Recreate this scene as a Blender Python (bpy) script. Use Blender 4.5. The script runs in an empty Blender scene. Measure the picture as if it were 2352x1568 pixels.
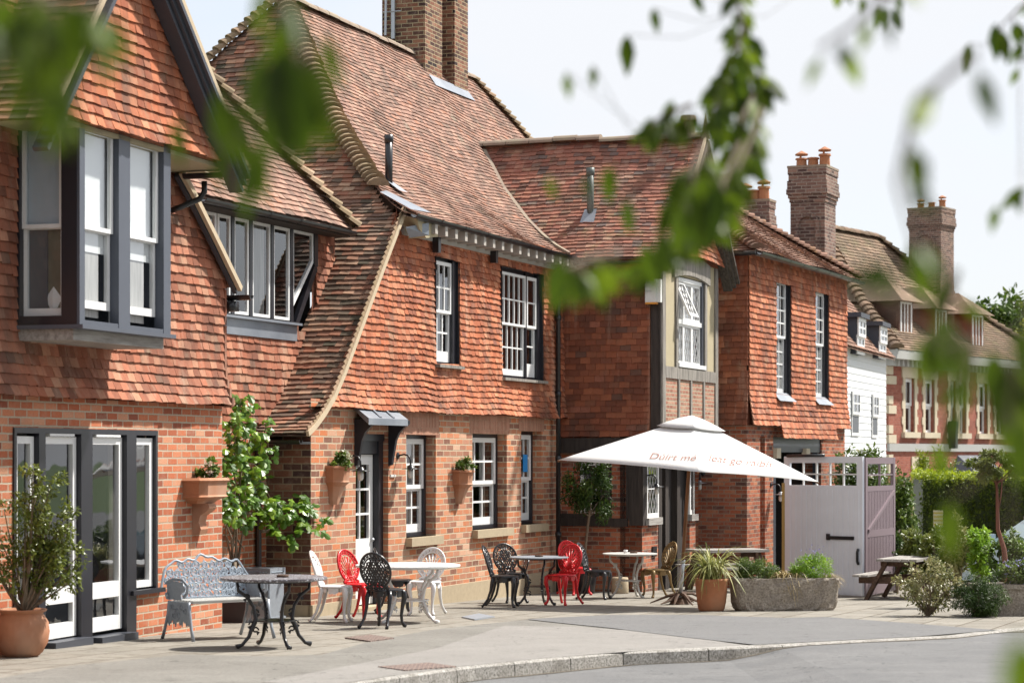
SKYW = 4.7; EXPO = 1.0
import bpy, math, random
from math import sin, cos, pi, radians, atan2, sqrt, hypot
from mathutils import Vector, Matrix
random.seed(7)
scn = bpy.context.scene
col = scn.collection
# ---------------------------------------------------------------- camera model (2352 x 1568 picture grid)
F = 5300.0; CX = 1176.0; HY = 1045.0; HC = 2.0
def zpl(Y): return -0.0235 * (min(Y, 47.0) - 25.0)
def sstep(a, b, x):
    t = max(0.0, min(1.0, (x - a) / (b - a))); return t * t * (3 - 2 * t)
def zg(X, Y): return zpl(Y) - 0.20 * sstep(34, 42, Y) * sstep(3.2, 5.6, X)
def gpt(px, py):
    """point of the ground seen at px,py"""
    d = 30.0
    for _ in range(40):
        X = (px - CX) * d / F
        d = 0.5 * d + 0.5 * F * (HC - zg(X, d)) / (py - HY)
    return Vector(((px - CX) * d / F, d, zg((px - CX) * d / F, d)))
def at(px, py, d): return Vector(((px - CX) * d / F, d, HC - (py - HY) * d / F))
# ---------------------------------------------------------------- objects
def link(o): col.objects.link(o); return o
def tag(o, label=None, cat=None, group=None, kind=None):
    if label: o['label'] = label
    if cat: o['category'] = cat
    if group: o['group'] = group
    if kind: o['kind'] = kind
    return o
def thing(name, label, cat, loc=(0, 0, 0), rz=0.0, group=None):
    o = link(bpy.data.objects.new(name, None)); o.location = loc; o.rotation_euler = (0, 0, rz)
    return tag(o, label, cat, group)
class MB:
    def __init__(s): s.v = []; s.f = []; s.r = []; s.m = None
    def add(s, vs, fs, r=None):
        n = len(s.v); s.v.extend(tuple(p) for p in vs)
        for f in fs: s.f.append(tuple(i + n for i in f)); s.r.append(r if r else (random.random(), random.random(), random.random()))
        return s
    def quad(s, a, b, c, d, r=None): return s.add([a, b, c, d], [(0, 1, 2, 3)], r)
    def poly(s, ps, r=None): return s.add(ps, [tuple(range(len(ps)))], r)
    def box(s, x0, x1, y0, y1, z0, z1, mp=None, r=None):
        P = [(x, y, z) for z in (z0, z1) for y in (y0, y1) for x in (x0, x1)]
        if mp: P = [mp(*p) for p in P]
        return s.add(P, [(0, 1, 3, 2), (4, 6, 7, 5), (0, 4, 5, 1), (2, 3, 7, 6), (0, 2, 6, 4), (1, 5, 7, 3)], r or (random.random(),) * 3)
    def beam(s, a, b, w, h, up=(0, 0, 1), r=None):
        a = Vector(a); b = Vector(b); d = (b - a).normalized(); u = Vector(up)
        x = d.cross(u)
        if x.length < 1e-4: x = d.cross(Vector((1, 0, 0)))
        x.normalize(); y = x.cross(d)
        P = []
        for q in (a, b):
            for sx, sy in ((-1, -1), (1, -1), (1, 1), (-1, 1)): P.append(q + x * sx * w / 2 + y * sy * h / 2)
        return s.add(P, [(3, 2, 1, 0), (4, 5, 6, 7), (0, 1, 5, 4), (1, 2, 6, 5), (2, 3, 7, 6), (3, 0, 4, 7)], r or (random.random(),) * 3)
    def tube(s, pts, rad, n=6, closed=False, flat=1.0, cap=True):
        pts = [Vector(p) for p in pts]; m = len(pts)
        if not hasattr(rad, '__len__'): rad = [rad] * m
        base = len(s.v); up = Vector((0, 0, 1)); prev = None
        for i, p in enumerate(pts):
            if closed: t = pts[(i + 1) % m] - pts[i - 1]
            else: t = pts[min(i + 1, m - 1)] - pts[max(i - 1, 0)]
            if t.length < 1e-9: t = Vector((0, 0, 1))
            t.normalize()
            if prev is None:
                x = t.cross(up)
                if x.length < 1e-3: x = t.cross(Vector((0, 1, 0)))
                x.normalize()
            else:
                x = prev - t * prev.dot(t)
                if x.length < 1e-6: x = t.cross(up)
                x.normalize()
            prev = x; y = t.cross(x)
            for k in range(n):
                a = 2 * pi * k / n
                s.v.append(tuple(p + x * cos(a) * rad[i] + y * sin(a) * rad[i] * flat))
        rr = (random.random(),) * 3
        for i in range(m if closed else m - 1):
            j = (i + 1) % m
            for k in range(n):
                k2 = (k + 1) % n
                s.f.append((base + i * n + k, base + i * n + k2, base + j * n + k2, base + j * n + k)); s.r.append(rr)
        if not closed and cap:
            s.f.append(tuple(base + k for k in reversed(range(n)))); s.r.append(rr)
            s.f.append(tuple(base + (m - 1) * n + k for k in range(n))); s.r.append(rr)
        return s
    def lathe(s, prof, n=24, c=(0, 0, 0), cap0=True, cap1=False, fn=None):
        base = len(s.v)
        for i, (r, z) in enumerate(prof):
            for k in range(n):
                a = 2 * pi * k / n; q = r if fn is None else fn(r, z, a)
                s.v.append((c[0] + q * cos(a), c[1] + q * sin(a), c[2] + z))
        rr = (random.random(),) * 3
        for i in range(len(prof) - 1):
            for k in range(n):
                k2 = (k + 1) % n
                s.f.append((base + i * n + k, base + i * n + k2, base + (i + 1) * n + k2, base + (i + 1) * n + k)); s.r.append(rr)
        if cap0: s.f.append(tuple(base + k for k in reversed(range(n)))); s.r.append(rr)
        if cap1: s.f.append(tuple(base + (len(prof) - 1) * n + k for k in range(n))); s.r.append(rr)
        return s
    def prism(s, poly, a, b, mp, r=None):
        """poly in (u,v), extruded w from a to b through mp(u,v,w)"""
        n = len(poly)
        P = [mp(u, v, a) for u, v in poly] + [mp(u, v, b) for u, v in poly]
        fs = [tuple(range(n)), tuple(reversed(range(n, 2 * n)))] + [(i, i + n, (i + 1) % n + n, (i + 1) % n) for i in range(n)]
        return s.add(P, fs, r or (random.random(),) * 3)
    def build(s, name, mat, parent=None, smooth=False, loc=None):
        me = bpy.data.meshes.new(name); me.from_pydata(s.v, [], s.f)
        at_ = me.attributes.new('rnd', 'FLOAT_VECTOR', 'FACE')
        buf = []
        for r in s.r: buf.extend(r)
        at_.data.foreach_set('vector', buf)
        me.materials.append(mat)
        if smooth: me.polygons.foreach_set('use_smooth', [True] * len(me.polygons))
        me.update()
        o = link(bpy.data.objects.new(name, me))
        if parent is not None: o.parent = parent
        if loc is not None: o.location = loc
        return o
def copy_tree(o, parent=None):
    c = o.copy(); col.objects.link(c)
    if parent is not None: c.parent = parent
    for ch in [x for x in o.children]: copy_tree(ch, c)
    return c
def recalc(o):
    import bmesh
    bm = bmesh.new(); bm.from_mesh(o.data); bmesh.ops.recalc_face_normals(bm, faces=bm.faces); bm.to_mesh(o.data); bm.free(); return o
# ---------------------------------------------------------------- materials
class N:
    def __init__(s, name):
        s.m = bpy.data.materials.new(name); s.m.use_nodes = True; s.t = s.m.node_tree; s.t.nodes.clear()
        s.out = s.t.nodes.new('ShaderNodeOutputMaterial')
    def n(s, typ, **kw):
        nd = s.t.nodes.new('ShaderNode' + typ)
        for k, v in kw.items():
            if k.startswith('i_'):
                key = k[2:].replace('_', ' '); nd.inputs[key].default_value = v
            else: setattr(nd, k, v)
        return nd
    def l(s, a, b): s.t.links.new(a, b)
    def noise(s, vec, scale, detail=3, rough=.55):
        nd = s.n('TexNoise'); nd.inputs['Scale'].default_value = scale; nd.inputs['Detail'].default_value = detail; nd.inputs['Roughness'].default_value = rough
        if vec is not None: s.l(vec, nd.inputs['Vector'])
        return nd.outputs['Fac']
    def math(s, op, a, b=None, clamp=False):
        nd = s.n('Math', operation=op); nd.use_clamp = clamp
        for i, q in enumerate((a, b)):
            if q is None: continue
            if hasattr(q, 'links'): s.l(q, nd.inputs[i])
            else: nd.inputs[i].default_value = q
        return nd.outputs[0]
    def mr(s, v, a, b, c=0.0, d=1.0):
        nd = s.n('MapRange'); s.l(v, nd.inputs[0])
        for i, q in enumerate((a, b, c, d)): nd.inputs[i + 1].default_value = q
        return nd.outputs[0]
    def mix(s, f, a, b, mode='MIX'):
        nd = s.n('Mix', data_type='RGBA', blend_type=mode)
        for k, q in ((0, f), (6, a), (7, b)):
            if hasattr(q, 'links'): s.l(q, nd.inputs[k])
            else: nd.inputs[k].default_value = q if k == 0 else (tuple(q) + (1,) if len(q) == 3 else q)
        return nd.outputs[2]
    def ramp(s, f, stops, interp='LINEAR'):
        nd = s.n('ValToRGB'); cr = nd.color_ramp; cr.interpolation = interp
        while len(cr.elements) < len(stops): cr.elements.new(0.5)
        for e, (p, c) in zip(cr.elements, stops): e.position = p; e.color = tuple(c) + (1,)
        s.l(f, nd.inputs[0]); return nd.outputs[0]
    def obj(s): return s.n('TexCoord').outputs['Object']
    def geo(s): return s.n('NewGeometry').outputs['Position']
    def rnd(s):
        a = s.n('Attribute'); a.attribute_name = 'rnd'; sp = s.n('SeparateXYZ'); s.l(a.outputs['Vector'], sp.inputs[0]); return sp.outputs
    def done(s, color, rough=.8, bump=None, bs=.3, bd=.01, metal=0.0, spec=.5, trans=0.0, coat=0.0):
        b = s.n('BsdfPrincipled')
        for k, q in (('Base Color', color), ('Roughness', rough), ('Metallic', metal), ('Specular IOR Level', spec), ('Coat Weight', coat)):
            if hasattr(q, 'links'): s.l(q, b.inputs[k])
            else: b.inputs[k].default_value = q if not isinstance(q, tuple) else (q + (1,) if len(q) == 3 else q)
        if bump is not None:
            bm = s.n('Bump'); bm.inputs['Strength'].default_value = bs; bm.inputs['Distance'].default_value = bd; s.l(bump, bm.inputs['Height']); s.l(bm.outputs[0], b.inputs['Normal'])
        if trans:
            t = s.n('BsdfTranslucent'); mx = s.n('MixShader'); mx.inputs[0].default_value = trans
            if hasattr(color, 'links'): s.l(color, t.inputs[0])
            else: t.inputs[0].default_value = color + (1,)
            s.l(b.outputs[0], mx.inputs[1]); s.l(t.outputs[0], mx.inputs[2]); s.l(mx.outputs[0], s.out.inputs[0])
        else: s.l(b.outputs[0], s.out.inputs[0])
        return s.m
def m_tile(name, stops, dirt=(.05, .035, .03), dirtamt=.5, lichen=None, lamt=0.0):
    k = N(name); r = k.rnd(); o = k.obj()
    c = k.ramp(r[0], stops)
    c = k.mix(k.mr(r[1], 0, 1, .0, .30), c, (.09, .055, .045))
    n1 = k.noise(o, 1.3, 4); c = k.mix(k.mr(n1, .50, .75, 0, dirtamt), c, dirt)
    mp_ = k.n('Mapping'); k.l(o, mp_.inputs[0]); mp_.inputs['Scale'].default_value = (3.2, 3.2, .45); n5 = k.noise(mp_.outputs[0], 1.0, 4, .6); c = k.mix(k.mr(n5, .52, .74, 0, .5), c, (.10, .075, .06)); c = k.mix(k.mr(n5, .28, .44, .42, 0), c, (.56, .40, .30))
    n2 = k.noise(o, 28, 3); c = k.mix(k.mr(n2, .35, .75, 0, .35), c, (.62, .42, .32), 'MULTIPLY')
    if lichen:
        n3 = k.noise(o, 2.3, 5, .7); c = k.mix(k.mr(n3, .56, .70, 0, lamt), c, lichen)
    return k.done(c, .85, n2, .5, .004, spec=.25)
def m_brick(name, stops, mortar, mw=.009, dirt=.35, row=.075, bw=.225, flem=False, soldier=False, xy=False):
    k = N(name); o = k.obj(); sp = k.n('SeparateXYZ'); k.l(o, sp.inputs[0]); cb = k.n('CombineXYZ')
    if xy: k.l(sp.outputs[0], cb.inputs[0]); k.l(sp.outputs[1], cb.inputs[1])
    elif soldier: k.l(sp.outputs[2], cb.inputs[0]); k.l(k.math('ADD', sp.outputs[0], sp.outputs[1]), cb.inputs[1])
    else: k.l(k.math('ADD', sp.outputs[0], sp.outputs[1]), cb.inputs[0]); k.l(sp.outputs[2], cb.inputs[1])
    wob = k.noise(o, 6, 2); wv = k.n('VectorMath', operation='ADD')
    cb2 = k.n('CombineXYZ'); k.l(k.mr(wob, 0, 1, -.006, .006), cb2.inputs[1]); k.l(cb.outputs[0], wv.inputs[0]); k.l(cb2.outputs[0], wv.inputs[1])
    b = k.n('TexBrick'); k.l(wv.outputs[0], b.inputs['Vector']); b.offset = .5
    for q, v in (('Scale', 1), ('Mortar Size', mw), ('Mortar Smooth', .25), ('Bias', 0), ('Brick Width', bw), ('Row Height', row)): b.inputs[q].default_value = v
    b.inputs['Color1'].default_value = (0, 0, 0, 1); b.inputs['Color2'].default_value = (1, 1, 1, 1); b.inputs['Mortar'].default_value = (.5, .5, .5, 1)
    c = k.ramp(b.outputs['Color'], stops)
    n1 = k.noise(o, 45, 4, .65); c = k.mix(k.mr(n1, .35, .7, 0, .45), c, (.55, .42, .36), 'MULTIPLY')
    n4 = k.noise(o, 9, 3); c = k.mix(k.mr(n4, .5, .72, 0, .30), c, (.42, .33, .25))
    n2 = k.noise(o, 1.1, 4); c = k.mix(k.mr(n2, .5, .8, 0, dirt), c, (.10, .075, .06))
    mc = k.mix(k.mr(n1, .3, .7, 0, 1), mortar, tuple(q * .72 for q in mortar))
    c = k.mix(b.outputs['Fac'], c, mc)
    h = k.math('SUBTRACT', k.math('MULTIPLY', n1, .25), b.outputs['Fac'])
    return k.done(c, .9, h, .8, .008, spec=.2)
def m_plain(name, color, rough=.6, var=.12, scale=8, bump=.0, spec=.4, metal=0, bd=.003, coat=0.0, dirt=0.0, dirtc=(.08, .07, .06)):
    k = N(name); o = k.obj(); n1 = k.noise(o, scale, 4, .6); n2 = k.noise(o, scale * .17, 3)
    c = k.mix(k.mr(n1, .3, .7, 0, var * 2), color, tuple(q * .72 for q in color))
    if dirt: c = k.mix(k.mr(n2, .45, .75, 0, dirt), c, dirtc)
    return k.done(c, rough, n1 if bump else None, bump, bd, metal=metal, spec=spec, coat=coat)
def m_wood(name, c1, c2, axis=2, rough=.75, scale=6, bump=.4):
    k = N(name); o = k.obj(); mp = k.n('Mapping'); k.l(o, mp.inputs[0]); s_ = [scale * 4] * 3; s_[axis] = scale * .35; mp.inputs['Scale'].default_value = s_
    n1 = k.noise(mp.outputs[0], 1, 5, .65); c = k.ramp(n1, [(.3, c1), (.7, c2)])
    return k.done(c, rough, n1, bump, .004, spec=.3)
def m_leaf(name, stops, trans=.35, rough=.45, spec=.4):
    k = N(name); r = k.rnd(); c = k.ramp(r[0], stops); c = k.mix(k.mr(r[1], 0, 1, 0, .45), c, tuple(q * .35 for q in stops[0][1]))
    return k.done(c, rough, spec=spec, trans=trans)
def m_glass(name, tint=(.94, .96, .97), refl=2.1, fade=0.0):
    k = N(name); gm = k.n('NewGeometry'); dt_ = k.n('VectorMath', operation='DOT_PRODUCT'); k.l(gm.outputs['Incoming'], dt_.inputs[0]); k.l(gm.outputs['Normal'], dt_.inputs[1]); fr_ = k.math('ADD', k.math('MULTIPLY', k.math('POWER', k.math('SUBTRACT', 1.0, k.math('ABSOLUTE', dt_.outputs['Value'])), 5.0), .92), .05)
    g = k.n('BsdfGlossy'); g.inputs['Roughness'].default_value = .015; g.inputs['Color'].default_value = (.95, .97, 1, 1)
    nz = k.noise(k.obj(), 1.7, 2); bm = k.n('Bump'); bm.inputs['Strength'].default_value = .12; bm.inputs['Distance'].default_value = .02; k.l(nz, bm.inputs['Height']); k.l(bm.outputs[0], g.inputs['Normal'])
    t = k.n('BsdfTransparent'); t.inputs[0].default_value = tint + (1,)
    mx = k.n('MixShader'); k.l(k.math('MULTIPLY', fr_, refl, True), mx.inputs[0]); k.l(t.outputs[0], mx.inputs[1]); k.l(g.outputs[0], mx.inputs[2]); k.l(mx.outputs[0], k.out.inputs[0])
    return k.m
M = {}
M['tile_wall'] = m_tile('red_wall_tile', [(0, (.30, .095, .05)), (.3, (.43, .135, .062)), (.65, (.52, .18, .088)), (.88, (.58, .25, .135)), (1, (.27, .10, .065))], dirtamt=.6, lichen=(.40, .33, .22), lamt=.35)
M['tile_wall_a'] = m_tile('brown_red_wall_tile', [(0, (.22, .085, .05)), (.3, (.35, .125, .07)), (.65, (.44, .17, .10)), (.9, (.52, .27, .17)), (1, (.18, .095, .065))], dirtamt=.65, lichen=(.38, .32, .22), lamt=.3)
M['tile_side'] = m_tile('dark_wall_tile', [(0, (.17, .06, .035)), (.4, (.26, .085, .045)), (.75, (.34, .12, .06)), (.93, (.14, .075, .055)), (1, (.34, .13, .08))], dirtamt=.6)  # darker mix of the red wall tile
M['tile_roof'] = m_tile('pinkish_roof_tile', [(0, (.17, .11, .085)), (.25, (.25, .15, .115)), (.6, (.32, .185, .14)), (.88, (.39, .235, .175)), (1, (.34, .16, .10))], dirt=(.10, .08, .065), dirtamt=.55, lichen=(.36, .33, .24), lamt=.35)
M['tile_cat'] = m_tile('mossy_roof_tile', [(0, (.085, .075, .05)), (.22, (.15, .10, .075)), (.42, (.36, .15, .09)), (.62, (.17, .125, .09)), (.82, (.42, .22, .14)), (1, (.47, .32, .22))], dirt=(.09, .085, .06), dirtamt=.6)
M['tile_roof_c'] = m_tile('mixed_roof_tile', [(0, (.17, .09, .07)), (.3, (.34, .14, .10)), (.7, (.42, .19, .13)), (.9, (.16, .12, .11)), (1, (.50, .28, .19))], dirt=(.10, .09, .06), dirtamt=.6, lichen=(.30, .30, .15), lamt=.4)
M['tile_roof_d'] = m_tile('brown_roof_tile', [(0, (.15, .085, .06)), (.5, (.25, .14, .10)), (1, (.33, .19, .14))], dirt=(.12, .09, .06), dirtamt=.5, lichen=(.40, .22, .07), lamt=.45)
M['tile_far'] = m_tile('distant_roof_tile', [(0, (.12, .085, .055)), (.5, (.18, .125, .08)), (1, (.25, .165, .11))], dirt=(.14, .12, .06), dirtamt=.6, lichen=(.30, .27, .13), lamt=.4)
M['mortar'] = m_plain('verge_mortar', (.52, .42, .29), .9, .2, 20, .3)
M['bonnet'] = m_tile('bonnet_tile', [(0, (.20, .15, .09)), (.5, (.33, .25, .15)), (1, (.40, .28, .19))], dirt=(.13, .11, .07), dirtamt=.5)
M['ridge'] = m_plain('ridge_tile_clay', (.29, .22, .17), .9, .3, 14, .5, dirt=.6, dirtc=(.33, .30, .20))
M['brick_a'] = m_brick('orange_brick', [(0, (.28, .09, .055)), (.3, (.46, .14, .068)), (.7, (.57, .20, .10)), (1, (.60, .31, .19))], (.52, .44, .33), .010, .1, row=.082, bw=.25)
M['brick_b'] = m_brick('mottled_brick', [(0, (.21, .10, .07)), (.2, (.35, .16, .105)), (.5, (.50, .24, .15)), (.75, (.58, .20, .085)), (1, (.62, .40, .28))], (.58, .48, .34), .010, .2, row=.090, bw=.27)
M['brick_dark'] = m_brick('shaded_brick', [(0, (.075, .045, .045)), (.4, (.16, .085, .06)), (.8, (.25, .115, .075)), (1, (.33, .19, .12))], (.34, .28, .19), .009, .25, row=.090, bw=.27)  # mottled brick darkened for the side wall, shade put into the colour
M['brick_c'] = m_brick('red_brick', [(0, (.12, .06, .05)), (.3, (.30, .09, .05)), (.7, (.42, .12, .06)), (1, (.48, .19, .10))], (.36, .29, .22), .008, .3)
M['brick_far'] = m_brick('far_red_brick', [(0, (.28, .09, .065)), (1, (.38, .13, .09))], (.36, .20, .15), .006, .25)
M['arch'] = m_brick('rubbed_brick_arch', [(0, (.36, .17, .11)), (1, (.50, .26, .18))], (.44, .32, .22), .004, .25, row=.055, bw=.3, soldier=True)
M['black'] = m_plain('black_paint', (.018, .018, .024), .35, .1, 10, spec=.5)
M['charcoal'] = m_plain('charcoal_paint', (.055, .06, .075), .4, .15, 8, spec=.5)
M['bluegrey'] = m_plain('grey_paint', (.085, .095, .12), .45, .12, 6, spec=.5)
M['white'] = m_plain('white_paint', (.78, .78, .77), .4, .05, 8, spec=.4)
M['lilac'] = m_plain('pale_lilac_paint', (.80, .82, .88), .5, .10, 3, spec=.35, dirt=.25, dirtc=(.60, .60, .62))
M['mauve'] = m_plain('mauve_paint', (.20, .152, .168), .55, .10, 4, spec=.3)
M['stone'] = m_plain('sill_stone', (.42, .34, .23), .9, .25, 14, .4)
M['lead'] = m_plain('lead_sheet', (.22, .245, .285), .45, .3, 5, .2, spec=.5, metal=.3, dirt=.3, dirtc=(.6, .62, .64))
M['plaster'] = m_plain('ochre_plaster', (.42, .36, .235), .9, .15, 5, .2, dirt=.3, dirtc=(.34, .27, .16))
M['oak'] = m_wood('weathered_oak', (.10, .09, .08), (.36, .33, .29))
M['oak_dark'] = m_wood('dark_oak', (.022, .018, .016), (.065, .052, .045))
M['greywood'] = m_wood('bleached_wood', (.20, .18, .165), (.42, .40, .37), axis=0)
M['brownwood'] = m_wood('brown_wood', (.06, .035, .025), (.15, .09, .06), axis=0)
M['pole'] = m_wood('varnished_pole', (.16, .07, .03), (.26, .12, .055), axis=2, rough=.45)
M['terra'] = m_plain('terracotta', (.40, .175, .09), .85, .3, 9, .3, dirt=.6, dirtc=(.50, .36, .27))
M['terra_orange'] = m_plain('orange_terracotta', (.42, .17, .08), .8, .25, 14, .5, dirt=.35, dirtc=(.38, .28, .19))
k = N('granite_kerb'); n1 = k.noise(k.geo(), 42, 4, .8); n2 = k.noise(k.geo(), 3, 3); c = k.ramp(n1, [(.36, (.11, .105, .095)), (.47, (.28, .265, .24)), (.60, (.46, .44, .41))]); c = k.mix(k.mr(n2, .5, .7, 0, .5), c, (.13, .115, .095)); M['granite'] = k.done(c, .9, n1, .8, .01, spec=.2)
M['glass'] = m_glass('window_glass')
M['glass_far'] = m_glass('far_glass', (.6, .65, .7), 1.5)
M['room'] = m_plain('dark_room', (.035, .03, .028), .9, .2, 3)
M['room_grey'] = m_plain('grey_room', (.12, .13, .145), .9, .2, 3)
M['blind'] = m_plain('white_blind', (.86, .87, .86), .9, .04, 3)
M['curtain'] = m_wood('pale_curtain', (.34, .33, .31), (.55, .53, .50), axis=2, scale=5)
M['gutter'] = m_plain('black_gutter_paint', (.014, .015, .018), .3, .2, 6, spec=.6)
M['iron_black'] = m_plain('black_cast_metal', (.013, .013, .016), .28, .2, 25, .3, spec=.6)
M['iron_white'] = m_plain('white_cast_metal', (.74, .73, .72), .4, .08, 20, spec=.5)
M['iron_red'] = m_plain('red_cast_metal', (.62, .012, .018), .32, .1, 20, spec=.5)
M['iron_gold'] = m_plain('bronze_cast_metal', (.20, .125, .045), .45, .25, 20, spec=.5, metal=.3)
M['iron_bluegrey'] = m_plain('pale_blue_cast_metal', (.34, .40, .47), .5, .3, 18, .2, spec=.4, dirt=.4, dirtc=(.13, .15, .18))
M['iron_grey'] = m_plain('grey_cast_metal', (.30, .33, .37), .45, .3, 25, .3, spec=.5, metal=.2)
M['table_white'] = m_plain('white_table_top', (.74, .74, .73), .35, .05, 10, spec=.5)
M['table_cream'] = m_plain('stone_white_metal', (.50, .49, .46), .5, .15, 20, spec=.4)
M['canvas'] = m_plain('white_canvas', (.66, .655, .64), .9, .03, 3, spec=.15)
M['letter'] = m_plain('faded_red_lettering', (.38, .16, .12), .9, .3, 20)
M['steel'] = m_plain('galvanised_steel', (.45, .47, .50), .35, .15, 10, metal=.7)
M['bark'] = m_wood('bark', (.10, .075, .05), (.26, .20, .14))
M['bark_red'] = m_wood('red_bark', (.08, .03, .02), (.26, .11, .075))
M['soil'] = m_plain('soil', (.04, .028, .02), .95, .3, 30, .6)
M['slate'] = m_plain('slate', (.06, .066, .085), .6, .2, 6)
M['lamp_glass'] = m_plain('lamp_glass', (.55, .55, .52), .15, .1, 6, spec=.8)
M['alarm'] = m_plain('cream_plastic', (.66, .66, .63), .5, .08, 5)
M['amber'] = m_plain('amber_plastic', (.70, .30, .05), .4, .05, 5)
M['board'] = m_plain('white_weatherboard', (.70, .72, .73), .6, .06, 3)
M['cream'] = m_plain('cream_stone', (.58, .50, .37), .85, .12, 5)
M['blue_sign'] = m_plain('blue_sticker', (.02, .25, .62), .4, .05, 5)
G3 = lambda a, b, c: [(0, a), (.55, b), (1, c)]
M['leaf_fig'] = m_leaf('fig_leaf', G3((.05, .12, .012), (.13, .27, .02), (.30, .45, .04)), .35, .35, .5)
M['leaf_bush'] = m_leaf('bush_leaf', G3((.085, .12, .02), (.17, .21, .035), (.30, .31, .06)), .3, .35, .5)
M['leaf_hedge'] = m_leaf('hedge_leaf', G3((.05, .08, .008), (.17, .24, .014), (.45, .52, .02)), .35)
M['leaf_conifer'] = m_leaf('golden_conifer_leaf', G3((.13, .18, .015), (.25, .32, .02), (.38, .42, .03)), .35)
M['leaf_dark'] = m_leaf('dark_leaf', G3((.022, .045, .008), (.05, .10, .014), (.13, .19, .03)), .25)
M['leaf_mid'] = m_leaf('mid_leaf', G3((.05, .09, .015), (.11, .18, .025), (.22, .30, .05)), .3)
M['leaf_lime'] = m_leaf('lime_leaf', G3((.14, .27, .02), (.26, .44, .03), (.38, .55, .06)), .35)
M['leaf_pale'] = m_leaf('variegated_leaf', G3((.12, .15, .04), (.30, .29, .11), (.56, .49, .28)), .25, .35, .5)
M['leaf_grass'] = m_leaf('strap_leaf', G3((.16, .20, .05), (.36, .37, .12), (.58, .54, .22)), .25)
M['leaf_straw'] = m_leaf('straw_grass', G3((.25, .18, .07), (.42, .32, .14), (.55, .44, .22)), .25)
M['leaf_yellow'] = m_leaf('yellow_tree_leaf', G3((.22, .24, .01), (.42, .42, .015), (.55, .52, .03)), .35)
M['leaf_tree'] = m_leaf('hanging_leaf', G3((.04, .075, .004), (.095, .15, .006), (.20, .28, .014)), .5, .5)
M['petal'] = m_leaf('pale_petal', G3((.55, .38, .30), (.70, .60, .50), (.75, .72, .65)), .2)
M['petal_blue'] = m_leaf('violet_petal', G3((.25, .22, .55), (.32, .30, .62), (.4, .38, .7)), .2)
M['petal_white'] = m_leaf('cream_petal', G3((.6, .6, .4), (.7, .7, .6), (.6, .6, .3)), .2)
# ---------------------------------------------------------------- building helpers
class Frame:
    """building frame: x along the street front (away from us), y into the building"""
    def __init__(s, X, Y, deg):
        s.o = Vector((X, Y, 0)); a = radians(deg); s.dx = Vector((sin(a), cos(a), 0)); s.dy = Vector((-cos(a), sin(a), 0)); s.rz = pi / 2 - a
    def front(s, px, py, y=0.0):
        k = (px - CX) / F; o = s.o + s.dy * y
        t = (k * o.y - o.x) / (s.dx.x - k * s.dx.y); p = o + s.dx * t
        return t, HC - (py - HY) * p.y / F
    def side(s, px, py, x=0.0):
        k = (px - CX) / F; o = s.o + s.dx * x
        t = (k * o.y - o.x) / (s.dy.x - k * s.dy.y); p = o + s.dy * t
        return t, HC - (py - HY) * p.y / F
    def w(s, x, y, z=0): v = s.o + s.dx * x + s.dy * y; return Vector((v.x, v.y, z))
    def loc(s, p): q = Vector((p[0], p[1], 0)) - s.o; return Vector((q.dot(s.dx), q.dot(s.dy), p[2] if len(p) > 2 else 0))
def interp(pts, x):
    if x <= pts[0][0]:
        a, b = pts[0], pts[1]
    elif x >= pts[-1][0]:
        a, b = pts[-2], pts[-1]
    else:
        for a, b in zip(pts, pts[1:]):
            if a[0] <= x <= b[0]: break
    return a[1] + (b[1] - a[1]) * (x - a[0]) / (b[0] - a[0])
def tiles(P, v0, v1, rng, g=.1, w=.165, th=.016, lift=.026, sag=.006, over=1.12, wav=0.0, dark=None, mb=None, gap=.004):
    """P(u,v)->Vector on the surface. rng(v)->[(ua,ub)...]. courses run along u and climb with v"""
    mb = mb or MB(); i = 0; v = v0
    ph = random.random() * 6
    while v < v1 - .02:
        vm = v + g * .5
        for ua, ub in rng(vm):
            if ub - ua < .03: continue
            u = ua - (w * .5 if i % 2 else 0) - random.uniform(0, .03)
            while u < ub:
                ww = w * random.uniform(.93, 1.07); a = max(u, ua); b = min(u + ww - gap, ub); u += ww
                if b - a < .025: continue
                um = (a + b) / 2
                wv = wav * (sin(um * 1.9 + ph) + .6 * sin(um * 4.3 + v * 1.3) + .4 * sin(v * 3.1 + um)) if wav else 0
                dv = wv + random.uniform(-sag, sag); tilt = random.uniform(-sag, sag)
                p0 = P(a, v + dv + tilt); p1 = P(b, v + dv - tilt); q0 = P(a, v + g * over); q1 = P(b, v + g * over)
                n = (p1 - p0).cross(q0 - p0)
                if n.length < 1e-9: continue
                n.normalize(); l0 = lift + random.uniform(-.003, .006); l1 = lift + random.uniform(-.003, .006)
                A = p0 + n * l0; B = p1 + n * l1; C = q1 + n * .006; D = q0 + n * .006
                A2 = p0 + n * (l0 - th); B2 = p1 + n * (l1 - th)
                mid = (A + B) / 2 + n * random.uniform(0, .003)
                r = (random.random(), random.random() ** 2, random.random())
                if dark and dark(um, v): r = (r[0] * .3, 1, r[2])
                mb.add([A, B, C, D, A2, B2, p0, p1], [(0, 1, 2, 3), (4, 5, 1, 0), (6, 4, 0, 3), (5, 7, 2, 1)], r)
        v += g; i += 1
    return mb
def cut(ivs, a, b):
    out = []
    for x, y in ivs:
        if b <= x or a >= y: out.append((x, y)); continue
        if a > x: out.append((x, a))
        if b < y: out.append((b, y))
    return out
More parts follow.
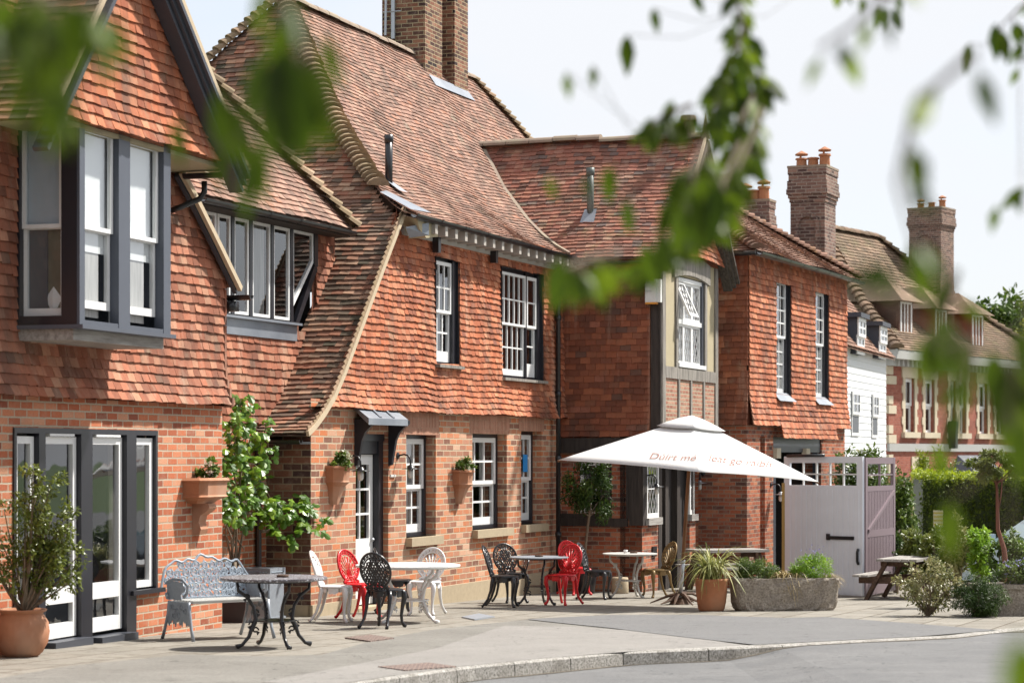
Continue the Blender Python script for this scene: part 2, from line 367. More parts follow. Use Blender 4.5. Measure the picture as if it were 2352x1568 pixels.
def wall(mb, u0, u1, v0, v1, ops, mp, depth=.17, back=True):
    """flat wall with rectangular openings (ua,ub,va,vb) and their reveals. mp(u,v,w) w = outwards"""
    us = sorted(set([u0, u1] + [q for o in ops for q in o[:2]])); vs = sorted(set([v0, v1] + [q for o in ops for q in o[2:4]]))
    us = [u for u in us if u0 <= u <= u1]; vs = [v for v in vs if v0 <= v <= v1]
    for a, b in zip(us, us[1:]):
        for c, d in zip(vs, vs[1:]):
            um, vm = (a + b) / 2, (c + d) / 2
            if any(o[0] < um < o[1] and o[2] < vm < o[3] for o in ops): continue
            mb.quad(mp(a, c, 0), mp(b, c, 0), mp(b, d, 0), mp(a, d, 0))
    for o in ops:
        a, b, c, d = o[:4]
        mb.quad(mp(a, c, -depth), mp(a, c, 0), mp(a, d, 0), mp(a, d, -depth)); mb.quad(mp(b, c, 0), mp(b, c, -depth), mp(b, d, -depth), mp(b, d, 0))
        mb.quad(mp(a, d, 0), mp(b, d, 0), mp(b, d, -depth), mp(a, d, -depth)); mb.quad(mp(a, c, -depth), mp(b, c, -depth), mp(b, c, 0), mp(a, c, 0))
    return mb
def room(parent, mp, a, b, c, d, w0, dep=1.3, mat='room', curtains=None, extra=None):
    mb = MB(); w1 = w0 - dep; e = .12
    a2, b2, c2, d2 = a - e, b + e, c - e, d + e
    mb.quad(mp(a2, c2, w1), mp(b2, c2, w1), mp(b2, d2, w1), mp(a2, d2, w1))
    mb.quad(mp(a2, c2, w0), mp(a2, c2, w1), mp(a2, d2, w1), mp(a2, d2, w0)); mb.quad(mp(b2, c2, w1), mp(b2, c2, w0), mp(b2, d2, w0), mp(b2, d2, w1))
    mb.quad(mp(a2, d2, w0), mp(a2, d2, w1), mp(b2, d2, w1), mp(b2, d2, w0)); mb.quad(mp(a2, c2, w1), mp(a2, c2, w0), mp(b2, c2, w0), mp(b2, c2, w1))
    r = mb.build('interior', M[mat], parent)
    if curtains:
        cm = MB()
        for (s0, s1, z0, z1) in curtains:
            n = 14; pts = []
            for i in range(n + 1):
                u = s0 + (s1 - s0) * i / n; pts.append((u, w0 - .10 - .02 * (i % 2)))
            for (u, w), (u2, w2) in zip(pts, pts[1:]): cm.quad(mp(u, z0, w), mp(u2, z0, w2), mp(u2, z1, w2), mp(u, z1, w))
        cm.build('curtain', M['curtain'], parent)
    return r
def sash(parent, mp, a, b, c, d, w, cols=2, rows=4, fr=.05, bar=.022, mat='white', name='window', mid=True, split=.5, lower_off=.035, lead=0, glass='glass', bottom=.08, raise_=0.0):
    """a two part sash window; frame, bars and glass as real pieces"""
    mb = MB(); B_ = lambda u0, u1, v0, v1, o0, o1: mb.box(u0, u1, v0, v1, o0, o1, mp=lambda u, v, q: mp(u, v, q))
    vm = c + (d - c) * split
    segs = [(c + raise_, vm + .02, w - lower_off, int(rows / 2)), (vm - .02, d, w, rows - int(rows / 2))] if mid else [(c, d, w, rows)]
    gl = MB(); br = MB(); ld = MB()
    for i, (v0, v1, ww, nr) in enumerate(segs):
        fb = bottom if i == 0 else fr * .8; t = .04
        B_(a, a + fr, v0, v1, ww - t, ww); B_(b - fr, b, v0, v1, ww - t, ww)
        B_(a + fr, b - fr, v0, v0 + fb, ww - t, ww - .001); B_(a + fr, b - fr, v1 - fr, v1, ww - t, ww - .001)
        ia, ib, ic, id_ = a + fr, b - fr, v0 + fb, v1 - fr
        gl.quad(mp(ia, ic, ww - .022), mp(ib, ic, ww - .022), mp(ib, id_, ww - .022), mp(ia, id_, ww - .022))
        for k in range(1, cols):
            u = ia + (ib - ia) * k / cols; br.box(u - bar / 2, u + bar / 2, ic, id_, ww - .03, ww - .006, mp=mp)
        for k in range(1, nr):
            v = ic + (id_ - ic) * k / nr; br.box(ia, ib, v - bar / 2, v + bar / 2, ww - .031, ww - .008, mp=mp)
        if lead:
            s_ = lead; H = id_ - ic; W = ib - ia; q = -H
            while q < W + H:
                for sg in (1, -1):
                    u0, v0_ = (q, 0); pts = []
                    for tt in (0, H):
                        uu = (q + tt * .62) if sg > 0 else (q + H * .62 - tt * .62); pts.append((uu, tt))
                    (x0, y0), (x1, y1) = pts
                    if max(x0, x1) <= 0 or min(x0, x1) >= W: continue
                    def cl(x0, y0, x1, y1):
                        if x0 < 0: y0 += (0 - x0) * (y1 - y0) / (x1 - x0); x0 = 0
                        if x0 > W: y0 += (W - x0) * (y1 - y0) / (x1 - x0); x0 = W
                        return x0, y0
                    p0 = cl(x0, y0, x1, y1); p1 = cl(x1, y1, x0, y0)
                    ld.beam(mp(ia + p0[0], ic + p0[1], ww - .018), mp(ia + p1[0], ic + p1[1], ww - .018), .008, .004)
                q += s_
    fo = mb.build(name, M[mat], parent); gl.build('pane', M[glass], fo)
    if br.f: br.build('glazing_bar', M[mat], fo)
    if ld.f: ld.build('lead_lattice', M['iron_white'], fo)
    return fo
def bonnets(mb, pts, n, r=.12, L=.26):
    """overlapping rounded hip tiles along a polyline (local points)"""
    P = [Vector(p) for p in pts]; lens = [0]
    for a, b in zip(P, P[1:]): lens.append(lens[-1] + (b - a).length)
    def pt(t):
        t = min(max(t, 0), lens[-1] - 1e-4)
        for i in range(len(P) - 1):
            if t <= lens[i + 1]: f = (t - lens[i]) / (lens[i + 1] - lens[i]); return P[i] + (P[i + 1] - P[i]) * f
        return P[-1]
    st = lens[-1] / n
    for i in range(n):
        a = pt(i * st); b = pt(i * st + st * 1.2)
        d = (b - a).normalized(); s = d.cross(Vector((0, 0, 1))).normalized(); u = s.cross(d)
        rr = (random.random(), random.random() ** 2, 0); ra = r * random.uniform(.95, 1.08); rb = r * .72
        k = 7; vs = []
        for c, q, up in ((a - d * .015, ra, .035), (b, rb, .0)):
            for j in range(k):
                t = pi * (j / (k - 1)); vs.append(c + s * cos(t) * q * 1.15 + u * (sin(t) * q * .85 + up - .02))
        for j in range(k):
            t = pi * (j / (k - 1)); vs.append(a - d * .015 + s * cos(t) * (ra - .02) * 1.15 + u * (sin(t) * (ra - .025) * .85 + .035 - .02))
        fs = [(j, j + 1, k + j + 1, k + j) for j in range(k - 1)] + [(j + 1, j, 2 * k + j, 2 * k + j + 1) for j in range(k - 1)]
        fs.append(tuple(range(2 * k, 3 * k)))
        mb.add(vs, fs, rr)
    return mb
def ridge(mb, a, b, r=.13, seg=.4, wob=.012):
    a = Vector(a); b = Vector(b); n = max(1, int((b - a).length / seg)); d = (b - a).normalized(); s = d.cross(Vector((0, 0, 1))).normalized(); u = s.cross(d)
    for i in range(n):
        p = a + (b - a) * i / n; q = a + (b - a) * (i + 1) / n - d * .012; o = random.uniform(-wob, wob); k = 8; vs = []
        for c in (p, q):
            for j in range(k): t = pi * j / (k - 1); vs.append(c + s * cos(t) * r + u * (sin(t) * r * .8 + o - .02))
        mb.add(vs, [(j, j + 1, k + j + 1, k + j) for j in range(k - 1)] + [tuple(range(k)), tuple(reversed(range(k, 2 * k)))], (random.random(),) * 3)
    return mb
def gutter(parent, a, b, r=.06, name='gutter'):
    mb = MB(); a = Vector(a); b = Vector(b); d = (b - a).normalized(); s = d.cross(Vector((0, 0, 1))).normalized(); k = 7; vs = []
    for c in (a, b):
        for q in (r, r - .012):
            for j in range(k): t = pi + pi * j / (k - 1); vs.append(c + s * cos(t) * q + Vector((0, 0, 1)) * sin(t) * q)
    fs = []
    for j in range(k - 1): fs += [(j, j + 1, 2 * k + j + 1, 2 * k + j), (k + j + 1, k + j, 3 * k + j, 3 * k + j + 1)]
    fs += [(0, k, 3 * k, 2 * k), (2 * k - 1, k - 1, 3 * k - 1, 4 * k - 1), tuple(list(range(k)) + list(reversed(range(k, 2 * k)))), tuple(list(range(2 * k, 3 * k)) + list(reversed(range(3 * k, 4 * k))))]
    mb.add(vs, fs, (.5,) * 3)
    n = int((b - a).length / 1.0)
    for i in range(1, n + 1):
        c = a + d * (i * (b - a).length / (n + 1)); vs = []
        for e in (-.025, .025):
            for j in range(k): t = pi + pi * j / (k - 1); vs.append(c + d * e + s * cos(t) * (r + .01) + Vector((0, 0, 1)) * (sin(t) * (r + .01) + .004))
        mb.add(vs, [(j, j + 1, k + j + 1, k + j) for j in range(k - 1)], (.5,) * 3)
    return mb.build(name, M['gutter'], parent)
def front_mp(y0): return lambda u, v, w: Vector((u, y0 - w, v))
def side_mp(x0): return lambda u, v, w: Vector((x0 - w, -u, v))      # u grows towards the street
# ================================================================ BUILDING A : gabled house on the left
FA = Frame(-3.48, 27.7, 17.0)
A = thing('gabled_house', 'red brick and tile-hung gabled house with oriel window, at the left edge', 'house', tuple(FA.o), FA.rz)
mpA = front_mp(0)
LW = -9.0
# French window opening
sl, ztop = FA.front(29, 983); sr, _ = FA.front(359, 989); _, zt2 = FA.front(359, 989); ztop = (ztop + zt2) / 2
p_ = [FA.front(q, 1300)[0] for q in (29, 90, 186, 290, 359)]
s1 = FA.front(296, 1300)[0]; zsl = FA.front(330, 1352)[1]
zb = zpl(24) - .3
mb = MB()
wall(mb, LW, 0, zb, 2.72, [(sl, s1, zb, ztop), (s1, sr, zsl, ztop)], mpA, .12)
mb.quad((0, 0, zb), (0, 6, zb), (0, 6, 2.72), (0, 0, 2.72)); mb.quad((LW, 6, zb), (LW, 0, zb), (LW, 0, 3.2), (LW, 6, 3.2))
mb.build('brick_wall', M['brick_a'], A)
# joinery of the French windows
fw = MB(); y0 = -.004
zg_d = lambda s: zg(*FA.w(s, 0)[:2])
posts = [sl, FA.front(83, 1300)[0], FA.front(186, 1300)[0], FA.front(283, 1300)[0]]
def fbox(mb, a, b, c, d, y, t, r=None): mb.box(a, b, y, y + t, c, d, r=r)
fbox(fw, sl, sl + .05, zb, ztop, -.02, .12); fbox(fw, sl, sr, ztop - .05, ztop + .006, -.022, .12); fbox(fw, sr - .05, sr, zsl, ztop - .05, -.02, .12)
P1 = (FA.front(83, 1)[0], FA.front(98, 1)[0]); P2 = (FA.front(180, 1)[0], FA.front(206, 1)[0]); P3 = (FA.front(285, 1)[0], FA.front(307, 1)[0])
for a, b in (P1, P2, P3): fbox(fw, a, b, zb, ztop - .05, -.035, .14)
fbox(fw, s1 - .02, sr + .10, zsl - .05, zsl, -.07, .2)
fo = fw.build('door_frame', M['black'], A)
zd0 = zg_d(-3.5) + .10
th = MB()
for (a, b) in ((P1[1], P2[0]), (P2[1], P3[0])): th.box(a - .02, b + .03, -.16, .1, zb, zg_d((a + b) / 2) + .07)
th.build('door_step', M['charcoal'], A)
def casement(par, a, b, c, d, y, rail=None, fr=.075, mat='white', name='glazed_door', glass='glass'):
    m = MB(); g = MB(); t = .05
    fbox(m, a, a + fr, c, d, y, t); fbox(m, b - fr, b, c, d, y, t); fbox(m, a + fr, b - fr, d - fr, d, y + .001, t - .002); fbox(m, a + fr, b - fr, c, c + fr * (2.0 if rail else 1), y + .001, t - .002)
    lo = c + fr * (2.0 if rail else 1)
    if rail:
        fbox(m, a + fr, b - fr, rail - .10, rail + .07, y + .001, t - .002)
        m2 = MB(); fbox(m2, a + fr, b - fr, rail - .02, rail - .012, y - .001, .004)
        g.quad((a + fr, y + .03, lo), (b - fr, y + .03, lo), (b - fr, y + .03, rail - .10), (a + fr, y + .03, rail - .10)); lo = rail + .07
    g.quad((a + fr, y + .03, lo), (b - fr, y + .03, lo), (b - fr, y + .03, d - fr), (a + fr, y + .03, d - fr))
    o = m.build(name, M[mat], par); g.build('pane', M[glass], o); return o
zr1 = FA.front(240, 1345)[1]
for (a, b) in ((P1[1], P2[0]), (P2[1], P3[0])):
    o = casement(A, a + .01, b - .01, zd0, ztop - .08, .02, rail=zr1 - .03)
    v = MB(); v.box(a + .12, b - .12, -.02, .03, ztop - .075, ztop - .035); v.build('trickle_vent', M['white'], o)
zl0 = FA.front(60, 1395)[1]
casement(A, sl + .06, P1[0] - .01, zl0, ztop - .08, .02, name='side_light'); casement(A, P3[1] + .01, sr - .06, zsl + .02, ztop - .08, .02, name='side_light')
cb = MB(); cb.box(sl + .05, P1[0], -.01, .09, zb, zl0 - .02); cb.build('kick_panel', M['black'], A)
room(A, mpA, sl, sr, zb, ztop, -.2, 2.2, 'room_grey', curtains=[(P3[1], P3[1] + .16, .4, ztop)])
# tile hanging
zt0 = FA.front(300, 922)[1]
flare = lambda z, y0=0.0: y0 - .02 - .10 * max(0, 1 - (z - zt0) / .45) ** 1.6
roofR = [(4.0, .30), (4.25, .02), (5.27, -1.19), (6.2, -2.5), (7.33, -4.08)]           # z -> x of right slope
def rngA(v):
    xr = min(interp(roofR, v) - .04, -0.0 + (.07 * max(0, 1 - (v - zt0) / .45)))
    xl = LW if v < 3.6 else LW + (v - 3.6) * .95
    return [(xl, xr)]
mb = tiles(lambda u, v: Vector((u, flare(v), v)), zt0, 7.2, rngA, .108, .168, wav=.006, lift=.03, th=.02)
mb.quad((LW, -.015, zt0 + .05), (0, -.015, zt0 + .05), (0, -.015, 4.2), (LW, -.015, 4.2)); mb.poly([(LW, -.015, 4.2), (0, -.015, 4.2), (-4.08, -.015, 7.33)])
for (a, b) in zip([(LW)], [0]): mb.quad((a, -.10, zt0), (b, -.10, zt0), (b, 0, zt0 + .01), (a, 0, zt0 + .01), (.1, 1, 0))
mb.build('wall_tiles', M['tile_wall_a'], A)
cp = MB()
for i in range(15): z = zt0 + .108 * i; cp.box(-.03, .025, flare(z) - .03, .05, z, z + .10, r=(random.random(), .6, 0))
cp.build('corner_tiles', M['tile_side'], A)
# return wall towards the recess
mb = tiles(lambda u, v: Vector((.02, -u, v)), zt0, 4.15, lambda v: [(-4, 0.02)], .108, .168)
mb.build('return_wall_tiles', M['tile_wall_a'], A)
# oriel
yo = -.72
b0, zo0 = FA.front(183, 748, yo); b1, _ = FA.front(392, 765, yo); zo1 = FA.front(183, 262, yo)[1] + .02
zo0 = FA.front(290, 757, yo)[1]
fr = MB()
fbox(fr, b0 - .03, b1 + .03, zo0 - .04, zo0, yo - .05, -yo + .05)           # sill board
zh = zo1
pw = [FA.front(q, 1, yo)[0] for q in (176, 190, 268, 282, 300, 378, 393)]
fo = fr.build('oriel_sill', M['bluegrey'], A)
fr = MB(); fr.box(b0, b0 + .11, yo, yo + .03, zo0, zh); fr.box(FA.front(273, 1, yo)[0], FA.front(299, 1, yo)[0], yo, yo + .1, zo0, zh); fr.box(FA.front(378, 1, yo)[0] - .02, b1, yo, yo + .11, zo0, zh); fr.box(b0 + .11, b1 - .02, yo + .002, yo + .1, zh - .08, zh)
fr.box(b0 + .11, b1 - .02, yo + .004, yo + .1, zo0, zo0 + .05)
fr.build('oriel_frame', M['bluegrey'], A)
fr = MB(); fr.box(b0 - .004, b0 + .10, yo + .03, yo + .20, zo0, zh); fr.box(b0 - .002, b0 + .1, yo + .2, -.02, zh - .1, zh); fr.box(b0 - .006, b0 + .1, -.06, -.02, zo0, zh); fr.box(b0 - .004, b0 + .1, yo + .2, -.04, zo0, zo0 + .09)
fr.build('oriel_corner_post', M['black'], A)
mpo = front_mp(yo + .06)
m1 = FA.front(273, 1, yo)[0]; m2 = FA.front(299, 1, yo)[0]; m3 = FA.front(378, 1, yo)[0] - .02
for a, b in ((b0 + .11, m1), (m2, m3)):
    sash(A, mpo, a + .03, b - .01, zo0 + .09, zh - .1, 0, cols=1, rows=2, fr=.055, split=.47, name='sash_window', raise_=.09)
    k = MB(); k.box(a + .03, b - .01, yo + .14, yo + .145, zo0 + .36 * (zh - zo0), zh - .09); k.build('blind', M['blind'], A); k = MB(); k.box(a + .03, a + .03 + (b - a) * .74, yo + .15, yo + .155, zo0 + .1, zo0 + .36 * (zh - zo0)); k.build('net_curtain', M['curtain'], A)
mps = side_mp(b0 + .045)
sash(A, mps, .05, -yo - .20, zo0 + .09, zh - .1, 0, cols=1, rows=2, fr=.05, split=.47, name='sash_window')
inn = MB(); inn.box(b0 + .12, b1 - .12, -.3, -.02, zo0, zh - .05); inn.build('interior', M['room_grey'], A)
k = MB(); k.box(b0 + .10, b0 + .105, yo + .16, -.04, zo0 + (zh - zo0) * .47, zh - .1); k.build('blind', m_plain('sky_reflection_blind', (.50, .60, .68), .8, .15, 2), A); k = MB(); k.box(b0 + .14, b0 + .145, yo + .12, -.04, zo0 + .1, zo0 + (zh - zo0) * .47); k.build('curtain', m_plain('olive_curtain', (.20, .19, .14), .9, .4, 6), A); pil = MB(); pil.lathe([(.02, 0), (.16, .03), (.19, .2), (.15, .36), (.02, .4)], 10, (b0 + .30, yo + .36, zo0 + .07)); pil.build('cushion', M['blind'], A)  # upper blind added, its blue-grey stands in for sky mirrored in the pane
k = MB(); k.box(b1 - .05, b1 - .003, yo + .11, -.02, zo0, zh); k.build('oriel_cheek', M['bluegrey'], A)
bm_ = MB(); zbm = FA.front(290, 792, yo + .06)[1]; bm_.box(b0 + .02, b1 - .01, yo + .08, -.02, zbm, zo0 - .04)
bm_.build('bressummer_beam', M['greywood'], A)
# jettied upper gable
gy = -.72; zg0 = 5.27; gl_, gr_ = -5.72, -1.42; ap = (-4.08, 7.50)
def rngG(v):
    t = (v - zg0) / (ap[1] - zg0); return [(gl_ + (ap[0] - gl_) * t, gr_ + (ap[0] - gr_) * t)]
mb = tiles(lambda u, v: Vector((u, gy - .03 - .06 * max(0, 1 - (v - zg0) / .3), v)), zg0, 7.4, rngG, .108, .17, wav=.006, lift=.03, th=.02)
mb.poly([(gl_, gy, zg0), (gr_, gy, zg0), (ap[0], gy, ap[1])]); mb.build('gable_tiles', M['tile_wall'], A)
so = MB(); so.box(gl_, gr_, gy, -.02, zg0 - .05, zg0 - .005); so.box(gl_ - .2, gl_, gy - .25, -.02, zg0 - .1, zg0 - .05)
for i in range(3): so.box(gr_ + .02, gr_ + .42, gy - .15 + i * .28, gy + .1 + i * .28, zg0 - .02, zg0)
so.build('soffit', M['plaster'], A)
# roof: left slope with tiles, right slope sheet with tile edge
eL = (-6.08, 5.15); sp_l = sqrt((ap[0] - eL[0]) ** 2 + (ap[1] + .1 - eL[1]) ** 2)
def PL(u, v):  # u along y from front (-.97) back, v up the slope
    t = v / sp_l; return Vector((eL[0] + (ap[0] - eL[0]) * t, 7.0 - u, eL[1] + (ap[1] + .1 - eL[1]) * t))
mb = tiles(PL, 0, sp_l, lambda v: [(0, 7.97)], .1, .17, lift=.024)
e2 = (-8.6, 2.95); sp2 = sqrt((eL[0] - e2[0]) ** 2 + (eL[1] - e2[1]) ** 2)
def PL2(u, v): t = v / sp2; return Vector((e2[0] + (eL[0] - e2[0]) * t, 7.0 - u, e2[1] + (eL[1] - e2[1]) * t))
tiles(PL2, 0, sp2, lambda v: [(0, 7.2)], .1, .17, lift=.024, mb=mb)
mb.quad((eL[0], -.96, eL[1]), (ap[0], -.96, ap[1] + .1), (ap[0], 7, ap[1] + .1), (eL[0], 7, eL[1]))
mb.build('left_roof_slope', M['tile_cat'], A)
RS = [(-4.08, 7.60), (-1.57, 5.32), (-1.2, 5.02), (.15, 4.02)]
def PR(y):
    def f(u, v):
        x = interp([(0, RS[3][0]), (1.5, RS[2][0]), (1.95, RS[1][0]), (5.35, RS[0][0])], v); z = interp([(0, RS[3][1]), (1.5, RS[2][1]), (1.95, RS[1][1]), (5.35, RS[0][1])], v); return Vector((x, u, z))
    return f
mb = tiles(PR(0), 0, 1.7, lambda v: [(-.16, 7)], .1, .17, lift=.024); tiles(PR(0), 1.9, 5.3, lambda v: [(-.97, 7)], .1, .17, lift=.024, mb=mb)
mb.quad((RS[1][0], -.96, RS[1][1]), (RS[1][0], 7, RS[1][1]), (RS[0][0], 7, RS[0][1]), (RS[0][0], -.96, RS[0][1])); mb.quad((RS[3][0], -.15, RS[3][1]), (RS[3][0], 7, RS[3][1]), (RS[1][0], 7, RS[1][1]), (RS[1][0], -.15, RS[1][1]))
mb.build('right_roof_slope', M['tile_roof'], A)
rd = MB(); ridge(rd, (ap[0], -.98, ap[1] + .14), (ap[0], 7, ap[1] + .14)); rd.build('ridge_tiles', M['ridge'], A)
bg = MB()
pR0 = Vector((-1.52, 0, 5.22)); pA = Vector((ap[0], 0, ap[1] + .02)); pL0 = Vector((-6.05, 0, 5.12))
for y, w, dz in ((-.95, .05, -.10), (-.90, .05, -.17), (-.86, .05, -.25)):
    bg.beam(pR0 + Vector((0, y, dz)), pA + Vector((0, y, dz)), w, .16, up=(0, 1, 0)); bg.beam(pL0 + Vector((0, y, dz)), pA + Vector((0, y, dz)), w, .16, up=(0, 1, 0))
bg.build('bargeboard', M['charcoal'], A)
vg = MB()
vg.beam(pR0 + Vector((.02, -.975, .035)), pA + Vector((0, -.975, .07)), .06, .035, up=(0, 1, 0)); vg.beam(pL0 + Vector((-.02, -.975, .035)), pA + Vector((0, -.975, .07)), .06, .035, up=(0, 1, 0))
pts = [Vector((RS[2][0] - .3, -.17, RS[2][1] + .2)), Vector((RS[2][0], -.17, RS[2][1])), Vector((-.5, -.17, 4.5)), Vector((.15, -.17, 4.0))]
for a, b in zip(pts, pts[1:]): vg.beam(a, b, .07, .05, up=(0, 1, 0))
vg.build('verge', M['mortar'], A)
vg2 = MB()
for a, b in zip(pts, pts[1:]): vg2.beam(a + Vector((0, .06, -.035)), b + Vector((0, .06, -.035)), .06, .05, up=(0, 1, 0))
vg2.build('verge_board', M['charcoal'], A)
gutter(A, (RS[1][0] + .08, -1.02, RS[1][1] - .13), (RS[1][0] + .08, -.2, RS[1][1] - .13))
gutter(A, (.24, -.28, 3.93), (.24, .6, 3.93))
dp = MB(); q = RS[1][0] + .08; dp.tube([(q, -.45, 5.1), (q, -.45, 4.98), (q - .02, -.40, 4.90), (q - .12, -.2, 4.80), (q - .15, -.1, 4.76)], .035, 8)
dp.build('downpipe', M['gutter'], A, True); dp = MB(); dp.tube([(.24, -.0, 3.9), (.24, -.0, 3.78), (.20, .06, 3.72), (.08, .12, 3.64)], .035, 8); dp.box(.16, .32, -.08, .08, 3.74, 3.86)
dp.build('downpipe', M['gutter'], A, True)
# ================================================================ BUILDING B : tile-hung inn with catslide
FB = Frame(-2.65, 30.4, 20.0)
B = thing('tile_hung_inn', 'long tile-hung brick inn with big hipped roof and low-sweeping catslide', 'inn', tuple(FB.o), FB.rz)
WB = 10.24
mpB = front_mp(0)
o_ = []
def opn(l, r, t, b, y=0): a = FB.front(l, t, y); c = FB.front(r, t, y); e = FB.front(l, b, y); g = FB.front(r, b, y); zt = FB.front((l + r) / 2, t, y)[1]; z0 = FB.front((l + r) / 2, b, y)[1]; return (a[0], c[0], z0, zt)
dB = opn(817, 892, 996, 1420); dB = (dB[0], dB[1], -.6, dB[3])
L1 = opn(933, 1001, 998, 1232); L2 = opn(1085, 1164, 996, 1214); L3 = opn(1197, 1244, 990, 1203)
mb = MB(); wall(mb, 0, WB + .1, -.8, 2.75, [dB, L1, L2, L3], mpB, .20)
mb.build('brick_wall', M['brick_b'], B)
# upper room openings
U1 = opn(1001, 1055, 592, 838, -.05); U2 = opn(1152, 1248, 622, 870, -.05)
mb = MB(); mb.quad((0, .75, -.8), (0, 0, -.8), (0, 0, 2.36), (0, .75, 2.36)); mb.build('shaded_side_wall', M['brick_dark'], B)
# arches over lower windows
for o in (L1, L2, L3): ar = MB(); ar.box(o[0] - .12, o[1] + .12, -.004, .05, o[3], o[3] + .32); ar.build('window_arch', M['arch'], B)
# plinth
pl = MB(); pz = FB.front(720, 1388)[1]
for a, b in ((-.05, dB[0]), (dB[1], WB)): pl.box(a, b, -.05, .02, -.9, pz - .0)
pl.box(-.05, 0, -.02, .7, -.9, pz)
pl.build('plinth', M['stone'], B)
# sills
for o in (L1, L2, L3):
    s_ = MB(); s_.box(o[0] - .02, o[1] + .08, -.10, .16, o[2] - .125, o[2]); s_.build('window_sill', M['stone'], B)
def black_frame(par, o, y, t=.07, w=.07, wr=None, mat='black', dep=.1):
    m = MB(); a, b, c, d = o; wr = wr or w
    m.box(a, a + w, y, y + dep, c, d); m.box(b - wr, b, y, y + dep, c, d); m.box(a + w, b - wr, y + .001, y + dep - .002, d - w, d); m.box(a + w, b - wr, y + .001, y + dep - .002, c, c + w * .9)
    return m.build('window_frame', M[mat], par)
for i, o in enumerate((L1, L2, L3)):
    black_frame(B, o, .16, w=.06)
    sash(B, front_mp(.17), o[0] + .06, o[1] - .07, o[2] + .06, o[3] - .06, 0, cols=3 if i < 2 else 3, rows=4, fr=.075, bar=.032, split=.48, name='sash_window', bottom=.12)
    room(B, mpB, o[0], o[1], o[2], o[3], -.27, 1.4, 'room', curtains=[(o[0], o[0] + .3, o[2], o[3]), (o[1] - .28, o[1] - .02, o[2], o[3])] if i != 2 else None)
st = MB(); a = (L3[0] + L3[1]) / 2 + .02; st.box(a - .0, a + .22, .155, .162, L3[2] + .62 * (L3[3] - L3[2]) - .09, L3[2] + .62 * (L3[3] - L3[2]) + .20); st.build('window_sticker', M['blue_sign'], B)
# door
m = MB(); a, b, c, d = dB; m.box(a, a + .08, .12, .24, c, d); m.box(b - .16, b, .08, .24, c, d); m.box(a + .08, b - .16, .10, .24, d - .28, d - .10); m.box(a, b, .06, .24, d - .10, d)
m.build('door_frame', M['black'], B)
m = MB(); g = MB(); da, db = a + .09, b - .17; dz = zg(*FB.w((a + b) / 2, 0)[:2]) + .08; dt = d - .29; dl = dz + .92
m.box(da, db, .17, .21, dz, dl); m.box(da, da + .12, .17, .21, dl, dt); m.box(db - .13, db, .17, .21, dl, dt); m.box(da + .12, db - .13, .171, .209, dt - .14, dt)
for k in (1, 2): z = dl + (dt - .14 - dl) * k / 3; m.box(da + .12, db - .13, .172, .205, z - .015, z + .015)
m.box((da + db) / 2 - .012, (da + db) / 2 + .012, .173, .204, dl, dt - .14)
m.box(da + .12, db - .12, .162, .17, dz + .2, dl - .14)
do = m.build('panelled_door', M['white'], B); g.quad((da + .12, .19, dl), (db - .13, .19, dl), (db - .13, .19, dt - .14), (da + .12, .19, dt - .14)); g.build('pane', M['glass'], do)
m = MB(); m.lathe([(.0, 0), (.02, .005), (.025, .03), (.0, .05)], 8); k = m.build('door_knob', M['steel'], do); k.location = (db - .06, .165, dl - .02); k.rotation_euler = (pi / 2, 0, 0)
room(B, mpB, a, b, c, d, -.26, 1.4)
m = MB(); m.box(a - .05, b + .1, -.05, .2, -.8, dz - .02); m.build('door_step', M['stone'], B)
# canopy : lead flat on curved brackets
cyo = -.33
ca, _ = FB.front(849, 955, cyo); cb_, czt = FB.front(937, 962, cyo); w0, wz = FB.front(815, 940)
w1 = FB.front(893, 948)[0]
m = MB(); zc = FB.front(893, 968, cyo)[1]
tp = [(w0 - .05, -.0, zc + .22), (w1 + .12, 0, zc + .22), (cb_, cyo, zc + .04), (ca - .03, cyo, zc + .04)]
bt = [(x, y, z - (.05 if i < 2 else .09)) for i, (x, y, z) in enumerate(tp)]
m.add(tp + bt, [(3, 2, 1, 0), (4, 5, 6, 7), (0, 4, 7, 3), (1, 2, 6, 5), (3, 7, 6, 2)], (.5,) * 3)
for t in (.33, .66):
    p = Vector(tp[0]).lerp(Vector(tp[1]), t); q = Vector(tp[3]).lerp(Vector(tp[2]), t); m.beam(p + Vector((0, -.02, .012)), q + Vector((0, .02, .012)), .03, .03)
cn = recalc(m.build('door_canopy', M['lead'], B))
br = MB()
def brk(x0):
    pts = [(0, 0), (.30, 0), (.30, -.05), (.24, -.09), (.16, -.17), (.11, -.28), (.085, -.42), (.06, -.55), (.05, -.62), (0, -.64)]
    hole = None
    br.prism([(-p, zc + .02 + q) for p, q in pts], x0, x0 + .07, lambda u, v, w: (w, u, v))
brk(w1 - .02); brk(w0 - .02)
br.box(w0 - .03, w1 + .06, -.30, -.01, zc - .02, zc + .03)
br.build('canopy_bracket', M['black'], cn)
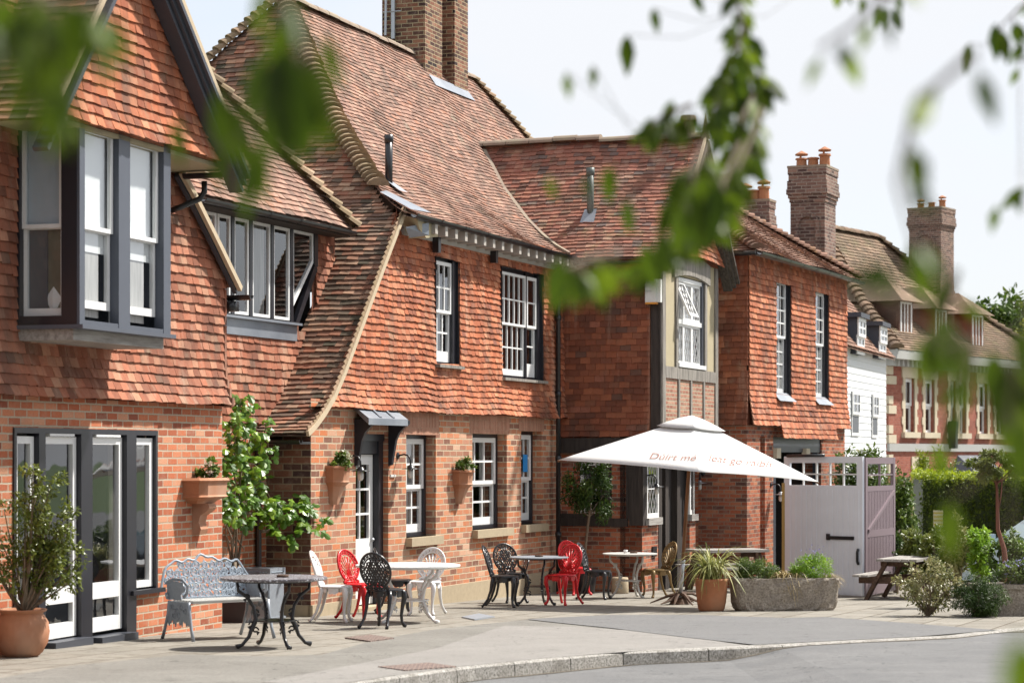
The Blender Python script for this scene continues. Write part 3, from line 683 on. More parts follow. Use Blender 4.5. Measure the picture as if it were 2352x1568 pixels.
# --- upper tile hanging
zt0 = FB.front(1000, 948)[1]
vpix = [(925, 484), (903, 540), (880, 600), (856, 665), (830, 735), (806, 800), (783, 862), (760, 915), (738, 952), (716, 982), (700, 998)]
yv = -.13
VP_ = sorted([(lambda q: (q[1], q[0]))(FB.front(x, y, yv)) for x, y in vpix])       # (z, x) of the verge
zv0 = VP_[0][0]; zv1 = VP_[-1][0]; xv1 = VP_[-1][1]
def rngB(v):
    iv = [(interp(VP_, v) + .05, WB + .03)]
    if v > VP_[-1][0] - .05: iv = [(xv1 + (v - zv1) * .5, WB + .03)]
    for o in (U1, U2):
        if o[2] - .02 < v < o[3]: iv = cut(iv, o[0], o[1])
    return iv
fl2 = lambda z: -.035 - .10 * max(0, 1 - (z - zt0) / .5) ** 1.6 - .015 * sin(z * 2.3)
def PB(u, v):
    dip = -.035 * math.exp(-((u - U1[0]) / .45) ** 2) * math.exp(-((v - 3.0) / .5) ** 2)
    return Vector((u, fl2(v) - .012 * sin(u * 1.7 + v), v + dip))
mb = tiles(PB, zt0, 5.46, rngB, .093, .158, wav=.009, sag=.008, lift=.030, th=.019)
for a, b, c, d in ((0, U1[0], zt0, 5.5), (U1[1], U2[0], zt0, 5.5), (U2[1], WB + .02, zt0, 5.5), (U1[0], U1[1], zt0, U1[2]), (U1[0], U1[1], U1[3], 5.5), (U2[0], U2[1], zt0, U2[2]), (U2[0], U2[1], U2[3], 5.5)):
    xa = a
    if a == 0:
        n = 12; zs = [c + (d - c) * i / n for i in range(n + 1)]
        for z0, z1 in zip(zs, zs[1:]):
            x0 = min(interp(VP_, z0), b) + .03; x1 = min(interp(VP_, z1), b) + .03; mb.quad((x0, -.02, z0), (b, -.02, z0), (b, -.02, z1), (x1, -.02, z1), (.1, 1, 0))
    else: mb.quad((a, -.02, c), (b, -.02, c), (b, -.02, d), (a, -.02, d), (.1, 1, 0))
mb.quad((0, -.12, zt0 + .01), (WB, -.12, zt0 + .01), (WB, 0, zt0 + .01), (0, 0, zt0 + .01), (.1, 1, 0))
mb.build('wall_tiles', M['tile_wall'], B)
# upper windows
for o, n in ((U1, 0), (U2, 1)):
    a, b, c, d = o; rv = MB()
    for x in (a, b): rv.quad((x, -.06, c), (x, .16, c), (x, .16, d), (x, -.06, d))
    rv.quad((a, -.06, d), (a, .16, d), (b, .16, d), (b, -.06, d)); rv.quad((a, -.06, c), (a, .16, c), (b, .16, c), (b, -.06, c))
    rv.box(b - .15, b, .0, .12, c, d); rv.box(a, b - .15, .06, .12, d - .06, d); rv.box(a, a + .05, .06, .12, c, d - .06); rv.box(a + .05, b - .15, .06, .12, c, c + .05)
    if n: mu = a + (b - a) * .66; rv.box(mu, mu + .06, .02, .12, c, d)
    rv.build('window_frame', M['black'], B)
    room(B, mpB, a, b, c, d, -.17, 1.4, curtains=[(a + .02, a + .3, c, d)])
    if n == 0: sash(B, front_mp(.02), a + .05, b - .15, c + .05, d - .06, 0, cols=3, rows=4, fr=.055, bar=.028, name='sash_window', raise_=.0, bottom=.16)
    else:
        sash(B, front_mp(.02), a + .05, mu, c + .05, d - .06, 0, cols=5, rows=4, fr=.045, bar=.024, name='sash_window', bottom=.1)
        sash(B, front_mp(.02), mu + .06, b - .15, c + .05, d - .06, 0, cols=1, rows=4, fr=.055, bar=.024, name='sash_window', bottom=.22)
    s_ = MB(); s_.box(a - .03, b + .03, -.13, .06, c - .05, c - .005); s_.build('window_sill', M['oak'], B)
# --- main roof
PF = [(0, 5.42), (.3, 5.58), (.6, 5.78), (1.0, 6.10), (1.67, 6.75), (2.3, 7.52), (2.92, 8.40), (3.46, 9.12), (3.70, 9.42)]
prof = lambda t: interp(PF, t)
arc = [0]
tt = [i * .05 for i in range(75)]
for t0, t1 in zip(tt, tt[1:]): arc.append(arc[-1] + hypot(t1 - t0, prof(t1) - prof(t0)))
A2T = list(zip(arc, tt)); t_of = lambda v: interp(A2T, v); TOP = 3.70; VT = interp(list(zip(tt, arc)), TOP)
xh0, xr1 = 2.60, 14.85 + 3.7
dev = lambda u, v: .022 * sin(u * 1.1 + v * .7) + .015 * sin(u * 2.7 - v)
def Pfront(u, v): t = t_of(v); return Vector((u, -.25 + t, prof(t) + dev(u, v)))
def rfront(v):
    t = t_of(v); a, b = xh0 + t, xr1 - t
    iv = [(a, b)]
    # valley with the cross wing: left edge of wing roof
    zz = prof(t)
    if zz < 7.65: xw = 12.04 - (7.65 - zz) / 1.08; iv = cut(iv, xw - .03, 30)
    # chimney
    return iv
mb = tiles(Pfront, 0, VT, rfront, .094, .162, lift=.022, sag=.009)
n = 18
for i in range(n):
    t0, t1 = TOP * i / n, TOP * (i + 1) / n; z0, z1 = prof(t0) - .02, prof(t1) - .02; r = (.1, 1, 0)
    mb.quad((xh0 + t0, -.25 + t0, z0), (xr1 - t0, -.25 + t0, z0), (xr1 - t1, -.25 + t1, z1), (xh0 + t1, -.25 + t1, z1), r)
    mb.quad((xr1 - t0, 7.15 - t0, z0), (xh0 + t0, 7.15 - t0, z0), (xh0 + t1, 7.15 - t1, z1), (xr1 - t1, 7.15 - t1, z1), r)
    mb.quad((xr1 - t0, -.25 + t0, z0), (xr1 - t0, 7.15 - t0, z0), (xr1 - t1, 7.15 - t1, z1), (xr1 - t1, -.25 + t1, z1), r)
mb.build('front_roof_slope', M['tile_roof'], B)
# left hip end + catslide (courses run along y). profile x(z)
CP = [(x, z) for z, x in VP_ if x < 2.7] + [(2.95, 5.50), (3.2, 5.68)] + [(xh0 + t, z) for t, z in PF if t > .7]
CP = sorted(CP)
ca_ = [0]
for (x0, z0), (x1, z1) in zip(CP, CP[1:]): ca_.append(ca_[-1] + hypot(x1 - x0, z1 - z0))
cx = list(zip(ca_, [p[0] for p in CP])); cz = list(zip(ca_, [p[1] for p in CP]))
def Pcat(u, v): return Vector((interp(cx, v), -u, interp(cz, v) + .012 * sin(u * 2 + v)))
def rcat(v):
    x = interp(cx, v); t = x - xh0
    f = .15 if t < .35 else .25 - t
    bk = -.75 if x < 1.9 else (-7.15 if t < 0 else -(7.15 - t))
    if x < 1.9: bk = -.70
    return [(bk, f)]
mb = tiles(Pcat, .02, ca_[-1] - .02, rcat, .100, .172, lift=.026, sag=.008, th=.016)
for i in range(len(CP) - 1):
    (x0, z0), (x1, z1) = CP[i], CP[i + 1]; f0 = -.13 if x0 - xh0 < .35 else -.25 + (x0 - xh0); f1 = -.13 if x1 - xh0 < .35 else -.25 + (x1 - xh0)
    b0_ = .72 if x1 < 1.9 else 7.15 - max(0, x0 - xh0); b1_ = .72 if x1 < 1.9 else 7.15 - max(0, x1 - xh0)
    mb.quad((x0, f0, z0 - .015), (x0, b0_, z0 - .015), (x1, b1_, z1 - .015), (x1, f1, z1 - .015), (.1, 1, 0))
mb.build('catslide_roof', M['tile_cat'], B)
# verge
vg = MB(); und = MB()
vp = [Vector((x, yv - .03, z)) for z, x in VP_]
for a, b in zip(vp, vp[1:]):
    vg.beam(a + Vector((.02, 0, .015)), b + Vector((.02, 0, .015)), .075, .045, up=(0, 1, 0)); und.beam(a + Vector((.05, .03, -.05)), b + Vector((.05, .03, -.05)), .10, .05, up=(0, 1, 0))
vv = MB(); L = [0]
for a, b in zip(vp, vp[1:]): L.append(L[-1] + (b - a).length)
q = 0
while q < L[-1] - .05:
    for i in range(len(vp) - 1):
        if L[i] <= q <= L[i + 1]: break
    f = (q - L[i]) / (L[i + 1] - L[i]); p = vp[i].lerp(vp[i + 1], f); d = (vp[i + 1] - vp[i]).normalized(); up = Vector((-d.z, 0, d.x))
    if up.z < 0: up = -up
    vv.beam(p + d * .05 + up * .055, p + d * .16 + up * .02, .09, .016, up=(0, 1, 0), r=(random.random() * .5 + .5, 0, 0)); q += .1
vg.build('verge', M['mortar'], B); vv.build('verge_tiles', M['bonnet'], B)
# hip bonnets, ridge, lead
hp = [(xh0 + t, -.25 + t, prof(t) + .05) for t in (.72, 1.0, 1.4, 1.8, 2.3, 2.8, 3.3, 3.7)]
mb = MB(); bonnets(mb, hp, 42, .15); mb.build('hip_tiles', M['bonnet'], B); mb = MB(); hb = [(xh0 + t, 7.15 - t, prof(t) + .05) for t in (.5, 1.4, 2.3, 3.0, 3.7)]; bonnets(mb, hb, 40, .13); mb.build('hip_tiles', M['bonnet'], B); mb = MB()
hr = [(xr1 - t, -.25 + t, prof(t) + .05) for t in (2.0, 2.6, 3.2, 3.7)]; bonnets(mb, hr, 22, .12)
mb.build('hip_tiles', M['bonnet'], B)
rd = MB(); ridge(rd, (xh0 + 3.6, 3.45, 9.45), (11.7, 3.45, 9.40)); rd.build('ridge_tiles', M['ridge'], B); rd = MB(); ridge(rd, (13.7, 3.45, 9.42), (14.9, 3.45, 9.44)); rd.build('ridge_tiles', M['ridge'], B)
ld = MB(); ld.quad((2.72, -.30, 5.50), (3.45, -.32, 5.52), (3.35, .35, 5.86), (3.0, .30, 5.80)); ld.add([(2.75, -.2, 5.25), (3.3, -.34, 5.36), (3.3, -.34, 5.18), (3.0, -.16, 5.12)], [(0, 1, 2, 3)])
ld.build('lead_flashing', M['lead'], B)
wf = MB(); wf.prism([(2.9, 5.42), (3.75, 5.36), (3.75, 5.20), (3.3, 5.14), (3.05, 5.24)], -.30, -.02, lambda u, v, w: (u, w, v)); recalc(wf.build('eave_end', M['plaster'], B))
gy0 = -.36
g0 = FB.front(985, 520, gy0); g1 = FB.front(1318, 597, gy0)
gutter(B, (g0[0] - .55, gy0, 5.43), (WB + .15, gy0, 5.39), .062)
sf = MB()
x = 3.5
sf.box(3.0, WB, -.30, -.02, 5.36, 5.40)
while x < WB - .05: sf.box(x, x + .10, -.36, -.03, 5.22, 5.36, r=(random.random(),) * 3); x += .40
sf.box(3.0, WB, -.075, -.03, 5.17, 5.36)
sf.build('rafter_feet', m_plain('off_white_eaves', (.40, .37, .33), .8, .15, 8), B)
fl = MB()
for px_ in (1003, 1135):
    s_, z_ = FB.front(px_, 560 if px_ < 1100 else 585, -.12); fl.box(s_ - .05, s_ + .05, -.17, -.07, z_ - .13, z_ + .10)
    fl.build('floodlight', M['gutter'], B); fl = MB()
# downpipe at the junction
s_, _ = FB.front(1281, 900, -.12)
dp = MB(); dp.tube([(s_, -.30, 5.35), (s_, -.28, 5.2), (s_, -.13, 5.0), (s_, -.13, -.75)], .042, 8)
for z in (4.3, 3.0, 1.9, .6): dp.tube([(s_, -.13, z), (s_, -.13, z + .09)], .055, 8)
dp.build('downpipe', M['gutter'], B, True)
vl = MB(); vp_ = []
for i in range(26):
    t = .02 + i * .092
    if prof(t) < 7.6: vp_.append(Vector((12.04 - (7.65 - prof(t)) / 1.08, -.25 + t, prof(t) + .045)))
for a, b in zip(vp_, vp_[1:]): vl.beam(a, b, .07, .04)
vl.build('valley_mortar', M['ridge'], B)
# chimney
ch = MB(); ch.box(11.77, 12.62, 3.17, 4.03, 8.2, 14.0); ch.box(12.62, 12.98, 3.30, 4.03, 8.2, 14.0); ch.box(12.98, 13.68, 3.06, 4.03, 8.2, 14.0)
M['brick_ch'] = m_brick('dark_chimney_brick', [(0, (.035, .025, .028)), (.4, (.12, .065, .05)), (.75, (.22, .10, .065)), (1, (.33, .17, .11))], (.44, .36, .23), .009, .2)
co = ch.build('chimney', M['brick_ch'], B)
fl = MB(); fl.box(11.76, 12.64, 3.16, 3.3, 8.5, 9.0); fl.box(12.6, 12.99, 3.29, 3.4, 8.6, 9.1); fl.box(12.97, 13.69, 3.05, 3.3, 8.5, 8.92); fl.quad((11.72, 2.93, prof(3.18) + .05), (13.75, 2.93, prof(3.18) + .05), (13.7, 3.08, prof(3.33) + .06), (11.74, 3.08, prof(3.33) + .06))
fl.add([(11.755, 3.15, 8.75), (11.755, 3.75, 9.45), (11.755, 3.45, 9.45), (11.755, 3.15, 9.05)], [(0, 1, 2, 3)])
fl.build('chimney_flashing', M['lead'], co)
an = MB(); an.box(11.70, 11.74, 3.75, 3.82, 9.7, 11.5); an.tube([(11.62, 3.9, 9.75), (11.66, 3.9, 10.9)], .022, 6); an.tube([(11.70, 3.62, 10.2), (11.70, 3.98, 10.2)], .012, 6)
an.build('aerial_bracket', M['steel'], co)
# vent pipes
def vent(par, x, y, z0, h, r, mat='gutter', name='vent_pipe'):
    m = MB(); m.tube([(x, y, z0 - .2), (x, y, z0 + h)], r, 10); m.tube([(x, y, z0 + h - .10), (x, y, z0 + h + .02)], r * 1.18, 10)
    o = m.build(name, M[mat], par, True); f = MB(); f.quad((x - .12, y - .22, z0 - .17), (x + .22, y - .22, z0 - .17), (x + .15, y + .08, z0 + .05), (x - .10, y + .08, z0 + .05)); f.build('pipe_flashing', M['lead'], o); return o
best = None
for i in range(100):
    t = .3 + i * .02; s_, z_ = FB.front(893, 422, -.25 + t)
    if abs(z_ - prof(t)) < (best[0] if best else 9): best = (abs(z_ - prof(t)), s_, t)
s_, t = best[1:]; vent(B, s_, -.25 + t, prof(t) + .05, .66, .058)
# --- recessed wing E (dormer with casements)
yE = .65
mpE = front_mp(yE)
e0, ez0 = FB.front(505, 720, yE); e1, _ = FB.front(672, 738, yE); e2, ez1 = FB.front(716, 528, yE); ez1b = FB.front(530, 500, yE)[1]; ez1 = (ez1 + ez1b) / 2; ez0 = (ez0 + FB.front(670, 738, yE)[1]) / 2
eL_ = -2.6
mb = MB(); mb.quad((eL_, yE, -.8), (.3, yE, -.8), (.3, yE, 2.6), (eL_, yE, 2.6)); mb.build('recess_brick_wall', M['brick_a'], B)
tb = 2.42
def xcat(z): return interp(VP_, z)
mb = tiles(lambda u, v: Vector((u, yE - .02, v)), tb, ez0 - .14, lambda v: [(eL_, xcat(v) + .35)], .105, .165, wav=.004)
mb.quad((eL_, yE, tb), (1.0, yE, tb), (1.0, yE, ez0), (eL_, yE, ez0), (.1, 1, 0))
tiles(lambda u, v: Vector((u, yE - .02, v)), ez0 + .3, ez1 + .2, lambda v: [(e2 + .08, 2.1)], .105, .165, mb=mb); mb.quad((e2, yE, ez0), (2.2, yE, ez0), (2.2, yE, ez1 + .3), (e2, yE, ez1 + .3), (.1, 1, 0))
mb.build('recess_wall_tiles', M['tile_wall_a'], B)
ldm = MB(); ldm.box(eL_, e1 + .02, yE - .06, yE - .01, ez0 - .26, ez0 - .05); ldm.box(eL_, e1 + .06, yE - .12, yE, ez0 - .05, ez0 - .02); ldm.build('lead_apron', M['lead'], B)
xm = [FB.front(q, 600, yE)[0] for q in (490, 527, 569, 618, 663, 712)]
zt_ = ez1; cm = MB()
for q, x in enumerate(xm[1:-1]): cm.box(x - .03, x + .05, yE - .05, yE + .06, ez0, zt_)
cm.box(eL_, e2 + .04, yE - .06, yE + .06, zt_, zt_ + .09); cm.box(eL_, e1 + .03, yE - .052, yE + .06, ez0 - .03, ez0)
cm.box(e2 - .02, e2 + .09, yE - .055, yE + .06, FB.front(714, 612, yE)[1], zt_)
zk = FB.front(714, 612, yE)[1]
cm.prism([(e1, ez0), (e1 + .10, ez0 - .02), (e2 + .09, zk - .03), (e2 + .0, zk + .03)], -.01, .05, lambda u, v, w: (u, yE - w, v))
cm.build('casement_frame', M['black'], B)
def cas(a, b):
    m = MB(); y = yE - .035; f = .05; m.box(a, a + f, y, y + .04, ez0 + .01, zt_ - .01); m.box(b - f, b, y, y + .04, ez0 + .01, zt_ - .01); m.box(a + f, b - f, y + .001, y + .039, zt_ - .01 - f, zt_ - .01); m.box(a + f, b - f, y + .001, y + .039, ez0 + .01, ez0 + .01 + f * .8)
    o = m.build('casement', M['white'], B); g = MB(); g.quad((a + f, y + .02, ez0 + .04), (b - f, y + .02, ez0 + .04), (b - f, y + .02, zt_ - .05), (a + f, y + .02, zt_ - .05)); g.build('pane', M['glass'], o)
cas(xm[0] - .35, xm[0] + .02); cas(xm[0] + .05, xm[1] - .03)
for i in (1, 2, 3): cas(xm[i] + .05, xm[i + 1] - .03)
m = MB(); y = yE - .035; a_, b_ = xm[4] + .05, e2 - .02
out = [(a_, ez0 + .18), (a_, zt_ - .01), (b_, zt_ - .01), (b_, zk + .05)]; inn_ = [(a_ + .045, ez0 + .32), (a_ + .045, zt_ - .06), (b_ - .045, zt_ - .06), (b_ - .045, zk + .08)]
for i in range(4):
    j = (i + 1) % 4; m.prism([out[i], out[j], inn_[j], inn_[i]], 0, .04, lambda u, v, w: (u, y + w, v))
o = recalc(m.build('casement', M['white'], B)); g = MB(); g.poly([(u, y + .02, v) for u, v in inn_]); g.build('pane', M['glass'], o)
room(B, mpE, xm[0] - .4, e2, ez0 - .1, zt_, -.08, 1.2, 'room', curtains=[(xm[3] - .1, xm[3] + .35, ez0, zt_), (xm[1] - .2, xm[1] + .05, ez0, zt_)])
# E roof
kE = 1.317; ex1, ey0, ezE = 1.98, .28, 5.16; sl_ = sqrt(1 + kE * kE)
PEf = lambda u, v: Vector((u, ey0 + v / sl_, ezE + v / sl_ * kE + .012 * sin(u * 2)))
tE = 1.9
mb = tiles(PEf, 0, tE * sl_, lambda v: [(-3.5, ex1 - v / sl_)], .098, .165, lift=.024, sag=.007)
mb.poly([(-3.5, ey0, ezE - .02), (ex1, ey0, ezE - .02), (ex1 - tE, ey0 + tE, ezE + tE * kE - .02), (-3.5, ey0 + tE, ezE + tE * kE - .02)], (.1, 1, 0))
tiles(lambda u, v: Vector((ex1 - v / sl_, -u * -1, ezE + v / sl_ * kE)), 0, tE * sl_, lambda v: [(ey0 + v / sl_, 4.5)], .098, .165, lift=.024, mb=mb)
mb.poly([(ex1, ey0, ezE - .02), (ex1, 4.5, ezE - .02), (ex1 - tE, 4.5, ezE + tE * kE - .02), (ex1 - tE, ey0 + tE, ezE + tE * kE - .02)], (.1, 1, 0))
mb.build('wing_roof', M['tile_roof'], B)
mb = MB(); bonnets(mb, [(ex1 + .02, ey0 - .02, ezE + .03), (ex1 - tE, ey0 + tE, ezE + tE * kE + .05)], 19, .135); mb.build('wing_hip_tiles', M['bonnet'], B)
gutter(B, (-2.6, ey0 - .05, ezE - .04), (ex1 - .05, ey0 - .05, ezE - .04), .055, 'wing_gutter')
sf = MB(); sf.box(-2.6, ex1 - .05, ey0 + .02, yE, ezE - .10, ezE - .06); sf.build('wing_soffit', M['oak_dark'], B)
ld = MB(); ld.quad((ex1 - .35, .55, 5.62), (ex1 + .35, .35, 5.22), (ex1 + .75, 1.0, 5.52), (ex1 + .35, 1.3, 5.75)); ld.build('valley_lead', M['lead'], B)
# catslide gutter + downpipe in the recess
gutter(B, (VP_[0][1] - .05, -.10, zv0 - .07), (VP_[0][1] - .05, .60, zv0 - .07), .055, 'catslide_gutter')
m = MB(); x_ = -.30; m.tube([(-.42, .55, 2.2), (-.36, .60, 1.95), (-.33, .60, 1.8), (-.33, .60, -.6)], .04, 8); m.box(VP_[0][1], .0, .0, .64, zv0 - .12, zv0 - .09); m.build('recess_downpipe', M['gutter'], B)
# ================================================================ BUILDING C : timber framed cross wing
FC = FB; sC0, sC1 = 10.24, 13.85; yU, yLo = -1.83, -1.466
o0 = FC.w(sC0, 0)
Cc = thing('timber_framed_wing', 'jettied timber-framed wing with leaded window, above the white parasol', 'house', tuple(FC.o), FC.rz)
mpC = front_mp(yLo)
zjet = FC.side(1300, 1003, sC0)[1]
# lower side wall : brick below, timber above
zpl_ = FC.side(1330, 1205, sC0)[1]
mb = MB(); mb.quad((sC0, 0, -1), (sC0, yLo, -1), (sC0, yLo, zpl_), (sC0, 0, zpl_))
wl = [FC.side(q, 1150, sC0)[0] for q in (1330, 1405)]; zw0 = FC.side(1360, 1178, sC0)[1]; zw1 = FC.side(1360, 1062, sC0)[1]
mpS = side_mp(sC0)
wall(mb, 0.0, -yLo, zpl_ + .001, zjet + .1, [(-wl[0], -wl[1], zw0, zw1)], mpS, .06)
pr = [FC.front(q, 1250, yLo)[0] for q in (1512, 1562, 1584)]; zs = FC.front(1490, 1205, yLo)[1]
zl = FC.front(1490, 1085, yLo)[1]
mb.box(sC0, pr[0], yLo, yLo + .3, -1, zs - .0); mb.box(pr[2], sC1 - .2, yLo, yLo + .3, -1, zs)
mb.quad((pr[1], yLo + .3, -1), (pr[1], yLo + 1.2, -1), (pr[1], yLo + 1.2, 2.5), (pr[1], yLo + .3, 2.5))
mb.quad((sC1, 3, -1), (sC1, yLo, -1), (sC1, yLo, 2.4), (sC1, 3, 2.4))
mb.build('brick_wall', M['brick_c'], Cc)
tm = MB()
tm.box(sC0 - .05, sC0 + .04, yLo + .25, 0, zpl_ - .02, zpl_ + .12); tm.box(sC0 - .04, sC0 + .04, yLo + .02, yLo + .28, zpl_ + .12, zjet); tm.box(sC0 - .05, sC0 + .2, yLo - .03, yLo + .22, zs, zjet)
tm.box(sC0 - .045, sC0 + .04, -.9, -.72, zpl_ + .12, zjet); tm.box(sC0 - .03, sC0 + .04, -.72, 0, zw0 - .10, zw0 - .01)
tm.box(sC0 - .14, sC0 + .05, yU + .02, 0, zjet - .28, zjet - .02)
for a in (pr[0], pr[0] + .42, pr[1] - .22): tm.box(a, a + .2, yLo - .01, yLo + .25, -1, zjet)
tm.box(sC0, sC1, yLo + .3, yLo + .4, -1, zjet); tm.box(sC0 - .05, sC1, yU + .05, yLo + .3, zjet - .25, zjet - .01)
tm.box(pr[2] + .1, pr[2] + .3, yLo - .02, yLo + .2, zs, zjet)
tm.build('dark_timber', M['oak_dark'], Cc)
ss = MB(); ss.box(sC0 + .12, pr[0] - .02, yLo - .09, yLo + .2, zs, zs + .12); ss.build('stone_block', M['greywood'], Cc); ss = MB(); ss.box(pr[2] - .02, sC1 - .15, yLo - .05, yLo + .2, zs, zs + .12); ss.build('stone_block', M['greywood'], Cc)
bx = MB(); bx.box(pr[0] - .42, pr[0] - .18, yLo - .03, yLo, zs - .55, zs - .38); bx.build('wall_vent', M['gutter'], Cc)
sash(Cc, mpC, sC0 + .22, pr[0] - .03, zs + .12, 1.9, .02, cols=1, rows=2, fr=.06, mid=False, lead=.17, name='leaded_window')
sash(Cc, mpC, pr[2] - .05, pr[2] + .25, zs + .12, 1.9, .02, cols=1, rows=2, fr=.07, mid=False, name='narrow_window')
sash(Cc, mpS, -wl[0] + .02, -wl[1] - .02, zw0, zw1, -.02, cols=2, rows=2, fr=.05, mid=False, name='side_window')
rb = MB(); rb.quad((sC0 + .1, 0, -1), (sC0 + .1, yLo, -1), (sC0 + .1, yLo, 2.3), (sC0 + .1, 0, 2.3)); rb.quad((sC0, yLo + .1, -1), (sC1, yLo + .1, -1), (sC1, yLo + .1, 2.3), (sC0, yLo + .1, 2.3)); rb.build('interior', M['room'], Cc)
# upper side wall
mb = tiles(lambda u, v: Vector((sC0 - .04 - .05 * max(0, 1 - (v - zjet) / .5), -u, v)), zjet, 5.3, lambda v: [(-.0, 1.62)], .105, .185, lift=.022)
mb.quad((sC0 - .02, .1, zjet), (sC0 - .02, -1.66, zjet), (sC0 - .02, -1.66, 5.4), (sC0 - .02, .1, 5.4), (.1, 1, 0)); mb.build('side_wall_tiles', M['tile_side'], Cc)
tm = MB(); tm.box(sC0 - .06, sC0 + .05, yU + .03, -1.64, zjet - .2, 5.3); tm.build('corner_post', M['oak_dark'], Cc)
# upper front
q = lambda px, py=700: FC.front(px, py, yU)
X = {k: q(k)[0] for k in (1522, 1528, 1553, 1558, 1618, 1624, 1645, 1650)}
zr0, zr1 = q(1590, 874)[1], q(1590, 848)[1]; zgt = q(1600, 604)[1]; zwt = q(1590, 640)[1]; zwb = q(1590, 846)[1]
op = (X[1558] - .02, X[1618] + .02, zwb, zwt)
mb = MB(); wall(mb, sC0, sC1 + .02, zr1, zgt + .2, [op], front_mp(yU + .02), .12); mb.build('plaster_panel', M['plaster'], Cc)
tm = MB(); W_ = .16
def post(x0, x1, z0, z1, d=0): tm.box(x0, x1, yU - .012 - d, yU + .1, z0, z1, r=(random.random(),) * 3)
post(sC0 - .03, sC0 + W_, zjet - .2, zgt); post(sC1 - W_, sC1 + .03, zjet - .2, zgt); post(op[0] - .14, op[0], zr1, zgt - .02); post(op[1], op[1] + .14, zr1, zgt - .02)
post(sC0 + W_, sC1 - W_, zr0, zr1, .004)
for f in (.28, .5, .74): x = sC0 + (sC1 - sC0) * f; post(x - .05, x + .05, zjet, zr0)
post(sC0 + W_, sC1 - W_, zjet - .18, zjet + .02, .002)
n = 8
for i in range(n):
    x0 = op[0] - .3 + (op[1] - op[0] + .6) * i / n; x1 = op[0] - .3 + (op[1] - op[0] + .6) * (i + 1) / n; h = lambda x: .10 * (1 - ((x - (op[0] + op[1]) / 2) / (.5 * (op[1] - op[0]) + .3)) ** 2)
    tm.prism([(x0, zwt - .06 + h(x0)), (x1, zwt - .06 + h(x1)), (x1, zgt + h(x1)), (x0, zgt + h(x0))], -.03, .08, lambda u, v, w: (u, yU + w, v))
tm.build('timber_frame', M['oak'], Cc)
mb = MB(); mb.box(sC0 + .1, sC1 - .1, yU + .012, yU + .08, zjet, zr0 + .01); M['brick_panel'] = m_brick('herringbone_panel', [(0, (.30, .13, .09)), (.5, (.42, .20, .14)), (1, (.50, .30, .21))], (.44, .37, .27), .012, .3, row=.07, bw=.2)
mb.build('brick_infill', M['brick_panel'], Cc)
# leaded window with one light tipped open
wm = front_mp(yU + .06)
zmid = q(1590, 745)[1]; wa, wb = op[0] + .02, op[1] - .10; fr = MB()
fr.box(op[1] - .10, op[1], yU + .02, yU + .12, zwb, zwt); fr.build('window_lining', M['charcoal'], Cc)
wd = (wb - wa) / 3
for i in range(3): sash(Cc, wm, wa + wd * i, wa + wd * (i + 1), zwb + .06, zmid - .01, 0, cols=1, rows=1, fr=.05, mid=False, lead=.15, name='leaded_light', bottom=.05)
for i in (1, 2): sash(Cc, wm, wa + wd * i, wa + wd * (i + 1), zmid + .05, zwt - .09, 0, cols=1, rows=1, fr=.05, mid=False, lead=.15, name='leaded_light', bottom=.05)
tipped = lambda u, v, w: Vector((u, yU + .06 - w - (zwt - .09 - v) * .42, v + (zwt - .09 - v) * .08))
sash(Cc, tipped, wa - .02, wa + wd, zmid + .05, zwt - .09, 0, cols=1, rows=1, fr=.05, mid=False, lead=.15, name='open_leaded_light', bottom=.05)
fr = MB(); fr.box(wa, op[1], yU + .03, yU + .11, zmid - .02, zmid + .06); fr.box(wa - .02, op[1], yU - .03, yU + .10, zwb, zwb + .07); fr.box(wa, op[1] - .1, yU + .03, yU + .1, zwt - .09, zwt - .02); fr.build('window_rail', M['white'], Cc)
room(Cc, front_mp(yU), op[0], op[1], zwb, zwt, -.14, 1.2, 'room', curtains=[(op[0] + .7, op[1] - .1, zwb, zwt)])
# gable tiles + roof
apx, apz = 12.04, 7.62; eLc, eRc = 9.95, 14.12; ze = 5.36
def rC(v):
    t = (v - ze) / (apz - ze); return [(eLc + .28 + (apx - eLc - .28) * t, eRc - .2 + (apx - eRc + .2) * t)]
zq = zgt + .02
mb = tiles(lambda u, v: Vector((u, yU - .06 - .08 * max(0, 1 - (v - zq) / .4), v - .05 * ((u - apx) / 1.8) ** 2 + .04)), zq, 7.5, lambda v: [(max(rC(v)[0][0], sC0 - .02), min(rC(v)[0][1], sC1 + .05))], .1, .165)
mb.poly([(sC0, yU - .02, zgt), (sC1, yU - .02, zgt), (sC1, yU - .02, 5.55), (apx, yU - .02, apz), (sC0, yU - .02, 5.55)], (.1, 1, 0)); mb.build('gable_tiles', M['tile_wall'], Cc)
yF = -2.08; SL = sqrt((apx - eLc) ** 2 + (apz - ze) ** 2)
def PCl(u, v): t = v / SL; return Vector((eLc + (apx - eLc) * t, -u, ze + (apz - ze) * t - .07 * sin(t * pi) + .015 * sin(u * 2.1 + v * .8)))
def rCl(v):
    z = PCl(0, v).z; t = t_of(0)
    # where the main roof surface is higher: y of main roof at this height
    yy = None
    for i in range(60):
        tt_ = i * .07
        if prof(tt_) > z: yy = -.25 + tt_; break
    yy = (yy if yy is not None else 3.4) + .02
    return [(-yy, -yF)]
mb = tiles(PCl, 0, SL, rCl, .098, .168, lift=.024, sag=.011)
for i in range(6):
    t0, t1 = i / 6, (i + 1) / 6; f = lambda t, y: (eLc + (apx - eLc) * t, y, ze + (apz - ze) * t - .07 * sin(t * pi) - .02)
    mb.quad(f(t0, yF), f(t1, yF), f(t1, 3.5), f(t0, 3.5), (.1, 1, 0))
mb.build('left_roof_slope', M['tile_roof_c'], Cc)
def PCr(u, v): t = v / SL; return Vector((eRc + (apx - eRc) * t, u, ze - .05 + (apz - ze + .05) * t))
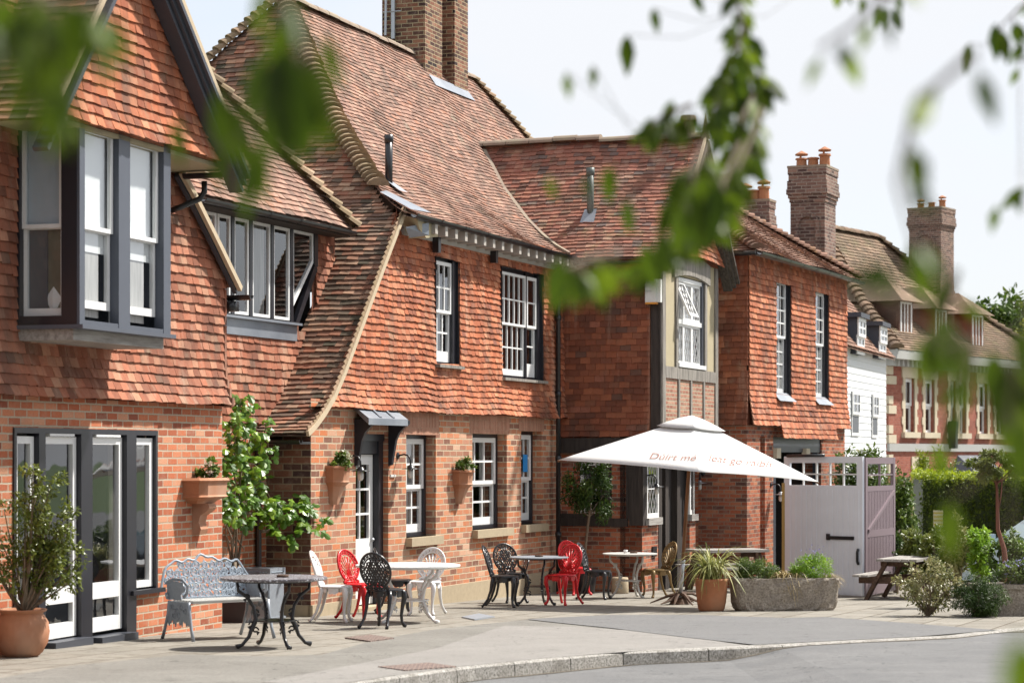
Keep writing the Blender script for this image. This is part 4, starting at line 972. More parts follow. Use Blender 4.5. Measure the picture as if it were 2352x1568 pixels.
mb = tiles(PCr, 0, SL, lambda v: [(yF, 3.5)], .1, .168, lift=.024); mb.quad((eRc, yF, ze - .06), (apx, yF, apz), (apx, 3.5, apz), (eRc, 3.5, ze - .06)); mb.build('right_roof_slope', M['tile_roof_c'], Cc)
rd = MB(); ridge(rd, (apx, -.15, apz + .09), (apx, 3.0, apz + .07), .13, .45); ridge(rd, (apx, yF + .05, apz + .05), (apx, -.13, apz + .03), .12, .9); rd.build('ridge_tiles', M['ridge'], Cc)
fn = MB(); fn.lathe([(.13, 0), (.12, .3), (.15, .33), (.13, .42), (.02, .42)], 10, (apx, yF + .3, apz)); fn.lathe([(.09, 0), (.05, .2), (.0, .48)], 6, (apx, yF - .02, apz)); fn.build('finial', M['ridge'], Cc)
bg = MB(); vg = MB()
for dy, c in ((0, 0), (.07, -.07), (.14, -.13)):
    bg.beam((eRc + .10, yF + dy, ze - .16 + c), (apx, yF + dy, apz - .05 + c), .05, .17, up=(0, 1, 0)); bg.beam((eLc - .05, yF + dy, ze - .10 + c), (apx, yF + dy, apz - .05 + c), .05, .15, up=(0, 1, 0))
bg.build('bargeboard', m_wood('dark_bargeboard', (.035, .03, .026), (.13, .11, .09)), Cc)
vg.beam((eRc + .12, yF - .03, ze - .03), (apx, yF - .03, apz + .05), .06, .04, up=(0, 1, 0)); vg.beam((eLc - .02, yF - .03, ze + .02), (apx, yF - .03, apz + .05), .06, .04, up=(0, 1, 0)); vg.build('verge', M['mortar'], Cc)
gutter(Cc, (eLc - .05, yF + .1, ze - .05), (eLc - .05, -.35, ze - .06), .055); 
best = None
for i in range(60):
    v = .3 + i * .04; P_ = PCl(0, v); s_, z_ = FC.side(1356, 492, P_.x)
    if best is None or abs(z_ - P_.z) < best[0]: best = (abs(z_ - P_.z), P_.x, s_, P_.z)
m = MB(); _, x_, y_, z_ = best; m.tube([(x_, y_, z_ - .2), (x_, y_, z_ + .78)], .06, 10); m.tube([(x_, y_, z_ + .66), (x_, y_, z_ + .80)], .075, 10); o = m.build('vent_pipe', m_plain('green_grey_pipe', (.11, .13, .12), .5), Cc, True); f = MB(); f.quad((x_ - .20, y_ - .13, z_ - .17), (x_ - .20, y_ + .13, z_ - .17), (x_ + .02, y_ + .11, z_ + .08), (x_ + .02, y_ - .11, z_ + .08)); f.build('pipe_flashing', M['lead'], o)
# ================================================================ BUILDING D
FD = Frame(4.41, 43.3, 22.6)
D = thing('tile_hung_coach_house', 'narrow red tile-hung house with two tall sash windows above the open carriage gates', 'house', tuple(FD.o), FD.rz)
WD = 7.3; mpD = front_mp(0); zeD = FD.front(1725, 568)[1]
zbt = FD.front(1725, 976)[1]
gop = (FD.front(1776, 1100)[0], FD.front(1886, 1100)[0], -1, FD.front(1790, 1003)[1])
rec = (FD.front(1746, 1100)[0], FD.front(1757, 1100)[0])
mb = MB(); wall(mb, 0, WD, -1.2, zbt + .1, [(rec[0], rec[1], -.3, gop[3] + .0), gop], mpD, .35)
mb.quad((0, 3.5, -1.2), (0, 0, -1.2), (0, 0, zbt + .1), (0, 3.5, zbt + .1)); mb.quad((rec[0], .35, -1), (rec[1], .35, -1), (rec[1], .35, 2.5), (rec[0], .35, 2.5))
mb.quad((WD, 0, -1.2), (WD, 5, -1.2), (WD, 5, zeD), (WD, 0, zeD)); mb.build('brick_wall', M['brick_c'], D)
rm = MB(); a, b, c, d = gop; rm.quad((a - .2, 2.5, -1), (b + .2, 2.5, -1), (b + .2, 2.5, 2.8), (a - .2, 2.5, 2.8)); rm.quad((b + .2, .35, -1), (b + .2, 2.5, -1), (b + .2, 2.5, 2.8), (b + .2, .35, 2.8)); rm.quad((a - .2, .35, 2.7), (b + .2, .35, 2.7), (b + .2, 2.5, 2.7), (a - .2, 2.5, 2.7)); rm.build('interior', M['room'], D)
hd = MB(); hd.box(a, b, .02, .2, d - .30, d); hd.box(a, a + .35, .05, .15, -1, d - .3); hd.box(b - .12, b, .05, .15, -1, d - .3); hd.box(a + .7, b - .3, .9, .95, -.6, d - .5); hd.build('gate_frame', M['charcoal'], D)
for px_ in (1778, 1846):
    l = MB(); s_ = FD.front(px_, 1020)[0]; l.box(s_, s_ + .28, -.06, .04, d - .42, d - .22); l.build('bulkhead_light', M['cream'], D)
W1 = opn.__call__ if False else None
def opD(l, r, t, b_): z1 = FD.front((l + r) / 2, t)[1]; z0 = FD.front((l + r) / 2, b_)[1]; return (FD.front(l, 700)[0], FD.front(r, 700)[0], z0, z1)
D1 = opD(1778, 1812, 646, 905); D2 = opD(1868, 1899, 672, 914)
def rD(v):
    iv = [(0, WD + .03)]
    for o in (D1, D2):
        if o[2] - .02 < v < o[3]: iv = cut(iv, o[0], o[1])
    return iv
flD = lambda v: -.03 - .09 * max(0, 1 - (v - zbt) / .6)
mb = tiles(lambda u, v: Vector((u, flD(v), v)), zbt, zeD - .05, rD, .112, .175, wav=.004, lift=.032, th=.018)
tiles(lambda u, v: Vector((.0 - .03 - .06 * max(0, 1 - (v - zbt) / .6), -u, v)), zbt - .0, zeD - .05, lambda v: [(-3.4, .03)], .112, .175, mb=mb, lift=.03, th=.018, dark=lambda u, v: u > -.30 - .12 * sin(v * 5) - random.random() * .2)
ts = FD.front(1770, 990); te = FD.front(1896, 1000); tiles(lambda u, v: Vector((u, -.16 - .10 * (1 - (v - te[1] + .1) / .5), v)), zbt - .24, zbt - .01, lambda v: [(ts[0], te[0])], .10, .175, mb=mb)
for x0, x1, z0, z1 in ((0, D1[0], zbt, zeD), (D1[1], D2[0], zbt, zeD), (D2[1], WD, zbt, zeD), (D1[0], D1[1], zbt, D1[2]), (D1[0], D1[1], D1[3], zeD), (D2[0], D2[1], zbt, D2[2]), (D2[0], D2[1], D2[3], zeD)): mb.quad((x0, -.015, z0), (x1, -.015, z0), (x1, -.015, z1), (x0, -.015, z1), (.1, 1, 0))
mb.quad((-.01, 3.5, zbt), (-.01, 0, zbt), (-.01, 0, zeD), (-.01, 3.5, zeD), (.1, 1, 0)); mb.quad((0, -.1, zbt), (WD, -.1, zbt), (WD, 0, zbt), (0, 0, zbt))
mb.build('wall_tiles', M['tile_wall'], D)
for o in (D1, D2):
    a, b, c, d = o; rv = MB()
    for x in (a, b): rv.quad((x, -.05, c), (x, .16, c), (x, .16, d), (x, -.05, d))
    rv.quad((a, -.05, d), (a, .16, d), (b, .16, d), (b, -.05, d)); rv.box(b - .1, b, .02, .12, c, d); rv.build('window_lining', M['black'], D)
    cu_ = MB(); cu_.box(a + .05, b - .15, .10, .105, c + .1, c + (d - c) * .46); cu_.build('net_curtain', M['curtain'], D); room(D, mpD, a, b, c, d, -.17, 1.0, 'room_grey'); sash(D, front_mp(.04), a + .01, b - .10, c + .03, d, 0, cols=3, rows=8, fr=.06, bar=.028, name='tall_sash_window')
    s_ = MB(); s_.quad((a - .05, -.14, c - .14), (b + .1, -.14, c - .14), (b + .02, .02, c + .03), (a, .02, c + .03)); s_.build('lead_sill', M['lead'], D)
dD, pk = 5.2, .64; eo = .28; zr = zeD + dD / 2 * pk
def PD(u, v): t = v / sqrt(1 + pk * pk); return Vector((u, -eo + t, zeD - .12 + t * pk + .02 * sin(u * 1.7)))
VD = (dD / 2 + eo) * sqrt(1 + pk * pk)
mb = tiles(PD, 0, VD, lambda v: [(-eo + v * .842, WD + eo - v * .842)], .1, .17, lift=.03, sag=.014)
tiles(lambda u, v: Vector((-eo + v * .842, -u, zeD - .12 + v * .842 * pk)), 0, VD, lambda v: [(-(dD + eo) + v * .842, eo - v * .842)], .1, .17, lift=.03, mb=mb)
a = (-eo, -eo, zeD - .14); b = (WD + eo, -eo, zeD - .14); r1 = (dD / 2, dD / 2, zr); r2 = (WD - dD / 2, dD / 2, zr); c = (WD + eo, dD + eo, zeD - .14); d = (-eo, dD + eo, zeD - .14)
mb.poly([a, b, r2, r1], (.1, 1, 0)); mb.poly([b, c, r2], (.1, 1, 0)); mb.poly([c, d, r1, r2]); mb.poly([d, a, r1], (.1, 1, 0)); mb.build('hipped_roof', M['tile_roof_d'], D)
mb = MB(); bonnets(mb, [(-eo, -eo, zeD - .08), (dD / 2, dD / 2, zr + .06)], 30, .13); bonnets(mb, [(WD + eo, -eo, zeD - .08), (WD - dD / 2, dD / 2, zr + .06)], 30, .13); ridge(mb, r1, r2, .14); mb.build('hip_and_ridge_tiles', M['tile_roof_d'], D)
gutter(D, (-eo, -eo - .05, zeD - .14), (WD + eo, -eo - .05, zeD - .16), .065); gutter(D, (-eo - .05, 2.5, zeD - .14), (-eo - .05, -eo, zeD - .14), .065)
sf = MB(); sf.box(-eo, WD + eo, -eo + .03, -.02, zeD - .14, zeD - .10); sf.box(-eo + .03, -.02, -.02, 3, zeD - .14, zeD - .10); sf.build('soffit', M['greywood'], D)
M['brick_st'] = m_brick('stack_brick', [(0, (.10, .065, .06)), (.5, (.20, .12, .10)), (1, (.30, .19, .15))], (.36, .30, .25), .010, .3)
def stack(par, x0, x1, y0, y1, z0, z1, pots=3, arch=True, cap=.12, potmat='terra_orange'):
    m = MB(); h = z1 - z0
    m.box(x0, x1, y0, y1, z0, z1 - .75)
    for i, (e, a, b) in enumerate(((.02, .75, .66), (.045, .66, .58), (.075, .58, .46), (.06, .46, .28), (.035, .28, .14), (.05, .14, 0))): m.box(x0 - e, x1 + e, y0 - e, y1 + e, z1 - a, z1 - b)
    if arch:
        ym = (y0 + y1) / 2; w = (y1 - y0) * .30; zt = z1 - 1.25; zb_ = z0 + .3; pts = []
        for s in range(9): t = pi * s / 8; pts.append((ym + w * cos(t), zt + w * sin(t)))
        for (a, b), (c, d) in zip([(ym + w, zb_)] + pts, pts + [(ym - w, zb_)]): m.beam((x0 - .02, a, b), (x0 - .02, c, d), .09, .07, up=(1, 0, 0))
    o = m.build('chimney', M['brick_st'], par)
    c_ = MB(); c_.box(x0 - .06, x1 + .06, y0 - .06, y1 + .06, z1, z1 + .05); c_.build('chimney_cap', M['ridge'], o)
    for i in range(pots):
        y = y0 + (y1 - y0) * (.16 + .68 * i / max(1, pots - 1)); k = MB(); hh = .22 + .07 * ((i * 7) % 3 == 0)
        k.lathe([(.12, 0), (.11, hh * .8), (.14, hh * .85), (.13, hh), (.09, hh), (.09, hh - .1)], 10, ((x0 + x1) / 2, y, z1 + .05))
        if i != 1: k.lathe([(.14, 0), (.15, .03), (.02, .10)], 8, ((x0 + x1) / 2, y, z1 + .05 + hh + .06)); k.box((x0 + x1) / 2 - .1, (x0 + x1) / 2 - .07, y - .02, y + .02, z1 + .05 + hh - .02, z1 + .12 + hh)
        k.build('chimney_pot', M[potmat], o)
    return o
tp = 2 - (388 - HY) * 50.6 / F
stack(D, 7.32, 8.25, .45, 1.22, -.9, tp)
t2 = 2 - (468 - HY) * 49.5 / F
s2 = 6.9
stack(D, 6.0, 6.4, 1.35, 2.25, zeD, 2 - (466 - HY) * 49.7 / F, pots=4, arch=False)
# ================================================================ white weatherboarded house G
FG = Frame(8.9, 61.0, 17.8)
G = thing('weatherboarded_house', 'white weatherboarded cottage with two small dormers, between the coach house and the big brick house', 'house', tuple(FG.o), FG.rz)
zG = FG.front(1990, 815)[1]; WG = FG.front(2034, 900)[0]
mb = MB(); z = -1.0
while z < zG:
    mb.add([(-2, -.022, z), (WG, -.022, z), (WG, -.008, z + .19), (-2, -.008, z + .19), (-2, 0, z), (WG, 0, z)], [(0, 1, 2, 3), (4, 5, 1, 0)], (random.random(),) * 3); z += .185
mb.quad((WG, 0, -1), (WG, 5, -1), (WG, 5, zG), (WG, 0, zG)); mb.build('weatherboard_wall', M['board'], G)
for l, r, t, b_ in ((1953, 1970, 898, 1000), (2000, 2013, 905, 1005)):
    a = FG.front(l, 900)[0]; b = FG.front(r, 900)[0]; z0 = FG.front(l, b_)[1]; z1 = FG.front(l, t)[1]; k = MB(); k.box(a, b, -.04, -.01, z0, z1); k.build('interior', M['room_grey'], G); sash(G, front_mp(-.08), a, b, z0, z1, 0, cols=2, rows=4, fr=.08, bar=.04, glass='glass_far')
mb = tiles(lambda u, v: Vector((u, -.25 + v * .62, zG + .05 + v * .78)), 0, 4.0, lambda v: [(-2, WG + .2)], .14, .25, lift=.03)
mb.quad((-2, -.25, zG), (WG + .2, -.25, zG), (WG + .2, 2.2, zG + 3.1), (-2, 2.2, zG + 3.1)); mb.build('roof', M['tile_roof_d'], G)
for l, r, t, b_ in ((1952, 1969, 728, 812), (2003, 2019, 748, 822)):
    a = FG.front(l, 760)[0]; b = FG.front(r, 760)[0]; z0 = FG.front(l, b_)[1]; z1 = FG.front(l, t)[1]; k = MB(); k.box(a, b, -.18, 2.2, z0, z1); o = k.build('dormer', M['slate'], G)
    k = MB(); k.box(a - .12, b + .12, -.32, 2.3, z1, z1 + .12); k.build('dormer_roof', M['slate'], o); sash(G, front_mp(-.24), a, b, z0, z1, 0, cols=2, rows=4, fr=.10, bar=.05, glass='glass_far', name='dormer_window')
# ================================================================ big brick house F
FF = Frame(11.75, 72.0, 32.9)
Fh = thing('brick_villa', 'large red-brick villa with cream quoins and dormers behind the hedge on the right', 'house', tuple(FF.o), FF.rz)
zF = FF.front(2045, 824)[1]; WF = 13.6; dF = 9.0; pF = .90
mb = MB(); wins = []
for l, r in ((2078, 2100), (2124, 2146), (2182, 2196), (2202, 2218), (2248, 2268), (2288, 2308)):
    a = FF.front(l, 930)[0]; b = FF.front(r, 930)[0]; z0 = FF.front((l + r) / 2, 992)[1]; z1 = FF.front((l + r) / 2, 868)[1]; wins.append((a, b, z0, z1))
for i in range(len(wins)): wins[i] = (wins[i][0], wins[i][1], wins[0][2], wins[0][3])
g1_ = (FF.front(2100, 1100)[0], FF.front(2125, 1100)[0], -.6, FF.front(2110, 1078)[1])
wall(mb, 0, WF, -1.5, zF + .1, wins + [g1_], front_mp(0), .3); mb.quad((0, dF, -1.5), (0, 0, -1.5), (0, 0, zF), (0, dF, zF)); mb.quad((WF, 0, -1.5), (WF, dF, -1.5), (WF, dF, zF), (WF, 0, zF)); mb.build('brick_wall', M['brick_far'], Fh)
qn = MB(); z = -1.0; i = 0
while z < zF - .3: w = .55 if i % 2 else .3; qn.box(-.03, w, -.03, .02, z, z + .26, r=(.5,) * 3); qn.box(-.03, .0, .0, .9 - w, z, z + .26, r=(.5,) * 3); z += .30 if i % 2 else .62; i += 1
qn.build('quoins', M['cream'], Fh)
for a, b, c, d in wins + [g1_]:
    qn = MB(); n = 7; h = (d - c) / n
    for k in range(n): e = .26 if k % 2 else .17; qn.box(a - e, a, -.03, .02, c + k * h, c + k * h + h, r=(.5,) * 3); qn.box(b, b + e, -.03, .02, c + k * h, c + k * h + h, r=(.5,) * 3)
    qn.box(a - .25, b + .25, -.035, .02, d, d + .42, r=(.5,) * 3); qn.box(a - .25, b + .25, -.12, .04, c - .18, c, r=(.5,) * 3)
    qn.build('window_surround', M['cream'], Fh)
bn = MB(); zb1 = FF.front(2045, 1018)[1]; zb0 = FF.front(2045, 1036)[1]; bn.box(-.06, WF, -.06, .02, zb0, zb1); bn.box(-.5, WF + .5, -.5, .1, zF - .02, zF + .28); 
x = -.3
while x < WF: bn.box(x, x + .14, -.30, 0, zF - .22, zF - .02); x += .36
bn.build('cornice', m_plain('grey_white_cornice', (.40, .40, .38), .7, .1, 4), Fh)
for i, (a, b, c, d) in enumerate(wins): sash(Fh, front_mp(.09), a, b, c, d, 0, cols=1, rows=2, fr=.12, bar=.05, glass='glass_far', name='sash_window'); 
sash(Fh, front_mp(.22), *g1_, 0, cols=2, rows=2, fr=.08, bar=.05, glass='glass_far', name='sash_window')
rm = MB(); rm.quad((0, .45, -1.4), (WF, .45, -1.4), (WF, .45, zF), (0, .45, zF)); rm.build('interior', M['room_grey'], Fh)
ov = .5; e = zF + .25; q_ = dF / 2
SLF = (q_ + ov) * sqrt(1 + pF * pF); cs = 1 / sqrt(1 + pF * pF)
bell = lambda t: e + t * pF - .35 * math.exp(-t / .8) * 0 - .25 * sin(min(t, 5) / 5 * pi)
mb = tiles(lambda u, v: Vector((u, -ov + v * cs, bell(v * cs))), 0, SLF, lambda v: [(-ov + v * cs, WF + ov - v * cs)], .16, .27, lift=.035, th=.02)
tiles(lambda u, v: Vector((-ov + v * cs, -u, bell(v * cs))), 0, SLF, lambda v: [(-(dF + ov) + v * cs, ov - v * cs)], .16, .27, lift=.035, th=.02, mb=mb)
n = 6
for i in range(n):
    t0 = (q_ + ov) * i / n; t1 = (q_ + ov) * (i + 1) / n; z0, z1 = bell(t0) - .05, bell(t1) - .05; r = (.1, 1, 0)
    mb.quad((-ov + t0, -ov + t0, z0), (WF + ov - t0, -ov + t0, z0), (WF + ov - t1, -ov + t1, z1), (-ov + t1, -ov + t1, z1), r); mb.quad((-ov + t0, dF + ov - t0, z0), (-ov + t0, -ov + t0, z0), (-ov + t1, -ov + t1, z1), (-ov + t1, dF + ov - t1, z1), r)
    mb.quad((WF + ov - t0, -ov + t0, z0), (WF + ov - t0, dF + ov - t0, z0), (WF + ov - t1, dF + ov - t1, z1), (WF + ov - t1, -ov + t1, z1), r)
mb.build('roof', M['tile_far'], Fh)
mb = MB(); bonnets(mb, [(-ov + t, -ov + t, bell(t) + .05) for t in (0, 1, 2, 3, 4, 5)], 26, .2); bonnets(mb, [(WF + ov - t, -ov + t, bell(t) + .05) for t in (0, 1, 2, 3, 4, 5)], 26, .2); ridge(mb, (q_, q_, bell(5)), (WF - q_, q_, bell(5)), .2); mb.build('hip_tiles', M['tile_far'], Fh)
def dormer(l, r, t, b_, yd):
    yd = -.3
    while yd < 4 and bell(yd + ov) < FF.front(l, b_, yd)[1] + .05: yd += .05
    a = FF.front(l, t, yd)[0]; b = FF.front(r, t, yd)[0]; z1 = FF.front(l, t, yd)[1]; z0 = FF.front(l, b_, yd)[1]
    k = MB(); k.box(a - .1, b + .1, yd + .02, yd + 3.2, z0, z1); o = k.build('dormer', M['tile_side'], Fh)
    k = MB(); m_ = (a + b) / 2; A_ = (a - .45, yd - .25, z1 - .02); B_ = (b + .45, yd - .25, z1 - .02); P_ = (m_, yd + .7, z1 + .75); Q = (m_, yd + 3.2, z1 + .75); C_ = (a - .45, yd + 3.2, z1); D_ = (b + .45, yd + 3.2, z1)
    k.poly([A_, B_, P_]); k.poly([A_, P_, Q, C_]); k.poly([B_, D_, Q, P_]); k.poly([C_, D_, B_, A_]); recalc(k.build('dormer_roof', M['tile_far'], o))
    sash(Fh, front_mp(yd), a, b, z0, z1, 0, cols=3, rows=1, fr=.09, bar=.07, mid=False, glass='glass_far', name='dormer_window'); k = MB(); k.quad((a - .2, yd - .5, z0 - .35), (b + .3, yd - .5, z0 - .35), (b + .1, yd, z0 + .02), (a - .1, yd, z0 + .02)); k.build('lead_apron', M['lead'], o)
dormer(2069, 2095, 690, 768, 1.2); dormer(2150, 2174, 708, 782, 1.3); dormer(2234, 2258, 720, 798, 1.2)
stack(Fh, 9.8, 11.0, 2.3, 3.5, 6.0, 2 - (484 - HY) * 82.5 / F, pots=3, arch=True)
dp = MB(); s_ = FF.front(2175, 1000)[0]; dp.box(s_, s_ + .2, -.3, -.05, zb0 + .1, zb1 + .75); dp.build('soil_pipe', M['gutter'], Fh)
bw = MB(); s_ = FF.front(2185, 1050)[0]; bw.add([(s_, -.02, 1.3), (s_ + 3.2, -.02, 1.3), (s_ + 3.0, -1.6, .7), (s_ + .2, -1.6, .7), (s_ + .5, -.02, 2.0), (s_ + 2.8, -.02, 2.0)], [(4, 5, 2, 3), (0, 4, 3), (5, 1, 2)]); bw.build('slate_porch_roof', M['slate'], Fh)
# ================================================================ opposite side of the street (only mirrored in the panes)
FO = Frame(9.5, 6, 17)
O = thing('opposite_cottage', 'white weatherboarded cottage across the street, outside the frame and only mirrored in the panes', 'house', tuple(FO.o), FO.rz)
mb = MB(); z = -1
while z < 4.2: mb.add([(-4, .03, z), (16, .03, z), (16, .0, z + .2), (-4, .0, z + .2)], [(3, 2, 1, 0)]); z += .2
mb.box(-4, 16, -5, -.02, -1, 4.2); mb.build('weatherboard_wall', M['board'], O)
mb = MB(); mb.poly([(-4.2, .4, 4.1), (16.2, .4, 4.1), (16.2, -2.5, 6.4), (-4.2, -2.5, 6.4)]); mb.poly([(-4.2, -5.4, 4.1), (16.2, -5.4, 4.1), (16.2, -2.5, 6.4), (-4.2, -2.5, 6.4)]); mb.build('roof', M['tile_roof_d'], O)
for x in range(-3, 15, 3): k = MB(); k.box(x, x + 1.1, .0, .06, .8, 2.2); k.build('window', M['room'], O)
# ================================================================ GROUND
KP = [(-14, -6), (-9, 3), (-5, 11), (-3, 15.2)]
for px, py in ((870, 1560), (1090, 1530), (1430, 1498), (1690, 1487), (1900, 1476), (2200, 1461), (2352, 1443), (2550, 1432)):
    g = gpt(px, py); KP.append((g.x, g.y))
KP += [(12, 40), (30, 70), (60, 110)]
def kY(X): return interp(KP, X)
xs = sorted(set([-14, -11, -9, -7, -5, -4, -3] + [-2.6 + .3 * i for i in range(46)] + [12, 14, 17, 21, 26, 32, 40, 50]))
drop = lambda X: .125 - .112 * sstep(2.1, 3.0, X) + .06 * sstep(5.6, 6.6, X)
def strip(name, mat, y0f, y1f, zf, n, kind='structure'):
    m = MB(); rows = []
    for X in xs:
        a, b = y0f(X), y1f(X); rows.append([(X, a + (b - a) * (i / n) ** 1.8, 0) for i in range(n + 1)])
    for r, s in zip(rows, rows[1:]):
        for i in range(n):
            q = [r[i], s[i], s[i + 1], r[i + 1]]; m.poly([(p[0], p[1], zf(p[0], p[1])) for p in q])
    o = m.build(name, mat); tag(o, kind=kind); return o
k = N('slab_paving'); o_ = k.geo(); mp = k.n('Mapping'); k.l(o_, mp.inputs[0]); mp.inputs['Rotation'].default_value = (0, 0, radians(-70))
b = k.n('TexBrick'); k.l(mp.outputs[0], b.inputs['Vector'])
for q, v in (('Scale', 1), ('Mortar Size', .016), ('Brick Width', .75), ('Row Height', .5), ('Mortar Smooth', .4), ('Bias', 0)): b.inputs[q].default_value = v
b.inputs['Color1'].default_value = (.235, .22, .195, 1); b.inputs['Color2'].default_value = (.30, .283, .253, 1); b.inputs['Mortar'].default_value = (.12, .10, .075, 1)
n1 = k.noise(o_, 30, 4, .7); n2 = k.noise(o_, 1.2, 5, .6); n3 = k.noise(o_, 5, 4)
c = k.mix(k.mr(n1, .3, .7, 0, .7), b.outputs['Color'], (.62, .58, .5), 'MULTIPLY'); c = k.mix(k.mr(n2, .45, .7, 0, .4), c, (.30, .27, .225)); c = k.mix(k.mr(n3, .55, .72, 0, .6), c, (.11, .09, .065))
k.done(c, .92, k.math('SUBTRACT', k.math('MULTIPLY', n1, .4), b.outputs['Fac']), .6, .01, spec=.2); M['slab'] = k.m
def m_tar(name, base, dark, light, patch=.5, sc=90):
    k = N(name); g = k.geo(); n1 = k.noise(g, sc, 3, .7); n2 = k.noise(g, .9, 5, .6); n3 = k.noise(g, 240, 2)
    mpp = k.n('Mapping'); k.l(g, mpp.inputs[0]); mpp.inputs['Rotation'].default_value = (0, 0, .5); mpp.inputs['Scale'].default_value = (.25, 2.2, 1); n4 = k.noise(mpp.outputs[0], 1.5, 4)
    c = k.mix(k.mr(n1, .35, .65), dark, base); c = k.mix(k.mr(n2, .4, .7, 0, patch), c, light); c = k.mix(k.mr(n4, .5, .7, 0, patch * .7), c, dark); c = k.mix(k.mr(n3, .60, .78, 0, .7), c, tuple(min(1, q * 1.6) for q in light)); n6 = k.noise(g, 34, 4, .8); c = k.mix(k.mr(n6, .50, .66, 0, .55), c, tuple(q * .55 for q in dark)); n7 = k.noise(g, 3.3, 5, .7); c = k.mix(k.mr(n7, .56, .70, 0, .5), c, tuple(q * .7 for q in dark))
    v = k.n('TexVoronoi'); v.feature = 'DISTANCE_TO_EDGE'; v.inputs['Scale'].default_value = .55; wv = k.n('VectorMath', operation='ADD'); nn = k.n('TexNoise'); nn.inputs['Scale'].default_value = 2.5; k.l(g, nn.inputs[0]); k.l(g, wv.inputs[0]); k.l(nn.outputs['Color'], wv.inputs[1]); k.l(wv.outputs[0], v.inputs['Vector'])
    cr = k.mr(v.outputs['Distance'], .0, .006, .75, 0); c = k.mix(cr, c, tuple(q * .35 for q in dark))
    return k.done(c, .88, n6, .7, .008, spec=.25)
M['tar'] = m_tar('grey_road', (.165, .165, .165), (.115, .115, .117), (.22, .217, .212), .5)
M['grit'] = m_tar('gritty_footway', (.215, .205, .185), (.15, .142, .128), (.27, .26, .235), .5, 120)
M['patch'] = m_tar('asphalt_patch', (.175, .173, .172), (.135, .134, .134), (.21, .207, .202), .3)
M['concrete'] = m_tar('pale_concrete', (.26, .245, .23), (.21, .20, .185), (.30, .285, .265), .4, 150)
strip('pavement', M['slab'], lambda X: kY(X) + .10, lambda X: max(95, kY(X) + 30), zg, 60)
strip('road', M['tar'], lambda X: -14 if X > -9 else -30, lambda X: kY(X) + .02, lambda X, Y: zpl(Y) - drop(X), 30)
M['gutter_grit'] = m_tar('gutter_grit', (.13, .11, .085), (.07, .06, .045), (.19, .165, .13), .7, 60); strip('road_edge_grit', M['gutter_grit'], lambda X: kY(X) - .10 - .05 * sin(X * 3.1) - .03 * sin(X * 7.7), lambda X: kY(X) + .015, lambda X, Y: zpl(Y) - drop(X) + .004, 2)
g_ = MB(); g_.poly([(-400, -300, -1.6), (600, -300, -1.6), (600, 700, -1.6), (-400, 700, -1.6)]); tag(g_.build('ground', m_plain('field_ground', (.07, .11, .03), .95, .3, .3)), kind='structure')
# kerb stones, one object of the setting with joints
kb = MB(); P = []
for (x0, y0), (x1, y1) in zip(KP[3:-2], KP[4:-1]):
    n = max(1, int(hypot(x1 - x0, y1 - y0) / .3)); P += [Vector((x0 + (x1 - x0) * i / n, y0 + (y1 - y0) * i / n, 0)) for i in range(n)]
acc = 0
for i, (a, b) in enumerate(zip(P, P[1:])):
    d = (b - a).normalized(); nn = Vector((-d.y, d.x, 0)); ga = .012 if i % 3 == 0 else 0; a2 = a + d * ga; za, zb_ = zpl(a.y), zpl(b.y); dr_ = drop(a.x); r = (random.random(),) * 3
    wv = random.uniform(-.006, .006); e = .022
    L = [(a2 - nn * .02, -.5), (a2 - nn * (-.0), -.012), (a2 + nn * e, .004), (a2 + nn * .14, .006)]
    v0 = [(p.x, p.y, za + z + (wv if 0 else 0)) for p, z in L]; v1 = [(p.x + (b - a2).x, p.y + (b - a2).y, zb_ + z) for p, z in L]
    kb.add(v0 + v1, [(0, 4, 5, 1), (1, 5, 6, 2), (2, 6, 7, 3)], r)
tag(kb.build('kerb', M['granite']), kind='structure')
def patch(name, pts, mat, dz=.004):
    W = [gpt(*p) for p in pts]; m = MB()
    import mathutils
    tri = mathutils.geometry.tessellate_polygon([[Vector((w.x, w.y, 0)) for w in W]])
    for t in tri: m.poly([(W[i].x, W[i].y, zpl(W[i].y) + dz) for i in t])
    o = recalc(m.build(name, mat)); tag(o, kind='structure'); return o
def kline(pxs, off=.17): 
    out = []
    return out
band = [(-60, 1568), (150, 1530), (420, 1503), (620, 1507), (740, 1503), (860, 1470), (1000, 1445), (1130, 1431), (1225, 1421), (1500, 1423)]
def kpx(px):
    # picture y of the kerb's back edge for a picture x
    for i in range(400):
        X = -4 + i * .03; Y = kY(X) + .15; x = CX + F * X / Y
        if x >= px: return HY + F * (HC - zpl(Y)) / Y
    return 1480
patch('footway', band + [(1600, 1475), (1650, kpx(1650)), (1400, kpx(1400)), (1150, kpx(1150)), (900, kpx(900)), (700, 1585), (300, 1650), (-60, 1700)], M['grit'])
patch('concrete_strip', [(1160, 1437), (1330, 1440), (1500, 1452), (1720, kpx(1720)), (1500, kpx(1500)), (1250, kpx(1250)), (1050, kpx(1050)), (900, kpx(900)), (760, 1575), (600, 1568), (800, 1530), (1000, 1490)], M['concrete'], .008)
patch('asphalt_apron', [(1208, 1423), (1400, 1413), (1600, 1413), (1800, 1420), (1900, 1418), (2060, 1430), (2290, kpx(2290) + .5), (2100, kpx(2100)), (1900, kpx(1900)), (1735, kpx(1735)), (1560, 1463), (1400, 1443), (1300, 1433)], M['patch'], .012)
def flat_thing(name, pts, mat, label, cat, dz=.016, grate=None):
    W = [gpt(*p) for p in pts]; m = MB(); top = [(w.x, w.y, zpl(w.y) + dz) for w in W]; m.poly(top)
    n = len(top)
    for i in range(n): a, b = top[i], top[(i + 1) % n]; m.quad((a[0], a[1], a[2] - .03), (b[0], b[1], b[2] - .03), b, a)
    return tag(m.build(name, mat), label, cat)
